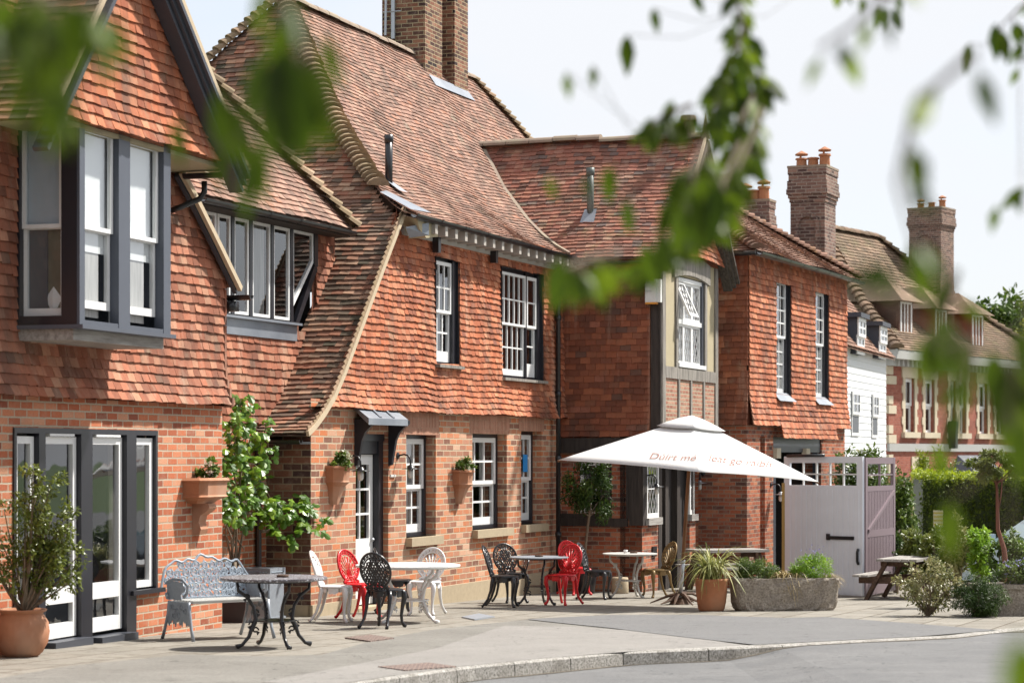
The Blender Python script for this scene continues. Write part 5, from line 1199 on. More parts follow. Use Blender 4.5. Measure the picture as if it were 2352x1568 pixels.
kk = N('rusty_grating'); gg = kk.geo(); vv_ = kk.n('TexBrick'); kk.l(gg, vv_.inputs['Vector'])
for q, v in (('Scale', 1), ('Mortar Size', .012), ('Brick Width', .08), ('Row Height', .05)): vv_.inputs[q].default_value = v
vv_.inputs['Color1'].default_value = (.26, .19, .16, 1); vv_.inputs['Color2'].default_value = (.32, .23, .19, 1); vv_.inputs['Mortar'].default_value = (.10, .07, .06, 1); kk.done(vv_.outputs['Color'], .7, vv_.outputs['Fac'], .6, .01); M['grating'] = kk.m
flat_thing('manhole_cover', [(868, 1533), (930, 1542), (1048, 1533), (985, 1524)], M['grating'], 'rusty square manhole cover in the pale footway by the kerb', 'manhole cover')
flat_thing('manhole_cover', [(1060, 1418), (1090, 1424), (1136, 1417), (1100, 1410)], M['iron_grey'], 'small grey drain cover in the slabs between the two groups of chairs', 'drain cover')
flat_thing('manhole_cover', [(792, 1466), (850, 1474), (905, 1467), (850, 1459)], M['grating'], 'brown cover in the paving right of the dark filigree table', 'manhole cover')
# ================================================================ FOLIAGE helpers
def leaf(mb, p, d, up, L, W, fold=.25, r=None):
    d = d.normalized(); s = d.cross(up)
    if s.length < 1e-3: s = d.cross(Vector((1, .1, 0)))
    s.normalize(); n = s.cross(d)
    t = p + d * L - n * L * .14; c = p + d * L * .45
    if L < .058 or W < .3 * L and L < .2:
        m1 = p + d * L * .42 + s * W * .5 - n * W * fold; m2 = p + d * L * .42 - s * W * .5 - n * W * fold
        mb.add([p, m1, t, m2, c], [(0, 1, 4), (1, 2, 4), (2, 3, 4), (3, 0, 4)], r); return
    q = [p + d * L * f + s * W * g - n * (abs(g) * W * fold * 2 + L * f * f * .10) for f, g in ((.16, .34), (.42, .5), (.72, .30), (.72, -.30), (.42, -.5), (.16, -.34))]
    mb.add([p, q[0], q[1], q[2], t, q[3], q[4], q[5], c], [(0, 1, 8), (1, 2, 8), (2, 3, 8), (3, 4, 8), (4, 5, 8), (5, 6, 8), (6, 7, 8), (7, 0, 8)], r)
def rv(): 
    while True:
        v = Vector((random.uniform(-1, 1), random.uniform(-1, 1), random.uniform(-1, 1)))
        if .05 < v.length < 1: return v
def blob(mb, c, R, n, L, W, clumps=None, cr=.28, hang=.2, shell=.35, flat=False, sd=None):
    """leaves gathered in clumps inside an ellipsoid"""
    c = Vector(c); clumps = clumps or max(8, n // 40); cs = []
    for _ in range(clumps):
        v = rv().normalized() * (shell + (1 - shell) * random.random() ** .5) * random.uniform(.75, 1.05); cs.append((v, random.random()))
    for i in range(n):
        v, tone = random.choice(cs); q = v + rv() * cr; p = c + Vector((q.x * R[0], q.y * R[1], q.z * R[2]))
        if p.z < c.z - R[2] * 1.1: continue
        d = rv().normalized() + q * .5 + Vector((0, 0, -hang)); up = Vector((0, 0, 1)) + rv() * .8
        s = random.uniform(.7, 1.2); leaf(mb, p, d, up, L * s, W * s, r=(min(1, max(0, tone * .6 + random.random() * .4)), random.random() ** 2, 0))
    return cs
def twigs(mb, base, tips, r0, r1=.006, n=5, wob=.08):
    for t in tips:
        a = Vector(base); b = Vector(t); pts = []; off = rv() * wob * (b - a).length
        for i in range(n + 1): f = i / n; pts.append(a.lerp(b, f) + off * sin(f * pi) + rv() * wob * .25)
        mb.tube(pts, [r0 + (r1 - r0) * i / n for i in range(n + 1)], 5)
# ================================================================ GARDEN FURNITURE
def heading(fx, fy): return atan2(fy, fx) - pi / 2
def spot(px, py): g = gpt(px, py); return (g.x, g.y, g.z + .004)
def make_chair(label, mat, style, loc, face, cat='chair', group=None, arms=False, sc=1.0):
    t = thing('cast_metal_chair' if not arms else 'cast_metal_armchair', label, cat, loc, heading(*face), group); t.scale = (sc,) * 3; m_ = M[mat]
    s = MB(); s.lathe([(.02, .445), (.12, .452), (.195, .458), (.212, .452), (.215, .438), (.20, .430), (.02, .430)], 26, cap0=True)
    n = 48
    for i in range(n):
        a, b = 2 * pi * i / n, 2 * pi * (i + 1) / n; lo = lambda q: .43 - .035 - .030 * abs(cos(2 * q)) ** 2 - .012 * abs(sin(10 * q)); r = .198
        if i % 6 == 3: continue
        s.quad((r * cos(a), r * sin(a), lo(a)), (r * cos(b), r * sin(b), lo(b)), (r * cos(b), r * sin(b), .435), (r * cos(a), r * sin(a), .435)); r = .190
        s.quad((r * cos(b), r * sin(b), lo(b)), (r * cos(a), r * sin(a), lo(a)), (r * cos(a), r * sin(a), .435), (r * cos(b), r * sin(b), .435))
    s.build('seat', m_, t, False)
    for sx in (-1, 1):
        l = MB(); P = [(.135, .125, .43), (.165, .155, .40), (.172, .162, .34), (.155, .148, .24), (.145, .138, .14), (.150, .145, .06), (.170, .168, .02), (.185, .185, .012)]
        l.tube([(sx * x, y, z) for x, y, z in P], [.034, .040, .034, .024, .019, .018, .025, .018], 8); l.build('leg', m_, t, True)
        l = MB(); P = [(.135, -.135, .43), (.15, -.155, .36), (.148, -.175, .24), (.155, -.215, .12), (.175, -.27, .04), (.185, -.30, .015)]
        l.tube([(sx * x, y, z) for x, y, z in P], [.030, .028, .021, .018, .018, .022], 8); l.build('leg', m_, t, True)
    bp = lambda u, v, w=0: Vector((u, -.185 - (v - .45) * .30 + .55 * u * u + w, v))
    k = MB(); cz, ru, rv_ = .675, .195, .205
    el_ = lambda f, a: (ru * f * cos(a), cz + rv_ * f * sin(a))
    H = []
    for i in range(33):
        a = radians(-58) + radians(296) * i / 32; H.append(el_(1, a))
    H = [(.13, .45), (.15, .475)] + H + [(-.15, .475), (-.13, .45)]
    # outer hoop then inner hoop
    k.tube([bp(*p) for p in H], .015, 7)
    k.tube([bp(*el_(.74, radians(-62) + radians(304) * i / 30)) for i in range(31)], .008, 6)
    nn = 34
    for i in range(nn):
        a = radians(-50) + radians(280) * i / (nn - 1); da = radians(3.4) * (1 if i % 2 else -1)
        k.tube([bp(*el_(.74, a - da)), bp(*el_(.87, a + da)), bp(*el_(1, a - da))], .0085, 5)
    k.tube([bp(*el_(.87, radians(-50) + radians(280) * i / 40)) for i in range(41)], .0045, 5)
    if style == 'fan':
        for i in range(11):
            a = radians(6 + 168 * i / 10); x1, z1 = .145 * cos(a), .545 + .245 * sin(a) * .95
            q = el_(.72, atan2((z1 - cz) / rv_, x1 / ru)); k.tube([bp(0, .525), bp(x1 * .5, .525 + (z1 - .525) * .5), bp(*((q[0] + x1) / 2, (q[1] + z1) / 2))], [.011, .0065, .014], 6, flat=.6)
        vs = [bp(0, .50)] + [bp(.055 * cos(radians(15 * i)), .53 + .06 * sin(radians(15 * i))) for i in range(13)]
        for i in range(1, 13): k.add([vs[0], vs[i], vs[i + 1]], [(0, 1, 2)])
        k.tube([bp(-.14, .56), bp(-.05, .535), bp(.05, .535), bp(.14, .56)], .009, 6)
    else:
        for i in range(-4, 5):
            for sg in (1, -1):
                x0 = i * .036; pts = []
                for j in range(9):
                    z = .50 + .045 * j; x = x0 + sg * (z - .66) * .55
                    if (x / (ru * .74)) ** 2 + ((z - cz) / (rv_ * .74)) ** 2 < 1.0 or z < .56 and abs(x) < .12: pts.append(bp(x, z))
                if len(pts) > 1: k.tube(pts, .0095, 5)
        for (x, z, r) in ((0, .70, .045), (-.07, .66, .03), (.07, .66, .03), (0, .60, .035), (-.06, .75, .025), (.06, .75, .025)):
            k.tube([bp(x + r * cos(2 * pi * i / 12), z + r * sin(2 * pi * i / 12)) for i in range(12)], .0085, 5, closed=True)
    for sg in (-1, 1):
        for (x, z, r) in ((.095, .505, .030), (.045, .488, .022), (.115, .56, .020)):
            k.tube([bp(sg * (x + r * (1 - i * .05) * cos(i * .6)), z + r * (1 - i * .05) * sin(i * .6)) for i in range(11)], .007, 5)
    k.tube([bp(-.14, .468), bp(0, .474), bp(.14, .468)], .011, 6)
    for i in range(9): x = -.125 + .25 * i / 8; k.tube([bp(x, .455), bp(x * .8 + (.012 if i % 2 else -.012), .50), bp(x * .75, .555)], .0085, 5)
    k.build('backrest', m_, t, True)
    if arms:
        for sx in (-1, 1):
            l = MB(); l.tube([(sx * .185, -.22, .66), (sx * .235, -.12, .67), (sx * .245, .02, .655), (sx * .225, .11, .63), (sx * .20, .13, .58), (sx * .18, .12, .50), (sx * .165, .11, .44)], [.012, .013, .014, .016, .012, .010, .012], 7)
            for q in (.0, .06, -.06): l.tube([(sx * .235, q, .655), (sx * .225, q + .03, .58), (sx * .19, q, .46)], .006, 5)
            l.build('arm', m_, t, True)
    return t
GA, GB = 'chairs around the white table', 'chairs around the grey table'
make_chair('white cast-metal chair side-on, nearest the dark filigree table', 'iron_white', 'fan', spot(770, 1428), (1, -.12), group=GA)
make_chair('red chair with fan back between the two white chairs, left of the white table', 'iron_red', 'fan', spot(832, 1421), (.82, -.58), group=GA)
make_chair('black lattice-backed chair with its back to us in front of the white table', 'iron_black', 'lace', spot(884, 1441), (.42, .9), group=GA, sc=1.02)
make_chair('black chair half hidden behind the foremost black chair, by the doorway', 'iron_black', 'lace', spot(912, 1407), (1, .1), group=GA)
make_chair('white chair with fan back facing us behind the white table', 'iron_white', 'fan', spot(977, 1412), (-.3, -.95), group=GA)
make_chair('black chair side-on at the left edge of the small grey table', 'iron_black', 'lace', spot(1158, 1394), (1, -.15), group=GB)
make_chair('black armchair with lattice back between the side-on black chair and the grey table', 'iron_black', 'lace', spot(1176, 1384), (.45, -.9), group=GB, arms=True, cat='armchair')
make_chair('bright red chair in the sun, at the right of the small grey table', 'iron_red', 'fan', spot(1290, 1389), (-.55, -.83), group=GB)
make_chair('red chair in the shade behind the bright red chair and the black armchair', 'iron_red', 'fan', spot(1324, 1366), (.5, -.8), group=GB)
make_chair('black chair in the parasol shade, left of the pale bistro table', 'iron_black', 'lace', spot(1372, 1376), (1, -.3), group=GB)
make_chair('bronze-coloured chair at the right of the pale bistro table by the dark door', 'iron_gold', 'fan', spot(1508, 1372), (-.9, -.45))
# ---- tables
k = N('filigree_top'); o_ = k.obj(); v = k.n('TexVoronoi'); v.inputs['Scale'].default_value = 34; k.l(o_, v.inputs['Vector']); n1 = k.noise(o_, 60, 3)
c = k.mix(k.mr(v.outputs['Distance'], .25, .5), (.48, .49, .53), (.11, .10, .11)); k.done(c, .35, v.outputs['Distance'], .8, .006, spec=.6); M['filigree'] = k.m
def make_table(label, loc, R, h, top, leg, nl=4, rot=0.0, shelf=True, thick=.022, foot=1.0, name='bistro_table'):
    t = thing(name, label, 'table', loc, rot); m = MB()
    m.lathe([(.01, h - thick), (R - .01, h - thick), (R, h - thick * .7), (R, h - .004), (R - .012, h), (.01, h + .001)], 48, cap0=True, cap1=True); m.build('table_top', M[top], t)
    rm = MB(); rm.lathe([(R * .77, h - thick - .018), (R * .78, h - thick), (R * .75, h - thick), (R * .74, h - thick - .018)], 40, cap0=False); rm.build('top_rim', M[leg], t)
    for i in range(nl):
        a = 2 * pi * i / nl + .4; l = MB(); S = lambda r, z: Vector((r * cos(a), r * sin(a), z)); Rr = R * .74
        P = [(Rr, h - .03), (Rr * .97, h - .13), (Rr * .72, h - .20), (Rr * .56, h - .30), (Rr * .50, h * .42), (Rr * .52, h * .36), (Rr * .60, h * .28), (Rr * .68, h * .16), (Rr * .86 * foot, h * .05), (Rr * 1.02 * foot, h * .025)]
        l.tube([S(*p) for p in P], [.015, .018, .019, .018, .021, .027, .023, .019, .018, .028], 7)
        for (r0, z0, sg) in ((.72, .72, 1), (.50, .50, -1), (.60, .33, 1), (.50, .25, -1)):
            C = Vector((Rr * r0 * cos(a), Rr * r0 * sin(a), h * z0)); pts = []
            for j in range(9): q = j * .62; rr = .035 * (1 - j * .07); pts.append(C + Vector((cos(a) * rr * cos(q) * sg, sin(a) * rr * cos(q) * sg, rr * sin(q))))
            l.tube(pts, .0095, 5)
            l.add([C, C + Vector((cos(a) * .05 * sg, sin(a) * .05 * sg, -.02)), C + Vector((cos(a) * .02 * sg, sin(a) * .02 * sg, -.055))], [(0, 1, 2)])
        l.build('leg', M[leg], t, True)
    if shelf:
        m = MB(); q = R * .40; m.lathe([(.02, h * .37), (q, h * .37), (q, h * .37 + .015), (.02, h * .37 + .016)], 24, cap1=True); m.build('shelf', M[leg], t)
    return t
def on_top(px, py, X, Y, z): return (X, Y, z)
sp = spot(629, 1486); T1 = make_table('large dark filigree garden table in front of the blue-grey bench', sp, .545, .72, 'filigree', 'iron_black', rot=.1, thick=.03, name='garden_table')
sp2 = spot(937, 1428); T2 = make_table('white round table among the red, black and white chairs', sp2, .66, .72, 'table_white', 'iron_white', rot=.5, thick=.03, name='garden_table')
sp3 = spot(1238, 1388); T3 = make_table('small grey bistro table between the black chairs and the bright red chair', sp3, .44, .71, 'iron_grey', 'iron_black', nl=3, rot=.9)
sp4 = spot(1447, 1372); T4 = make_table('pale bistro table with ornate legs under the left edge of the parasol', sp4, .44, .71, 'table_cream', 'table_cream', nl=3, rot=.75)
def ashtray(px, spt, h, label, dx, dy, mat='iron_black', r=.06):
    m = MB(); m.lathe([(r, 0), (r * 1.05, .025), (r * .85, .025), (r * .8, .008), (.0, .008)], 14); o = m.build('ashtray', M[mat], None, True, (spt[0] + dx, spt[1] + dy, spt[2] + h + .001)); tag(o, label, 'ashtray', 'ashtrays on the tables')
ashtray(0, sp, .72, 'dark ashtray on the large filigree table', .1, -.1, 'brownwood'); ashtray(0, sp3, .71, 'dark ashtray on the small grey table', .0, -.05, 'brownwood'); ashtray(0, sp4, .71, 'dark ashtray on the pale bistro table beside a small white cup', .06, 0, 'brownwood')
m = MB(); m.lathe([(.03, 0), (.035, .05), (.03, .05), (.02, .01)], 10); tag(m.build('cup', M['table_white'], None, True, (sp4[0] - .07, sp4[1] + .02, sp4[2] + .711)), 'small white cup on the pale bistro table', 'cup')
# ---- cast bench
b0 = spot(503, 1466); BN = thing('cast_metal_bench', 'pale blue-grey cast-metal bench with fern-pattern back by the left brick wall', 'bench', b0, heading(.62, -.78))
Lb = .50; bk = lambda u, v, w=0: Vector((u, -.20 - (v - .42) * .30 + w, v))
m = MB(); m.box(-Lb + .03, Lb - .03, -.19, .24, .405, .425)
for i in range(7): y = -.17 + i * .062; m.box(-Lb + .03, Lb - .03, y, y + .045, .426, .438)
m.build('seat', M['table_cream'], BN)
m = MB(); topv = lambda u: .80 + .05 * cos(u * 2.2) + .05 * math.exp(-(u / .10) ** 2) - .26 * max(0, (abs(u) - .42) / .17) ** 1.6
us_ = [-.58 + 1.16 * i / 40 for i in range(41)]
m.tube([bk(u, topv(u) + .015 * sin(u * 40)) for u in us_], .014, 6); m.tube([bk(u, .445) for u in us_[3:-3]], .012, 5)
random.seed(21)
for r_ in range(5):
    for i in range(11):
        u = -.50 + .10 * i + (.05 if r_ % 2 else 0); v = .48 + .078 * r_
        if v > topv(u) - .04 or abs(u) > .54: continue
        R_ = random.uniform(.040, .055); q0 = random.uniform(0, 6)
        m.tube([bk(u + R_ * (1 - j * .035) * cos(q0 + j * .5), v + R_ * (1 - j * .035) * sin(q0 + j * .5)) for j in range(13)], .0095, 5)
        for s_ in range(5):
            a = q0 + s_ * 1.26 + 1; c0 = bk(u, v, .004); p1 = bk(u + .062 * cos(a), v + .062 * sin(a), .008); sd_ = Vector((-sin(a), 0, cos(a))) * .018
            m.add([c0, (c0 + p1) / 2 + sd_, p1, (c0 + p1) / 2 - sd_], [(0, 1, 2, 3)])
m.build('backrest', M['iron_bluegrey'], BN, False)
for sx in (-1, 1):
    m = MB(); x = sx * Lb
    m.tube([(x, -.25, .62), (x, -.12, .66), (x, .08, .655), (x, .18, .60), (x, .17, .52), (x, .10, .47)], .018, 7)
    m.prism([(-.24, .44), (-.26, .62), (-.10, .64), (.08, .63), (.13, .55), (.04, .50), (.06, .44)], x - .006, x + .006, lambda u, v, w: (w, u, v))
    for j in range(5): m.tube([(x, -.18 + j * .07 + .03 * cos(i * .7), .56 + .03 * sin(i * .7)) for i in range(9)], .008, 5)
    m.build('arm', M['iron_grey'], BN, False)
    for pts in ([(x, .20, .42), (x, .22, .30), (x * 1.01, .27, .12), (x * 1.02, .32, .0)], [(x, -.2, .42), (x, -.23, .28), (x, -.30, .12), (x, -.36, .0)]):
        m = MB(); m.tube(pts, [.022, .02, .017, .02], 7); m.build('leg', M['iron_grey'], BN, True)
    m = MB(); lob = [(.235 - .475 * i / 28, .235 - .035 * abs(sin(i * 1.15)) - .05 * sin(i * .42) ** 2 + .02 * sin(i * 2.3)) for i in range(29)]; m.prism([(-.22, .42), (.20, .42), (.225, .34)] + lob + [(-.24, .34)], x - .005, x + .005, lambda u, v, w: (w, u, v)); [m.tube([(x + .012 * sg, uu + .028 * cos(q * .7), .34 + vv + .028 * sin(q * .7)) for q in range(9)], .006, 4) for sg in (-1, 1) for uu, vv in ((-.14, .02), (-.05, -.02), (.05, .02), (.13, -.02), (0, -.07), (-.1, -.08))]; m.build('fern_panel', M['iron_grey'], BN)
# ---- parasol
def weld(o, ang):
    import bmesh
    bm = bmesh.new(); bm.from_mesh(o.data); bmesh.ops.remove_doubles(bm, verts=bm.verts, dist=.0005); bmesh.ops.recalc_face_normals(bm, faces=bm.faces); bm.to_mesh(o.data); bm.free()
    o.data.polygons.foreach_set('use_smooth', [True] * len(o.data.polygons)); o.data.set_sharp_from_angle(angle=radians(ang)); o.data.update()
ub = spot(1561, 1387); U = thing('parasol', 'big white square parasol with faded lettering on a varnished pole', 'parasol', ub)
hub = at(1590, 958, 33.9); cL = at(1281, 1056, 33.7); cN = at(1604, 1083, 32.05); cR = at(1881, 1106, 33.5); cF = cL + cR - cN; cF.z = 1.86
Lc = lambda p: Vector(p) - Vector(ub)
cor = [cL, cN, cR, cF]
m = MB(); ns = 10
def sagp(p, t, s):  # t along edge, s from hub
    return p - Vector((0, 0, 1)) * (.07 * sin(pi * s) * (1 - .0)) + Vector((0, 0, 1)) * (.03 * sin(pi * t) * s)
for i in range(4):
    a, b = cor[i], cor[(i + 1) % 4]; G_ = []
    for r_ in range(ns + 1):
        s_ = r_ / ns; row = []
        for t_ in range(9):
            t = t_ / 8; e = a.lerp(b, t); c_ = (a + b + cor[(i + 2) % 4] + cor[(i + 3) % 4]) / 4; inw = .035 * sin(pi * t) * s_; p = hub.lerp(e, s_); p = p + (hub - e) * inw * .6; row.append(Lc(p))
        G_.append(row)
    for r_ in range(ns):
        for t_ in range(8): m.quad(G_[r_][t_], G_[r_ + 1][t_], G_[r_ + 1][t_ + 1], G_[r_][t_ + 1], (.5,) * 3)
k = N('parasol_canvas'); o_ = k.obj(); wv = k.noise(o_, 3.0, 4); c = k.mix(k.mr(wv, .3, .7, 0, .4), (.76, .755, .74), (.70, .695, .68)); k.done(c, .9, wv, .35, .03, spec=.15, trans=.22); M['canopy'] = k.m
cn_ = m.build('canopy', M['canopy'], U); weld(cn_, 9); cn_.modifiers.new('s', 'SOLIDIFY').thickness = .003
m = MB()
ct = hub + Vector((0, 0, .035))
Rv = [[] for _ in range(4)]
for j, s_ in enumerate((0, .10, .20, .265)):
    row = []
    for i in range(16):
        a = cor[i // 4]; b = cor[(i // 4 + 1) % 4]; t = (i % 4) / 4; e = a.lerp(b, t); rd_ = (e - hub); bulge = (.03, .055, .055, .045)[j]; rad = 1 + .12 * sin(pi * (i % 4) / 4) * s_ * 2; row.append(Lc(hub + rd_ * s_ * rad + Vector((0, 0, bulge))))
    Rv[j] = row
for j in range(3):
    for i in range(16): m.quad(Rv[j][i], Rv[j + 1][i], Rv[j + 1][(i + 1) % 16], Rv[j][(i + 1) % 16], (.5,) * 3)
vc = m.build('vent_cap', M['canopy'], cn_, True); weld(vc, 35); vc.modifiers.new('s', 'SOLIDIFY').thickness = .004
m = MB(); top = Lc(hub) - Vector((0, 0, .05)); mid = Lc(at(1574, 1215, 33.95)); low = Vector((0, 0, .0))
m.tube([top, mid.lerp(low, .45)], .027, 10); m.build('pole', M['pole'], U, True)
m = MB(); m.tube([mid.lerp(low, .42), low], .031, 10); m.tube([mid.lerp(low, .41), mid.lerp(low, .44)], .037, 10); m.build('pole_socket', M['steel'], U, True)
m = MB(); hb = top.lerp(mid, .35)
m.tube([hb + Vector((0, 0, .05)), hb - Vector((0, 0, .05))], .05, 10)
m.build('runner', M['pole'], U, True)
for c_ in cor:
    m = MB(); m.beam(top + (Lc(c_) - top) * .02, Lc(c_) - Vector((0, 0, .02)), .02, .03); m.build('rib', M['pole'], U); m = MB(); m.beam(hb, top.lerp(Lc(c_), .48) - Vector((0, 0, .03)), .015, .022); m.build('strut', M['pole'], U)
m = MB()
for i in range(9):
    a = i * .7 + .2; L_ = random.uniform(.28, .5); m.tube([(0, 0, .16), (cos(a) * L_ * .4, sin(a) * L_ * .4, random.uniform(.06, .16)), (cos(a) * L_, sin(a) * L_, .012)], [.05, .035, .012], 6, flat=.7)
m.lathe([(.16, 0), (.12, .06), (.05, .14), (.035, .2)], 10); m.build('base', M['brownwood'], U)
def text_on(parent, txt, fn, shear, mat, name='lettering'):
    cu = bpy.data.curves.new('t', 'FONT'); cu.body = txt; cu.size = 1; cu.shear = shear; cu.offset = -.012; ob = link(bpy.data.objects.new('t', cu)); bpy.context.view_layer.update(); dg = bpy.context.evaluated_depsgraph_get()
    me = bpy.data.meshes.new_from_object(ob.evaluated_get(dg)); bpy.data.objects.remove(ob)
    W_ = max(v.co.x for v in me.vertices); H_ = .7
    for v_ in me.vertices: v_.co = fn(v_.co.x / W_, v_.co.y / H_)
    me.materials.clear(); me.materials.append(mat); o = link(bpy.data.objects.new(name, me)); o.parent = parent; return o
def on_panel(a, b, p0, p1, hgt):
    n = (a - hub).cross(b - hub).normalized()
    if n.y > 0: n = -n
    A_ = a - hub; B_ = b - hub
    def fn(u, v):
        px = p0[0] + (p1[0] - p0[0]) * u; py = p0[1] + (p1[1] - p0[1]) * u - hgt * v * .9 + 1.5 * sin(u * pi); d = Vector(((px - CX) / F, 1, -(py - HY) / F)); o = Vector((0, 0, HC)); t = (hub - o).dot(n) / d.dot(n); q = o + d * t - hub; aa, ab, bb, qa, qb = A_.dot(A_), A_.dot(B_), B_.dot(B_), q.dot(A_), q.dot(B_); D_ = aa * bb - ab * ab; ca_q = (qa * bb - qb * ab) / D_; cb_q = (qb * aa - qa * ab) / D_; s_ = ca_q + cb_q; tt_ = cb_q / s_
        f8 = min(max(tt_ * 8, 0), 7.999); i8 = int(f8); fr_ = f8 - i8; g_ = min(max(s_ * ns, 0), ns - .001); r8 = int(g_); gr_ = g_ - r8
        def gp(r_, t_): t2 = t_ / 8; s2 = r_ / ns; e = a.lerp(b, t2); p = hub.lerp(e, s2); return p + (hub - e) * .035 * sin(pi * t2) * s2 * .6
        p = gp(r8, i8).lerp(gp(r8, i8 + 1), fr_).lerp(gp(r8 + 1, i8).lerp(gp(r8 + 1, i8 + 1), fr_), gr_)
        return Lc(p + n * .009)
    return fn
text_on(U, 'Dúirt mé', on_panel(cL, cN, (1488, 1055), (1600, 1058), 15), .35, M['letter'])
text_on(U, 'leat go raibh', on_panel(cN, cR, (1626, 1059), (1774, 1076), 17), .25, M['letter'])
# ---- picnic tables
def picnic(label, loc, d, ln=1.5):
    t = thing('picnic_table', label, 'picnic table', loc, atan2(d[1], d[0]), 'wooden picnic tables'); h = ln / 2
    m = MB()
    for i in range(5): y = -.36 + i * .148; m.box(-h, h, y, y + .135, .70, .745)
    m.build('table_top', M['greywood'], t)
    for sy in (-1, 1):
        m = MB()
        for j in (0, 1): y = sy * .66 + (j - .5) * .15 - .065; m.box(-h, h, y, y + .13, .42, .455)
        m.build('bench_seat', M['greywood'], t)
    for sx in (-1, 1):
        x = sx * (h - .22)
        m = MB(); m.box(x - .03, x + .03, -.74, .74, .30, .42); m.build('crossbeam', M['brownwood'], t); m = MB(); m.box(x - .02, x + .02, -.34, .34, .61, .70); m.build('top_bearer', M['brownwood'], t)
        for sy in (-1, 1): m = MB(); m.beam((x + sx * .045, sy * .60, .0), (x + sx * .045, sy * .22, .70), .06, .13, up=(1, 0, 0)); m.build('leg', M['brownwood'], t)
    return t
p = spot(2085, 1376); picnic('dark brown picnic table with grey top in front of the mauve gate', (p[0], p[1], p[2]), (.42, .9))
p = spot(2240, 1368); picnic('second picnic table behind the flower planter at the right', (p[0] - .05, p[1] - .3, p[2] + .02), (.5, .86))
X_, Y_ = 3.75, 40.3; picnic('weathered picnic table against the shaded brick wall behind the spiky potted plant', (X_, Y_, zg(X_, Y_)), (.94, .3), 1.3)
# ---- gates
hx, hy = FD.w(gop[0] + .06, -.05)[:2]
def gate_leaf(name, label, a, b, zb_, zt_, mat, cols, brace=False, side=1, fs=None):
    a = Vector(a); b = Vector(b); L_ = (b - a).length; t = thing(name, label, 'gate', (a.x, a.y, zb_), atan2((b - a).y, (b - a).x)); h = zt_ - zb_; m = MB(); zw = h * (1 - .215)
    st = .13
    m.box(0, st, -.03, .03, 0, h); m.box(L_ - st, L_, -.03, .03, 0, h); m.box(st, L_ - st, -.028, .028, h - .12, h); m.box(st, L_ - st, -.028, .028, zw - .08, zw + .015)
    if brace:
        m.box(st, L_ - st, -.029, .028, 0, .16); m.box(st, L_ - st, -.029, .028, h * .42, h * .42 + .13); m.beam((st, 0, h * .47), (L_ - st, 0, zw - .10), .055, .12, up=(0, 1, 0))
    else: m.box(st, L_ - st, -.028, .028, 0, .03)
    m.build('gate_frame', M[mat], t); g = MB(); g.box(.01, L_ - .01, -.018 if brace else -.031, .018, .02, zw - .04)
    n = int(L_ / .115)
    if not brace:
        for i in range(1, n): x = L_ * i / n; g.box(x - .048, x + .048, -.040, -.030, .02, zw - .06)
    else:
        for i in range(1, n): x = st + (L_ - 2 * st) * i / n; g.box(x - .04, x + .04, -.024, -.017, .1, zw - .08)
    g.build('boarding', M[mat], t)
    k_ = MB(); q = MB(); a0, a1, z0, z1 = st, L_ - st, zw + .015, h - .12
    for i in range(1, cols): x = a0 + (a1 - a0) * i / cols; k_.box(x - .013, x + .013, -.02, .02, z0, z1)
    k_.box(a0, a1, -.019, .019, (z0 + z1) / 2 - .013, (z0 + z1) / 2 + .013); k_.build('glazing_bar', M['white'] if not brace else M[mat], t); q.quad((a0, 0, z0), (a1, 0, z0), (a1, 0, z1), (a0, 0, z1)); q.build('pane', M['gate_glass'], t)
    return t, L_
M['gate_glass'] = m_glass('clear_gate_glass', (.93, .95, .95), .25)
dg_ = 42.6; A1 = at(1803, 1300, 43.6); B1 = at(1983, 1300, 42.3); zb1_ = at(1983, 1368, 42.3).z; zt1 = at(1983, 1048, 42.3).z
gt, gl1 = gate_leaf('boarded_gate', 'pale lilac boarded gate leaf with glazed top and black latch, standing open', (A1.x, A1.y, 0), (B1.x, B1.y, 0), zb1_, zt1, 'lilac', 5)
m = MB(); m.box(gl1 * .56, gl1 * .90, -.06, -.036, (zt1 - zb1_) * .40, (zt1 - zb1_) * .425); m.box(gl1 * .56, gl1 * .60, -.07, -.036, (zt1 - zb1_) * .395, (zt1 - zb1_) * .44); m.build('latch_bar', M['gutter'], gt)
m = MB(); m.tube([(gl1 - .07, -.06, .58), (gl1 - .07, -.09, .64), (gl1 - .07, -.09, .80), (gl1 - .07, -.06, .86)], .028, 6); m.build('pull_handle', M['gutter'], gt)
m = MB(); m.box(-.05, .02, -.035, .035, 0, zt1 - zb1_ - .5); m.build('gate_edge', M['straw'] if 'straw' in M else m_plain('bare_wood_edge', (.45, .33, .12), .7), gt)
m = MB(); m.tube([(.1, -.06, zt1 - zb1_ + .01), (gl1 * .55, -.10, zt1 - zb1_ + .02)], .028, 8); m.build('door_closer_bar', M['gutter'], gt, True)
C1 = at(2053, 1300, 44.2); zt2_ = at(2053, 1050, 44.2).z
g2, _ = gate_leaf('boarded_gate', 'mauve gate leaf with diagonal brace folded back behind the pale lilac gate', (B1.x + .02, B1.y + .02, 0), (C1.x, C1.y, 0), zb1_, zt2_, 'mauve', 2, True)
m = MB(); m.box(_ * .85, _ * .85 + .03, -.05, -.02, .15, .30); m.build('drop_bolt', M['gutter'], g2)
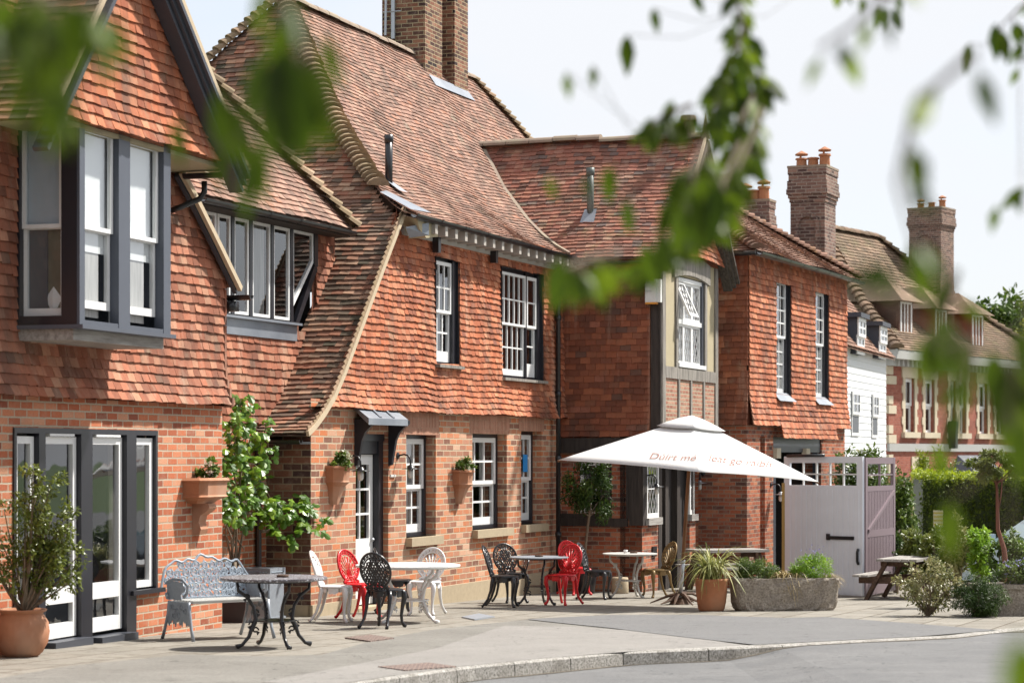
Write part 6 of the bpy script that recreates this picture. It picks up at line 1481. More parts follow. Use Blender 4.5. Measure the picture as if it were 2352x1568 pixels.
# ---- wall lanterns
def lantern(label, p, out, along=(0, 0), sc=1.0):
    out = Vector((out[0], out[1], 0)).normalized(); t = thing('wall_lantern', label, 'wall lamp', p, atan2(out.y, out.x) + pi / 2, 'lanterns on the walls'); t.scale = (sc,) * 3
    m = MB(); m.lathe([(.05, 0), (.05, .015), (.02, .03)], 10); o = m.build('wall_plate', M['gutter'], t); o.rotation_euler = (pi / 2, 0, 0)
    m = MB(); m.tube([(0, -.02, 0), (0, -.10, .02), (0, -.17, .0), (0, -.20, -.06), (0, -.205, -.14)], .013, 7); m.build('bracket_arm', M['gutter'], t, True)
    m = MB(); m.lathe([(.02, .0), (.045, -.02), (.05, -.045), (.125, -.055), (.13, -.062), (.05, -.06)], 16, (0, -.205, -.13)); m.build('shade', M['steel'] if sc < 1 else M['gutter'], t, True)
    m = MB(); m.lathe([(.034, -.06), (.040, -.11), (.038, -.165), (.02, -.19), (.001, -.195)], 12, (0, -.205, -.13)); m.build('glass_globe', M['lamp_glass'], t, True)
def wallp(Fr, px, py, y=0): s_, z_ = Fr.front(px, py, y); v = Fr.w(s_, y); return (v.x, v.y, z_)
oB = tuple((-FB.dy)[:2]); oD = tuple((-FD.dy)[:2]); 
lantern('black wall lantern left of the white panelled door', wallp(FB, 797, 1049), oB); lantern('black wall lantern between the door and the first ground-floor window', wallp(FB, 913, 1046), oB)
lantern('wall lantern beside the lattice window under the parasol edge', wallp(FB, 1482, 1092, yLo), oB)
v = FD.side(1615, 1090, 0)[0]; w_ = FD.w(-.005, v); lantern('wall lantern on the shaded brick wall right of the parasol pole', (w_.x, w_.y, at(1600, 1086, w_.y).z), tuple((-FD.dx)[:2]), sc=.99)
lantern('small wall lantern on the brick pier beside the gate opening', wallp(FD, 1770, 1113), oD, sc=.99)
# ---- alarm box, little thermometer sign
s_, z_ = FC.side(1500, 672, sC0 - .08); w_ = FC.w(sC0 - .08, s_, z_); AB = thing('alarm_box', 'cream alarm box with amber base high on the shaded tiled wall', 'alarm box', tuple(w_), FC.rz)
m = MB(); m.box(-.14, 0, -.09, .10, -.17, .22); m.box(-.10, -.0, -.16, -.09, -.17, .22); m.build('housing', M['alarm'], AB); m = MB(); m.box(-.135, 0, -.09, .10, -.20, -.17); m.build('lamp_strip', M['amber'], AB)
for i in range(6): m = MB(); m.box(-.148, -.14, -.02, .08, .16 - i * .03, .17 - i * .03); 
m.build('grille', M['steel'], AB)
p = wallp(FB, 901, 1092); m = MB(); m.box(-.09, .09, -.02, -.002, -.018, .018); o = m.build('wall_sign', M['alarm'], None, False, p); o.rotation_euler = (0, 0, FB.rz); tag(o, 'tiny white plate on the brick pier under the right-hand door lantern', 'sign')
# ---- wall planters
def wall_planter(label, p, rz, w_, h_, kind):
    t = thing('wall_planter', label, 'wall planter', p, rz, 'terracotta planters on the walls'); m = MB()
    if kind == 'box':
        def ring(w, d, z): return [(-w, -.0, z), (-w, -d * .75, z), (-w * .72, -d, z), (w * .72, -d, z), (w, -d * .75, z), (w, 0, z)]
        prof_ = [(.36, .27, .30), (.40, .31, .27), (.37, .28, .24), (.36, .27, .10), (.38, .29, .08), (.26, .18, .03), (.24, .16, -.0)]
    else:
        def ring(w, d, z): return [(-w, -.0, z), (-w, -d * .5, z), (-w * .5, -d, z), (w * .5, -d, z), (w, -d * .5, z), (w, 0, z)]
        prof_ = [(.22, .24, .34), (.23, .25, .31), (.205, .225, .30), (.19, .21, .14), (.20, .22, .12), (.14, .16, .06), (.09, .11, -.10), (.07, .09, -.18)]
    R_ = [ring(*q) for q in prof_]
    for a, b in zip(R_, R_[1:]):
        for i in range(5): m.quad(a[i], b[i], b[i + 1], a[i + 1], (.5,) * 3)
    m.poly(list(reversed(R_[-1]))); q = prof_[0]; m.build('planter_body', M['terra'], t); m = MB(); m.poly([(x * .95, y * .95, z - .03) for x, y, z in R_[0]]); m.build('soil', M['soil'], t)
    if kind == 'box':
        m = MB(); pr_ = [(0, .0), (-.20, 0), (-.22, -.05), (-.18, -.09), (-.10, -.14), (-.08, -.22), (-.11, -.30), (-.09, -.36), (0, -.37)]; m.prism([(-u, v) for u, v in pr_], -.10, .10, lambda u, v, w: (w, -u, v)); m.build('corbel', M['terra'], t)
        for sx in (-1, 1): pass
    m = MB(); blob(m, (.0 if kind != 'box' else .05, -.14, .40), (w_, .13, h_), 260, .055, .045, 10, .35, -.1); fo_ = m.build('foliage', M['leaf_mid'], t)
    m = MB(); blob(m, (0, -.15, .42), (w_ * .9, .13, h_), 40 if kind == 'box' else 70, .045, .045, 6, .2, 0); m.build('flowers', M['petal_white' if kind != 'box' else 'petal'], t)
    return t
s_, z_ = FA.front(450, 1122); w_ = FA.w(s_, -.0, z_ - .17); wall_planter('terracotta trough planter on a scrolled corbel on the left brick wall', tuple(w_), FA.rz, .16, .10, 'box')
s_, z_ = FB.front(762, 1110); w_ = FB.w(s_, -.0, z_ - .10); wall_planter('tapered terracotta wall pot left of the white door', tuple(w_), FB.rz, .20, .14, 'pot')
s_, z_ = FB.front(1050, 1115); w_ = FB.w(s_, -.0, z_ - .10); wall_planter('tapered terracotta wall pot with yellow-green plant between the two sash windows', tuple(w_), FB.rz, .20, .12, 'pot')
# ================================================================ POTS, PLANTS
random.seed(11)
# left ribbed pot with bush
g = gpt(50, 1507); PT = thing('ribbed_pot', 'round ribbed terracotta pot at the lower left corner holding a small-leaved bush', 'plant pot', tuple(g))
m = MB(); m.lathe([(.15, 0), (.20, .05), (.245, .14), (.262, .24), (.25, .33), (.205, .405), (.20, .42), (.235, .44), (.24, .455), (.215, .458), (.19, .42)], 72, fn=lambda r, z, a: r * (1 + (.022 * sin(24 * (a + z * 1.2)) if .03 < z < .38 else 0))); m.build('pot_body', M['terra'], PT, True)
m = MB(); m.lathe([(.0, .40), (.20, .40)], 20); m.build('soil', M['soil'], PT)
BS = thing('potted_bush', 'loose small-leaved green bush growing in the ribbed terracotta pot', 'bush', (g.x, g.y, g.z + .40)); m = MB(); tips = []
for i in range(34): a = random.uniform(0, 6.28); r = random.uniform(.05, .42); tips.append((r * cos(a) * 1.15 + .14, r * sin(a) * .5, random.uniform(.35, 1.45) * (1 - r * .55)))
twigs(m, (0.02, 0, 0), tips, .018, .004); m.build('stem', M['bark'], BS, True)
m = MB()
for t in tips:
    blob(m, (t[0], t[1], t[2]), (.13, .13, .14), 78, .058, .030, 4, .5, .1); blob(m, (t[0] * .7, t[1] * .7, t[2] * .65), (.10, .10, .13), 38, .05, .025, 3, .5, .1)
m.build('foliage', M['leaf_bush'], BS)
g = gpt(-30, 1485); o = thing('yellow_shrub', 'yellow-green feathery shrub at the left edge beside the French windows', 'shrub', tuple(g)); m = MB(); blob(m, (-.05, .3, 1.15), (.22, .2, .14), 260, .10, .03, 8, .4, -.2); m.build('foliage', M['leaf_lime'], o); m = MB(); twigs(m, (-.1, .3, 0), [(-.1, .3, 1.1), (-.2, .35, 1.0), (.02, .3, 1.0)], .012); m.build('stem', M['bark'], o)
g = gpt(5, 1503); m = MB(); m.box(-.6, .13, -.11, .11, -.1, .145); o = m.build('low_brick_wall', M['brick_b'], None, False, tuple(g)); tag(o, 'low brick edging wall at the lower left corner beside the ribbed pot', 'low wall')
# fig
FG_ = FB.w(-.55, .45); zf = zg(FG_.x, FG_.y); FI = thing('fig_tree', 'large-leaved fig trained against the recessed wall', 'fig tree', (FG_.x, FG_.y, zf))
def figleaf(mb, p, d, up, L, r):
    d = d.normalized(); s = d.cross(up).normalized(); n = s.cross(d)
    o = [(0, 0), (.10, .18), (.38, .22), (.48, .42), (.30, .50), (.16, .42), (.30, .70), (.22, .92), (.0, 1.08)]
    pts = [(x, y) for x, y in o] + [(-x, y) for x, y in reversed(o[1:-1])]
    vs = [p + s * x * L + d * y * L - n * (abs(x) * .25 + y * y * .18) * L for x, y in pts] + [p + d * L * .45 + n * .02 * L]; k = len(pts)
    mb.add(vs, [(i, (i + 1) % k, k) for i in range(k)], r)
m = MB(); lf = MB(); tips = []
def figc(px, py, n, sx, sy, y=.30):
    for _ in range(int(n * 1.2)):
        s_, z_ = FB.front(px + random.gauss(0, sx), py + random.gauss(0, sy), y); p = FB.w(s_, y + random.uniform(-.15, .15), z_) - Vector((FG_.x, FG_.y, zf))
        d = Vector((random.uniform(-.7, .9), random.uniform(-1.1, .1), random.uniform(-1.0, .25))); up = Vector((.2, -.5, .9)) + rv() * .5
        figleaf(lf, p, d, up, random.uniform(.10, .175), (random.random(), random.random() ** 1.8, 0)); 
        if random.random() < .2: tips.append(tuple(p))
for c_ in ((545, 955, 22, 14, 22), (570, 925, 8, 8, 10), (560, 1000, 34, 24, 22), (590, 985, 14, 14, 12), (545, 1050, 34, 20, 20), (585, 1045, 26, 22, 18), (575, 1100, 34, 26, 20), (535, 1110, 20, 14, 20), (548, 1160, 34, 22, 16), (600, 1150, 22, 16, 14), (625, 1170, 22, 12, 16), (520, 1170, 16, 10, 12), (590, 1200, 12, 18, 10), (680, 1150, 18, 16, 10, .1), (715, 1165, 16, 9, 14, -.05), (660, 1180, 14, 12, 12, .1), (700, 1205, 12, 12, 14, 0), (650, 1230, 8, 14, 10, .1)): figc(*c_)
def frel(px, py, y): s_, z_ = FB.front(px, py, y); return FB.w(s_, y, z_) - Vector((FG_.x, FG_.y, zf))
for a, b in (((535, 1300), (515, 1150)), ((538, 1300), (540, 1140)), ((530, 1300), (555, 1120)), ((535, 1290), (510, 1180)), ((545, 1300), (560, 1160)), ((545, 1300), (540, 1000)), ((540, 1290), (575, 930)), ((560, 1180), (690, 1160)), ((600, 1220), (715, 1190)), ((540, 1250), (520, 1230)), ((525, 1210), (560, 1260))):
    p, q = frel(*a, .35), frel(*b, .3); mid_ = p.lerp(q, .5) + rv() * .06; m.tube([p, mid_, q], [.018, .013, .007], 6)
m.tube([Vector((0, 0, 0)), frel(537, 1340, .35), frel(538, 1290, .35)], [.05, .04, .03], 7)
for t in tips[:40]: p = Vector(t); m.tube([p, p + Vector((random.uniform(-.15, .15), .1, -.22))], [.004, .007], 4)
m.build('stem', M['bark'], FI, True); lf.build('foliage', M['leaf_fig'], FI)
# lead planter and black box behind the bench
g = gpt(602, 1420); o = thing('lead_planter', 'grey embossed lead planter box behind the dark filigree table', 'planter', tuple(g), FB.rz); m = MB()
w_ = .21
m.box(-w_, w_, -w_, w_, 0, .56); m.build('planter_body', M['iron_grey'], o); m = MB(); m.box(-w_ - .015, w_ + .015, -w_ - .015, w_ + .015, .56, .66); m.box(-w_ - .02, w_ + .02, -w_ - .02, w_ + .02, 0, .03); m.build('rim', M['iron_grey'], o); m = MB()
for i in range(9): m.lathe([(.0, -.012), (.016, 0), (.0, .012)], 6, (-w_ - .018, -.17 + i * .042, .61)); m.lathe([(.0, -.012), (.016, 0), (.0, .012)], 6, (-.17 + i * .042, -w_ - .018, .61)); m.lathe([(.0, -.012), (.016, 0), (.0, .012)], 6, (-w_ - .004, -.17 + i * .042, .12))
m.tube([(-w_ - .005, -.15 + .15 * cos(t * .4) + .1, .34 + .16 * sin(t * .4)) for t in range(10)], .012, 5); m.build('moulding', M['iron_bluegrey'], o)
g = gpt(548, 1428); m = MB(); m.box(-.19, .19, -.2, .2, 0, .62); m.box(-.21, .21, -.22, .22, .62, .65); o = m.build('black_bin', M['black'], None, False, tuple(g)); o.rotation_euler = (0, 0, FB.rz); tag(o, 'plain black box in the recess between bench and lead planter', 'box')
# bay tree standard in the shade
g = gpt(1345, 1362); o = thing('bay_tree', 'standard bay tree with thin pale trunk in front of the shaded wall', 'tree', (g.x, g.y, g.z + .35)); m = MB(); R0 = 148
m.tube([(0, 0, 0), (-.01, 0, .35), (.02, 0, .65), (.06, 0, .95), (.09, 0, 1.25)], [.028, .024, .024, .022, .018], 8); twigs(m, (.06, 0, .95), [(-.3, .0, 1.3), (.4, .1, 1.4), (.1, -.1, 1.6), (.3, 0, 1.15)], .012); m.build('trunk', M['bark'], o, True)
m = MB(); blob(m, (.04, 0, 1.36), (.44, .38, .60), 3600, .075, .030, 40, .28, .1, .2); m.build('crown', M['leaf_dark'], o)
m = MB(); m.lathe([(.15, 0), (.19, .3), (.20, .36), (.17, .36), (.16, .32), (0, .32)], 20); m_ = m.build('plant_pot', M['black'], None, True, tuple(g)); tag(m_, 'dark pot holding the bay tree, behind the red chairs', 'plant pot')
g = gpt(1424, 1362); m = MB(); m.lathe([(.14, 0), (.145, .02), (.14, .25), (.13, .27), (0, .27)], 20); o = m.build('stone_drum', M['stone'], None, True, tuple(g)); tag(o, 'squat stone drum on the ground behind the pale bistro table', 'stone')
# big pot with strap leaves
g = gpt(1634, 1402); o = thing('rough_terracotta_pot', 'rough brown terracotta pot at the left end of the stone trough', 'plant pot', tuple(g)); m = MB()
m.lathe([(.165, 0), (.185, .03), (.20, .12), (.215, .25), (.225, .40), (.235, .42), (.235, .45), (.21, .452), (.20, .40)], 36, fn=lambda r, z, a: r * (1 + .012 * sin(a * 7 + z * 30) + .008 * sin(a * 13 - z * 21))); m.build('pot_body', M['terra_orange'], o, True); m = MB(); m.lathe([(0, .41), (.21, .41)], 16); m.build('soil', M['soil'], o)
def strap(mb, base, a, L, h, w_, droop, r=None):
    dx, dy = cos(a), sin(a); pts = []; n = 7
    for i in range(n + 1): f = i / n; x = L * f ** 1.15; z = h * (f * 2.0 - droop * f * f); pts.append(Vector((base[0] + dx * x, base[1] + dy * x, base[2] + z)))
    s = Vector((-dy, dx, 0)); r = r or (random.random(), random.random() ** 2, 0)
    for i in range(n):
        w0 = w_ * (1 - (i / n) ** 2) + .002; w1 = w_ * (1 - ((i + 1) / n) ** 2) + .002; c0 = Vector((0, 0, -.2 * w0))
        mb.add([pts[i] - s * w0, pts[i] + c0, pts[i] + s * w0, pts[i + 1] - s * w1, pts[i + 1] + c0, pts[i + 1] + s * w1], [(0, 1, 4, 3), (1, 2, 5, 4)], r)
o = thing('spiky_plant', 'spiky strap-leaved plant in the rough brown terracotta pot', 'plant', (g.x, g.y, g.z + .41)); m = MB()
for i in range(170):
    a = random.uniform(0, 2 * pi); st_ = random.random(); strap(m, (random.gauss(0, .05), random.gauss(0, .05), 0), a, random.uniform(.15, .66), random.uniform(.34, .62), random.uniform(.008, .014), random.uniform(1.1, 2.4))
m.build('foliage', M['leaf_grass'], o)
# stone trough
gl = gpt(1692, 1403); gr = gpt(1918, 1401); c_ = (gl + gr) / 2; dd = (gr - gl); c_.y += .22
o = thing('stone_trough', 'long rough grey stone trough planted with greenery beside the road', 'trough', (c_.x, c_.y, zpl(c_.y)), atan2(dd.y, dd.x)); hL = dd.length / 2 + .04; m = MB(); nx = 26; prof_ = [(0, .0, .92), (.04, .03, .97), (.12, .0, 1.0), (.24, .02, 1.0), (.36, .035, 1.02), (.43, .03, 1.03), (.46, 0, 1.02)]
rings = []
for z, e, sc_ in prof_:
    rg = []
    n = 72
    for k_ in range(n):
        a = 2 * pi * k_ / n; cx_ = abs(cos(a)) ** .35 * (1 if cos(a) > 0 else -1); sy_ = abs(sin(a)) ** .45 * (1 if sin(a) > 0 else -1); x = hL * cx_ * sc_ * (1 - .05 * max(0, .3 - z)); y = .25 * sy_ * sc_
        bump = .035 * abs(sin(x * 14)) * max(0, 1 - z / .2) + .012 * sin(x * 31 + z * 40) + random.uniform(-.006, .006); y += bump * (1 if y > 0 else -1) * (abs(sin(a)) > .5); rg.append((x, y, z + (random.uniform(-.008, .008) if z > .4 else 0)))
    rings.append(rg)
for a, b in zip(rings, rings[1:]):
    for i in range(72): j = (i + 1) % 72; m.quad(a[i], a[j], b[j], b[i], (.5,) * 3)
inn2 = [(x * .93, y * .74, z - .0) for x, y, z in rings[-1]]; inn3 = [(x, y, z - .07) for x, y, z in inn2]
for a, b in ((rings[-1], inn2), (inn2, inn3)):
    for i in range(72): j = (i + 1) % 72; m.quad(a[i], a[j], b[j], b[i], (.5,) * 3)
k = N('rough_trough_stone'); o_ = k.obj(); n1 = k.noise(o_, 38, 5, .7); n2 = k.noise(o_, 4, 4); c = k.ramp(n1, [(.3, (.16, .13, .105)), (.5, (.33, .285, .235)), (.7, (.50, .45, .385))]); c = k.mix(k.mr(n2, .45, .7, 0, .5), c, (.16, .14, .12)); k.done(c, .95, n1, 1.0, .02, spec=.1); M['trough'] = k.m
m.build('trough_body', M['trough'], o); m = MB(); m.poly(inn3); m.build('soil', M['soil'], o)
TR = o; rz_ = o.rotation_euler.z
def onT(x, y=0, z=.40): return (c_.x + cos(rz_) * x - sin(rz_) * y, c_.y + sin(rz_) * x + cos(rz_) * y, zpl(c_.y) + z)
o = thing('trough_plant', 'mid-green mounded plant at the left end of the stone trough', 'plant', onT(-.42)); m = MB(); blob(m, (0, 0, .15), (.32, .22, .19), 3000, .055, .012, 40, .3, -.3); m.build('foliage', M['leaf_mid'], o)
o = thing('straw_grass', 'straw-coloured arching grass in the middle of the stone trough', 'grass', onT(.02)); m = MB()
for i in range(330): strap(m, (random.gauss(0, .09), random.gauss(0, .05), 0), random.uniform(0, 6.28), random.uniform(.12, .34), random.uniform(.14, .30), .006, random.uniform(1.6, 3.2))
m.build('foliage', M['leaf_straw'], o)
o = thing('trough_plant', 'bright lime-green plant with tiny violet flowers at the right of the stone trough', 'plant', onT(.38)); m = MB(); blob(m, (0, -.02, .17), (.30, .22, .21), 3000, .05, .014, 40, .3, -.3); m.build('foliage', M['leaf_lime'], o); m = MB(); blob(m, (0, -.05, .22), (.28, .2, .30), 40, .028, .028, 12, .3, 0, .8); m.build('flowers', M['petal_blue'], o)
o = thing('straw_grass', 'wispy dry grass at the far right end of the stone trough', 'grass', onT(.62)); m = MB()
for i in range(110): strap(m, (random.gauss(0, .04), random.gauss(0, .04), 0), random.uniform(-1, 1), random.uniform(.08, .26), random.uniform(.06, .2), .005, random.uniform(1.4, 3))
m.build('foliage', M['leaf_straw'], o)
# shrubs at the right
def shrub(name, label, cat, px, py, R, n, L, W, mat, zc=None, stem=True, extra=None, d=None, clumps=None, cr=.26):
    g = gpt(px, py) if d is None else Vector(((px - CX) * d / F, d, zg((px - CX) * d / F, d))); o = thing(name, label, cat, tuple(g)); zc = R[2] * .95 if zc is None else zc
    if stem: m = MB(); twigs(m, (0, 0, 0), [tuple(Vector((0, 0, zc)) + Vector((v.x * R[0], v.y * R[1], v.z * R[2])) * .75) for v in [rv() for _ in range(14)]], .02, .005); m.build('stem', M['bark'], o)
    m = MB(); blob(m, (0, 0, zc), R, n, L, W, clumps, cr, .05, .3); m.build('foliage', M[mat], o)
    if extra: m = MB(); blob(m, (0, 0, zc), (R[0] * 1.02, R[1] * 1.02, R[2] * 1.02), extra[1], extra[2], extra[2], None, .1, 0, .85); m.build('flowers', M[extra[0]], o)
    return o
shrub('variegated_shrub', 'cream-and-green variegated bush on the pavement in front of the picnic table', 'bush', 2132, 1414, (.44, .38, .34), 1900, .055, .030, 'leaf_pale', zc=.38, clumps=60)
shrub('clipped_shrub', 'dark green dome-shaped shrub left of the flower planter', 'shrub', 2250, 1416, (.38, .36, .28), 9000, .045, .012, 'leaf_dark', zc=.27, clumps=80)
g = gpt(2330, 1412); o = thing('stone_planter', 'grey stone planter with violet flowers at the right edge', 'planter', tuple(g)); m = MB(); m.box(-.52, .8, -.2, .3, 0, .36); m.box(-.56, .84, -.23, .33, .36, .42); m.build('planter_body', M['trough'], o)
m = MB(); blob(m, (.28, .05, .52), (.62, .28, .22), 5400, .06, .025, 70, .25, -.2); m.build('foliage', M['leaf_mid'], o); m = MB(); blob(m, (.28, .0, .56), (.62, .3, .22), 260, .035, .035, 60, .15, 0, .7); m.build('flowers', M['petal_blue'], o)
# lollipop tree
g = gpt(2312, 1392); o = thing('standard_tree', 'small standard tree with thin red-brown trunk and tufted crown rising behind the planter', 'tree', tuple(g)); m = MB(); dT = g.y
def rel(px, py, dy=0): p = at(px, py, dT + dy); return p - g
m.tube([(0, 0, 0), rel(2310, 1300), rel(2306, 1260), rel(2292, 1215), rel(2291, 1160), rel(2290, 1120), rel(2284, 1085)], [.045, .042, .036, .030, .024, .020, .014], 8); m.tube([rel(2291, 1180), rel(2300, 1130), rel(2302, 1085)], [.018, .012, .008], 6)
twigs(m, rel(2288, 1110), [rel(2240, 1075), rel(2262, 1050), rel(2330, 1075), rel(2345, 1060), rel(2300, 1050)], .012); m.build('trunk', M['bark_red'], o, True)
m = MB()
for px, py, rx, rz2, n in ((2250, 1062, .22, .10, 900), (2290, 1050, .28, .12, 1100), (2330, 1060, .22, .13, 900), (2262, 1090, .18, .14, 800), (2280, 1085, .16, .10, 500), (2340, 1085, .15, .10, 400)): p = rel(px, py, random.uniform(-.1, .1)); blob(m, p, (rx, .25, rz2 * .8), n, .07, .022, 14, .3, .2)
m.build('crown', M['leaf_bush'], o)
# rose by the gate, hedge, conifers etc.
def bushbox(name, label, cat, px0, px1, py0, py1, d, dep, n, L, W, mat, group=None, extra=None, kind=None, cr=.25):
    a = at(px0, py0, d); b = at(px1, py1, d); gz = zg(a.x, d); o = thing(name, label, cat, ((a.x + b.x) / 2, d + dep / 2, gz), 0, group); R = ((b.x - a.x) / 2, dep / 2, (a.z - max(b.z, gz)) / 2); zc = (a.z + max(b.z, gz)) / 2 - gz
    m = MB(); blob(m, (0, 0, zc), R, n, L, W, max(20, n // 45), cr, .05, .45); m.build('foliage', M[mat], o)
    m = MB(); twigs(m, (0, 0, 0), [(random.uniform(-.6, .6) * R[0], 0, zc + random.uniform(-.3, .6) * R[2]) for _ in range(8)], .04, .01); m.build('stem', M['bark'], o)
    if extra: m = MB(); blob(m, (0, -.05, zc), (R[0], R[1] * 1.05, R[2]), extra[1], extra[2], extra[2], extra[1], .05, 0, .8); m.build('flowers', M[extra[0]], o)
    return o
bushbox('climbing_rose', 'tall rose bush with pale pink blooms right of the mauve gate', 'rose bush', 2030, 2122, 1080, 1320, 45.5, 1.6, 6500, .09, .045, 'leaf_mid', extra=('petal', 42, .10))
bushbox('climbing_rose', 'rose tips showing above the pale gate in front of the white cottage', 'rose bush', 1925, 2050, 1020, 1180, 47, 1.2, 3600, .09, .045, 'leaf_mid', extra=('petal_white', 40, .09))
hg = MB(); hp0 = at(2075, 1200, 56); 
o = thing('clipped_hedge', 'long clipped hedge, top leaves coloured yellow-green as if sunlit, in front of the brick villa', 'hedge', (hp0.x + 4, 56, zg(hp0.x, 56)), 0); hz = at(0, 1090, 56).z - zg(hp0.x, 56)
for i in range(26000):
    x = random.uniform(-3.6, 8); f = random.random()
    if f < .45: p = Vector((x, random.uniform(-.12, 1.6), hz + random.gauss(0, .07) - .10 * random.random() + .05 * sin(x * 3))); mt = random.uniform(.6, 1)  # top leaves lighter than the front ones, sunlight put into their colour
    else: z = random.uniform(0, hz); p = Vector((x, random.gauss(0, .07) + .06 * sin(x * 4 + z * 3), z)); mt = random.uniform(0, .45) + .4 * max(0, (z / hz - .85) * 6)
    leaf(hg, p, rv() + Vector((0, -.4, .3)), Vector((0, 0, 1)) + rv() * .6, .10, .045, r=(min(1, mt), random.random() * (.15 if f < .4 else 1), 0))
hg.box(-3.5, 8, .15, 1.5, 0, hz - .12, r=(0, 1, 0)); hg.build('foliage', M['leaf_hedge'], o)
bushbox('golden_conifer', 'golden conifer with two pointed tips above the hedge', 'conifer', 2105, 2150, 1040, 1200, 58.6, 1.0, 2600, .12, .03, 'leaf_conifer', 'golden conifers above the hedge'); bushbox('golden_conifer', 'second golden conifer tip right of the first, above the hedge', 'conifer', 2143, 2185, 1030, 1200, 58.8, 1.0, 2600, .12, .03, 'leaf_conifer', 'golden conifers above the hedge')
bushbox('grey_green_bush', 'pale grey-green bush above the hedge, left of the tufted standard tree', 'bush', 2165, 2240, 1060, 1200, 58, 1.6, 2600, .10, .05, 'leaf_bush'); bushbox('grey_green_bush', 'olive bush above the hedge at the right edge', 'bush', 2300, 2400, 1060, 1200, 58, 1.6, 2600, .10, .05, 'leaf_mid')
shr = 'mixed shrubs in front of the hedge'
for i, (a, b, c, d_, e, mt, lb) in enumerate(((2085, 2140, 1215, 1330, 42, 'leaf_bush', 'dark olive shrub at the foot of the rose bush'), (2130, 2195, 1212, 1330, 41, 'leaf_bush', 'green shrub with reddish tips below the little signboard'), (2190, 2245, 1185, 1330, 40, 'leaf_pale', 'tall pale shrub in the middle of the bed before the hedge'), (2240, 2295, 1215, 1330, 39, 'leaf_lime', 'lime-green shrub left of the red-brown tree trunk'), (2290, 2380, 1225, 1340, 37.5, 'leaf_mid', 'mid-green shrub right of the red-brown tree trunk'), (2040, 2100, 1230, 1330, 44, 'leaf_dark', 'dark shrub directly right of the mauve gate'))): bushbox('garden_shrub', lb, 'shrub', a, b, c, d_, e, 1.2, 2400, .09, .045, mt, shr)
p = at(2155, 1190, 43); o = thing('garden_sign', 'small cream signboard with yellow lines among the shrubs', 'sign', (p.x, p.y, zg(p.x, 43)), -.1); zc = p.z - zg(p.x, 43); m = MB(); m.box(-.09, .09, -.02, .02, zc - .16, zc + .15); m.build('sign_board', M['cream'], o); m = MB()
for i in range(4): m.box(-.085, .085, -.025, -.021, zc - .12 + i * .07, zc - .095 + i * .07)
m.build('sign_stripe', m_plain('ochre_stripe', (.50, .35, .08)), o); m = MB(); m.box(-.03, .03, -.0, .03, 0, zc - .16); m.build('post', M['oak'], o)
# car at the right edge
g = Vector((10.05, 43.0, zg(10, 43))); o = thing('parked_car', 'pale silver-blue car nosing in at the right edge beyond the shrubs', 'car', tuple(g), radians(185)); cp_ = m_plain('silver_blue_car_paint', (.42, .50, .56), .25, .05, 4, spec=.6, coat=.5)
pf = [(-2.1, .35), (-2.15, .62), (-2.0, .82), (-1.1, .93), (-.95, .95), (1.45, .95), (2.0, .90), (2.1, .6), (2.05, .35)]
m = MB(); m.prism(pf, -.85, .85, lambda u, v, w: (-u, w, v)); recalc(m.build('body', cp_, o)); m = MB(); m.prism([(-1.0, .94), (-.30, 1.42), (.95, 1.45), (1.55, .95)], -.72, .72, lambda u, v, w: (-u, w * (1 - .12 * (v > 1)), v)); recalc(m.build('cabin_glass', m_plain('car_glass', (.16, .24, .25), .08, .02, 3, spec=.9), o)); m = MB(); m.box(-1.0, .33, -.62, .62, 1.42, 1.47); m.build('roof_panel', cp_, o)
for sy in (-1, 1):
    m = MB(); m.box(.80, .92, sy * .95 - .10, sy * .95 + .10, 1.0, 1.13); m.build('wing_mirror', cp_, o)
    for x in (-1.35, 1.3):
        m = MB(); m.lathe([(.02, -.1), (.30, -.1), (.33, -.07), (.33, .07), (.30, .1), (.02, .1)], 20); w_ = m.build('wheel', M['black'], o); w_.rotation_euler = (pi / 2, 0, 0); w_.location = (x, sy * .8, .33)
    m = MB(); m.box(2.02, 2.14, sy * .62 - .14, sy * .62 + .14, .62, .76); m.build('headlight', M['lamp_glass'], o)
# distant trees
def tree(name, label, px, py, d, R, n, L, mat, trunk=4.0, group=None, cl=60):
    c = at(px, py, d); o = thing(name, label, 'tree', (c.x, c.y, -1.0), 0, group); zc = c.z + 1; m = MB(); m.tube([(0, 0, 0), (.1, 0, zc * .5), (-.1, .1, zc * .8)], [R[0] * .10, R[0] * .07, R[0] * .04], 8); twigs(m, (0, 0, zc * .55), [tuple(Vector((0, 0, zc)) + Vector((v.x * R[0], v.y * R[1], v.z * R[2])) * .7) for v in [rv() for _ in range(12)]], R[0] * .03, .03); m.build('trunk', M['bark'], o); m = MB(); blob(m, (0, 0, zc), R, n, L, L * .55, cl, .3, .1, .4); m.build('crown', M[mat], o); return o
tree('broadleaf_tree', 'dark green tree rising beyond the right end of the villa roof', 2318, 790, 112, (2.2, 2.2, 2.2), 3600, .35, 'leaf_mid'); tree('broadleaf_tree', 'smaller green tree at the right edge above the yellow tree', 2368, 760, 118, (1.6, 2, 2.0), 2400, .35, 'leaf_bush'); tree('yellow_tree', 'bright yellow-green tree at the right edge beside the villa roof', 2362, 812, 104, (1.5, 1.6, 1.2), 3000, .28, 'leaf_yellow')
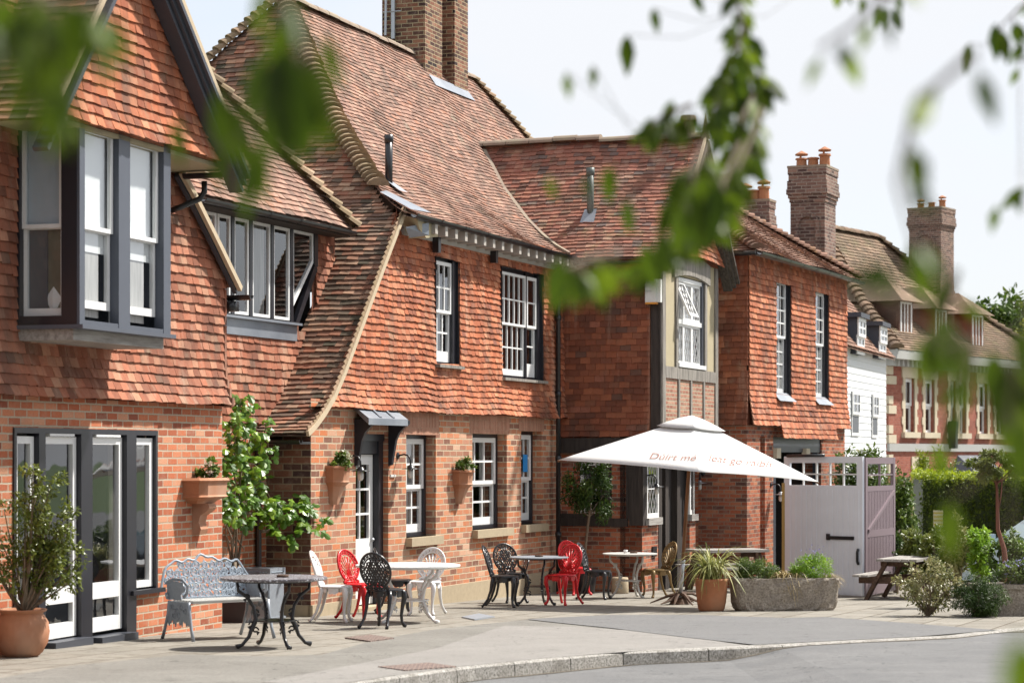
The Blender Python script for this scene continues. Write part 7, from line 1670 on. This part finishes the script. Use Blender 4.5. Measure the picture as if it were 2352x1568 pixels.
# unseen trees added to block sky light, one standing for the tree of the sprays
for i, (x, y, z, r, lb) in enumerate(((4.5, -7, 9, 5.5, 'large unseen tree added behind the camera to block sky light'), (-17, -13, 8, 5, 'large unseen tree added behind the camera on the left to block sky light'), (13, -2, 8.5, 5, 'large unseen tree added behind the camera on the right to block sky light'))):
    o = thing('light_blocker_tree', lb, 'tree', (x, y, -.2), 0, 'unseen trees added to block light'); m = MB(); m.tube([(0, 0, 0), (.2, .1, z * .45), (-.1, .2, z * .8)], [.4, .3, .15], 10); twigs(m, (0, 0, z * .45), [tuple(Vector((0, 0, z)) + v * r * .8) for v in [rv() for _ in range(14)]], .12, .03); m.build('trunk', M['bark'], o, True); m = MB(); blob(m, (0, 0, z), (r, r, r * .9), 5200, .75, .42, 90, .25, .2, .3); m.build('crown', M['leaf_dark'], o)
# ================================================================ hanging sprays of leaves in front of the lens
def spray(label, group, paths, L0, W0, per, mat, seedv, extra=()):
    random.seed(seedv); o = thing('hanging_branch', label, 'branch', tuple(at(*paths[0][0])), 0, group); O = Vector(o.location); tw = MB(); lf = MB()
    used = set()
    for path in paths:
        tw = MB(); pts = [at(*q) for q in path]; n = len(pts)
        tw.tube([p - O for p in pts], [.005 - .003 * i / max(1, n - 1) for i in range(n)], 5)
        for a, b in zip(pts, pts[1:]):
            for _ in range(per):
                p = a.lerp(b, random.random()) - O; d = Vector((random.uniform(-.5, .5), random.uniform(-.6, .6), -1.0 + random.uniform(-.2, .7))); s = random.uniform(.75, 1.15)
                st = d.normalized() * .02; tw.tube([p, p + st], .0012, 3); leaf(lf, p + st, d, Vector((random.uniform(-1, 1), -1, random.uniform(-.3, .6))), L0 * s, W0 * s, .08, r=(random.random(), random.random() ** 2, 0))
        for ix, (px, py, d, ang, s) in enumerate(extra):
            p = at(px, py, d); bd_ = min(min((p - q).length for q in [at(*z_) for z_ in pa]) for pa in paths); near = min(pts, key=lambda q: (p - q).length)
            if ix in used or (p - near).length > bd_ + 1e-6 or (p - near).length > 1.2: continue
            used.add(ix); mid_ = near.lerp(p, .5) + Vector((0, 0, -.12 * (p - near).length)); tw.tube([near - O, mid_ - O, p - O], .0009, 3)
        tw.build('twig', M['bark'], o)
    for (px, py, d, ang, s) in extra:
        p = at(px, py, d) - O; dr_ = Vector((sin(ang), .1, -cos(ang))); leaf(lf, p, dr_, Vector((random.uniform(-.4, .4), -1, .2)), L0 * s, W0 * s, .08, r=(random.random() * .6, random.random() ** 2, 0))
    lf.build('foliage', M[mat], o)
GH = 'hanging branches close to the camera'
# left, very near
spray('out-of-focus leafy branch hanging across the top left corner', GH, [[(-60, -60, 2.3), (60, -20, 2.3), (170, 10, 2.35), (250, 20, 2.4)], [(60, -60, 2.2), (110, 10, 2.2), (105, 120, 2.2), (110, 200, 2.25)], [(-30, -20, 2.3), (10, 70, 2.3), (25, 130, 2.3)]], .068, .022, 9, 'leaf_tree', 3,
      [(5, 0, 2.3, .1, 1.1), (60, 10, 2.2, 0, 1.0), (150, -10, 2.2, .2, 1.0), (200, 0, 2.3, -.3, 1.0), (120, 170, 2.2, .1, 1.0), (95, 220, 2.25, .2, .9), (5, 1180, 2.4, 1.2, .5)])
spray('out-of-focus leafy branch hanging over the hipped roof', GH, [[(600, -80, 2.6), (640, -30, 2.6), (665, 60, 2.6), (660, 150, 2.65)], [(665, 60, 2.6), (700, 120, 2.6), (690, 190, 2.6)]], .078, .026, 2, 'leaf_tree', 5,
      [(650, 40, 2.5, -.1, 1.3), (655, 110, 2.5, .15, 1.7), (640, 120, 2.5, -.15, 1.6), (690, 130, 2.6, .35, 1.5), (710, 160, 2.6, .0, 1.2), (640, 200, 2.5, .1, 1.2), (745, 80, 2.7, .25, .9), (590, 330, 2.8, .1, 1.0), (575, 370, 2.8, -.15, 1.0), (505, 200, 2.8, .1, 1.3), (520, 230, 2.8, .35, 1.4), (405, 270, 3.2, .1, .9), (600, 130, 2.6, -.3, 1.0), (495, 350, 2.8, .2, .7)])
spray('out-of-focus leafy spray hanging before the jettied gable roof', GH, [[(1690, -90, 5.2), (1700, 30, 5.2), (1720, 140, 5.2), (1715, 260, 5.2), (1690, 350, 5.2), (1650, 430, 5.1)], [(1715, 60, 5.0), (1660, 170, 5.0), (1640, 260, 5.0)], [(1700, 280, 5.1), (1740, 200, 5.2), (1745, 150, 5.2)], [(1660, 400, 4.6), (1600, 480, 4.5), (1540, 545, 4.4), (1480, 590, 4.2)], [(1640, 360, 4.7), (1630, 450, 4.6), (1600, 520, 4.5)], [(1620, 420, 4.6), (1560, 420, 4.6), (1545, 460, 4.6)], [(1590, 240, 5), (1530, 260, 5), (1490, 290, 5)], [(1750, 250, 5), (1720, 330, 4.9), (1690, 400, 4.8), (1640, 470, 4.6)], [(1700, 330, 4.4), (1660, 420, 4.3), (1650, 500, 4.2)], [(1670, 130, 5.4), (1650, 200, 5.4), (1660, 300, 5.3)], [(1620, 330, 4.2), (1590, 400, 4.1), (1600, 470, 4.1)], [(1420, 580, 3.9), (1360, 590, 3.8), (1290, 620, 3.6)]], .066, .027, 13, 'leaf_tree', 9,
      [(1440, 80, 5.2, .05, 1.45), (1500, 20, 5.2, .2, .9), (1362, 150, 4.6, 0, .75), (1300, 165, 4.2, .1, .8), (1610, 400, 4.0, .1, 1.6), (1650, 420, 4.0, -.1, 1.7), (1600, 440, 4.0, .2, 1.6), (1570, 470, 4.0, -.2, 1.4), (1400, 380, 4.2, .0, 1.1), (1340, 400, 4.0, .3, .7), (1440, 460, 4.2, .05, 1.0), (1290, 590, 3.4, -.25, 1.3), (1310, 610, 3.4, .3, .9), (1480, 560, 3.9, .25, 1.3), (1520, 530, 3.9, .1, 1.3), (1545, 230, 5, -.3, 1.1), (1500, 270, 5, -.5, 1.0), (1260, 400, 3.8, .2, .7)])
spray('out-of-focus twigs with a few leaves at the top right corner', GH, [[(2060, -40, 3.0), (1960, 60, 3.0), (1880, 110, 3.0)], [(2240, 120, 2.6), (2100, 240, 2.6), (2060, 420, 2.6), (2100, 560, 2.7)], [(2420, -40, 5.6), (2340, 20, 5.6), (2300, 60, 5.6)], [(1900, -60, 6), (1960, -20, 6), (2060, 5, 6)], [(2400, 120, 5.6), (2340, 140, 5.6)]], .062, .025, 3, 'leaf_tree', 15,
      [(2285, 55, 5.6, .1, 1.5), (2300, 70, 5.6, .25, 1.4), (2265, 110, 5.6, -.1, .0001), (2225, 100, 5.8, -.1, 1.3), (2345, 90, 5.4, .1, .9), (2340, 100, 5.4, -.3, .9), (1985, -10, 5.8, -.2, .8), (2060, -15, 5.8, .3, .9), (1590, -20, 5.4, .5, 1.0), (2355, 430, 4.6, -.8, 1.1), (2340, 440, 4.6, .1, .8), (2290, 470, 4.2, -.2, .9)])
spray('dark out-of-focus sprig hanging at the right edge before the villa', GH, [[(2380, 680, 2.7), (2345, 760, 2.7), (2330, 850, 2.7), (2320, 930, 2.7)], [(2200, 620, 3.2), (2170, 720, 3.2), (2160, 800, 3.2)], [(2240, 780, 2.9), (2210, 900, 2.9)]], .058, .025, 3, 'leaf_tree', 19,
      [(2165, 720, 3.0, .1, 1.6), (2140, 760, 3.0, -.2, 1.3), (2200, 770, 3.0, .2, 1.4), (2185, 640, 3.2, -.4, 1.1), (2280, 800, 2.7, .1, 1.5), (2310, 840, 2.7, 0, 1.8), (2090, 560, 3.4, .1, .6), (2345, 960, 2.5, .0, 1.4), (2120, 560, 3.3, .6, 1.2), (1945, 625, 2.4, 1.3, .9), (1985, 610, 2.5, 1.2, .8), (2000, 640, 2.3, 1.0, .6), (2180, 1150, 2.5, .05, 1.2), (2160, 1010, 2.7, .0, .9), (2340, 1460, 1.6, .2, 1.5)])
# ================================================================ CAMERA, LIGHT, SKY
cam = bpy.data.cameras.new('camera'); co_ = link(bpy.data.objects.new('camera', cam)); co_.location = (0, 0, HC); co_.rotation_euler = (pi / 2, 0, 0)
cam.sensor_width = 36; cam.lens = 36 * F / 2352; cam.shift_y = (HY - 784) / 2352; cam.clip_start = .05; cam.clip_end = 3000
cam.dof.use_dof = True; cam.dof.focus_distance = 33; cam.dof.aperture_fstop = 2.8; cam.dof.aperture_blades = 9
scn.camera = co_
sd = Vector((.542, .292, .79)).normalized()
el = math.asin(sd.z); az = atan2(sd.x, sd.y)
sun = bpy.data.lights.new('sun', 'SUN'); sun.energy = 4.1; sun.angle = radians(2.2); sun.color = (1, .955, .88)
so_ = link(bpy.data.objects.new('sun', sun)); so_.rotation_euler = (-sd).to_track_quat('-Z', 'Y').to_euler(); so_.location = (20, 10, 40)
w = bpy.data.worlds.new('World'); scn.world = w; w.use_nodes = True; nt = w.node_tree; nt.nodes.clear()
out = nt.nodes.new('ShaderNodeOutputWorld'); bg_ = nt.nodes.new('ShaderNodeBackground'); sky = nt.nodes.new('ShaderNodeTexSky'); sky.sky_type = 'NISHITA'; sky.sun_disc = False; sky.sun_elevation = el; sky.sun_rotation = az; sky.dust_density = 2.0; sky.air_density = 1.0
tc = nt.nodes.new('ShaderNodeTexCoord'); mpn = nt.nodes.new('ShaderNodeMapping'); mpn.inputs['Scale'].default_value = (1, 1, 2.6); nt.links.new(tc.outputs['Generated'], mpn.inputs[0])
nz = nt.nodes.new('ShaderNodeTexNoise'); nz.inputs['Scale'].default_value = 4.5; nz.inputs['Detail'].default_value = 5; nz.inputs['Roughness'].default_value = .45; nt.links.new(mpn.outputs[0], nz.inputs[0])
cr_ = nt.nodes.new('ShaderNodeValToRGB'); cr_.color_ramp.elements[0].position = .36; cr_.color_ramp.elements[0].color = (.66, .66, .66, 1); cr_.color_ramp.elements[1].position = .62; cr_.color_ramp.elements[1].color = (1, 1, 1, 1); nt.links.new(nz.outputs['Fac'], cr_.inputs[0])
mx = nt.nodes.new('ShaderNodeMix'); mx.data_type = 'RGBA'; nt.links.new(cr_.outputs[0], mx.inputs[0]); nt.links.new(sky.outputs[0], mx.inputs[6]); mx.inputs[7].default_value = (SKYW * .985, SKYW * 1.01, SKYW * 1.06, 1)
nt.links.new(mx.outputs[2], bg_.inputs[0]); bg_.inputs[1].default_value = .10; nt.links.new(bg_.outputs[0], out.inputs[0])
scn.view_settings.view_transform = 'Standard'; scn.view_settings.look = 'None'; scn.view_settings.exposure = EXPO; scn.view_settings.gamma = 1
scn.render.engine = 'CYCLES'; scn.cycles.max_bounces = 6; scn.cycles.diffuse_bounces = 3; scn.cycles.glossy_bounces = 3; scn.cycles.transparent_max_bounces = 8; scn.cycles.transmission_bounces = 3; scn.cycles.use_adaptive_sampling = True; scn.cycles.adaptive_threshold = .02
scn.cycles.caustics_reflective = False; scn.cycles.caustics_refractive = False
try: scn.cycles.use_denoising = True
except Exception: pass
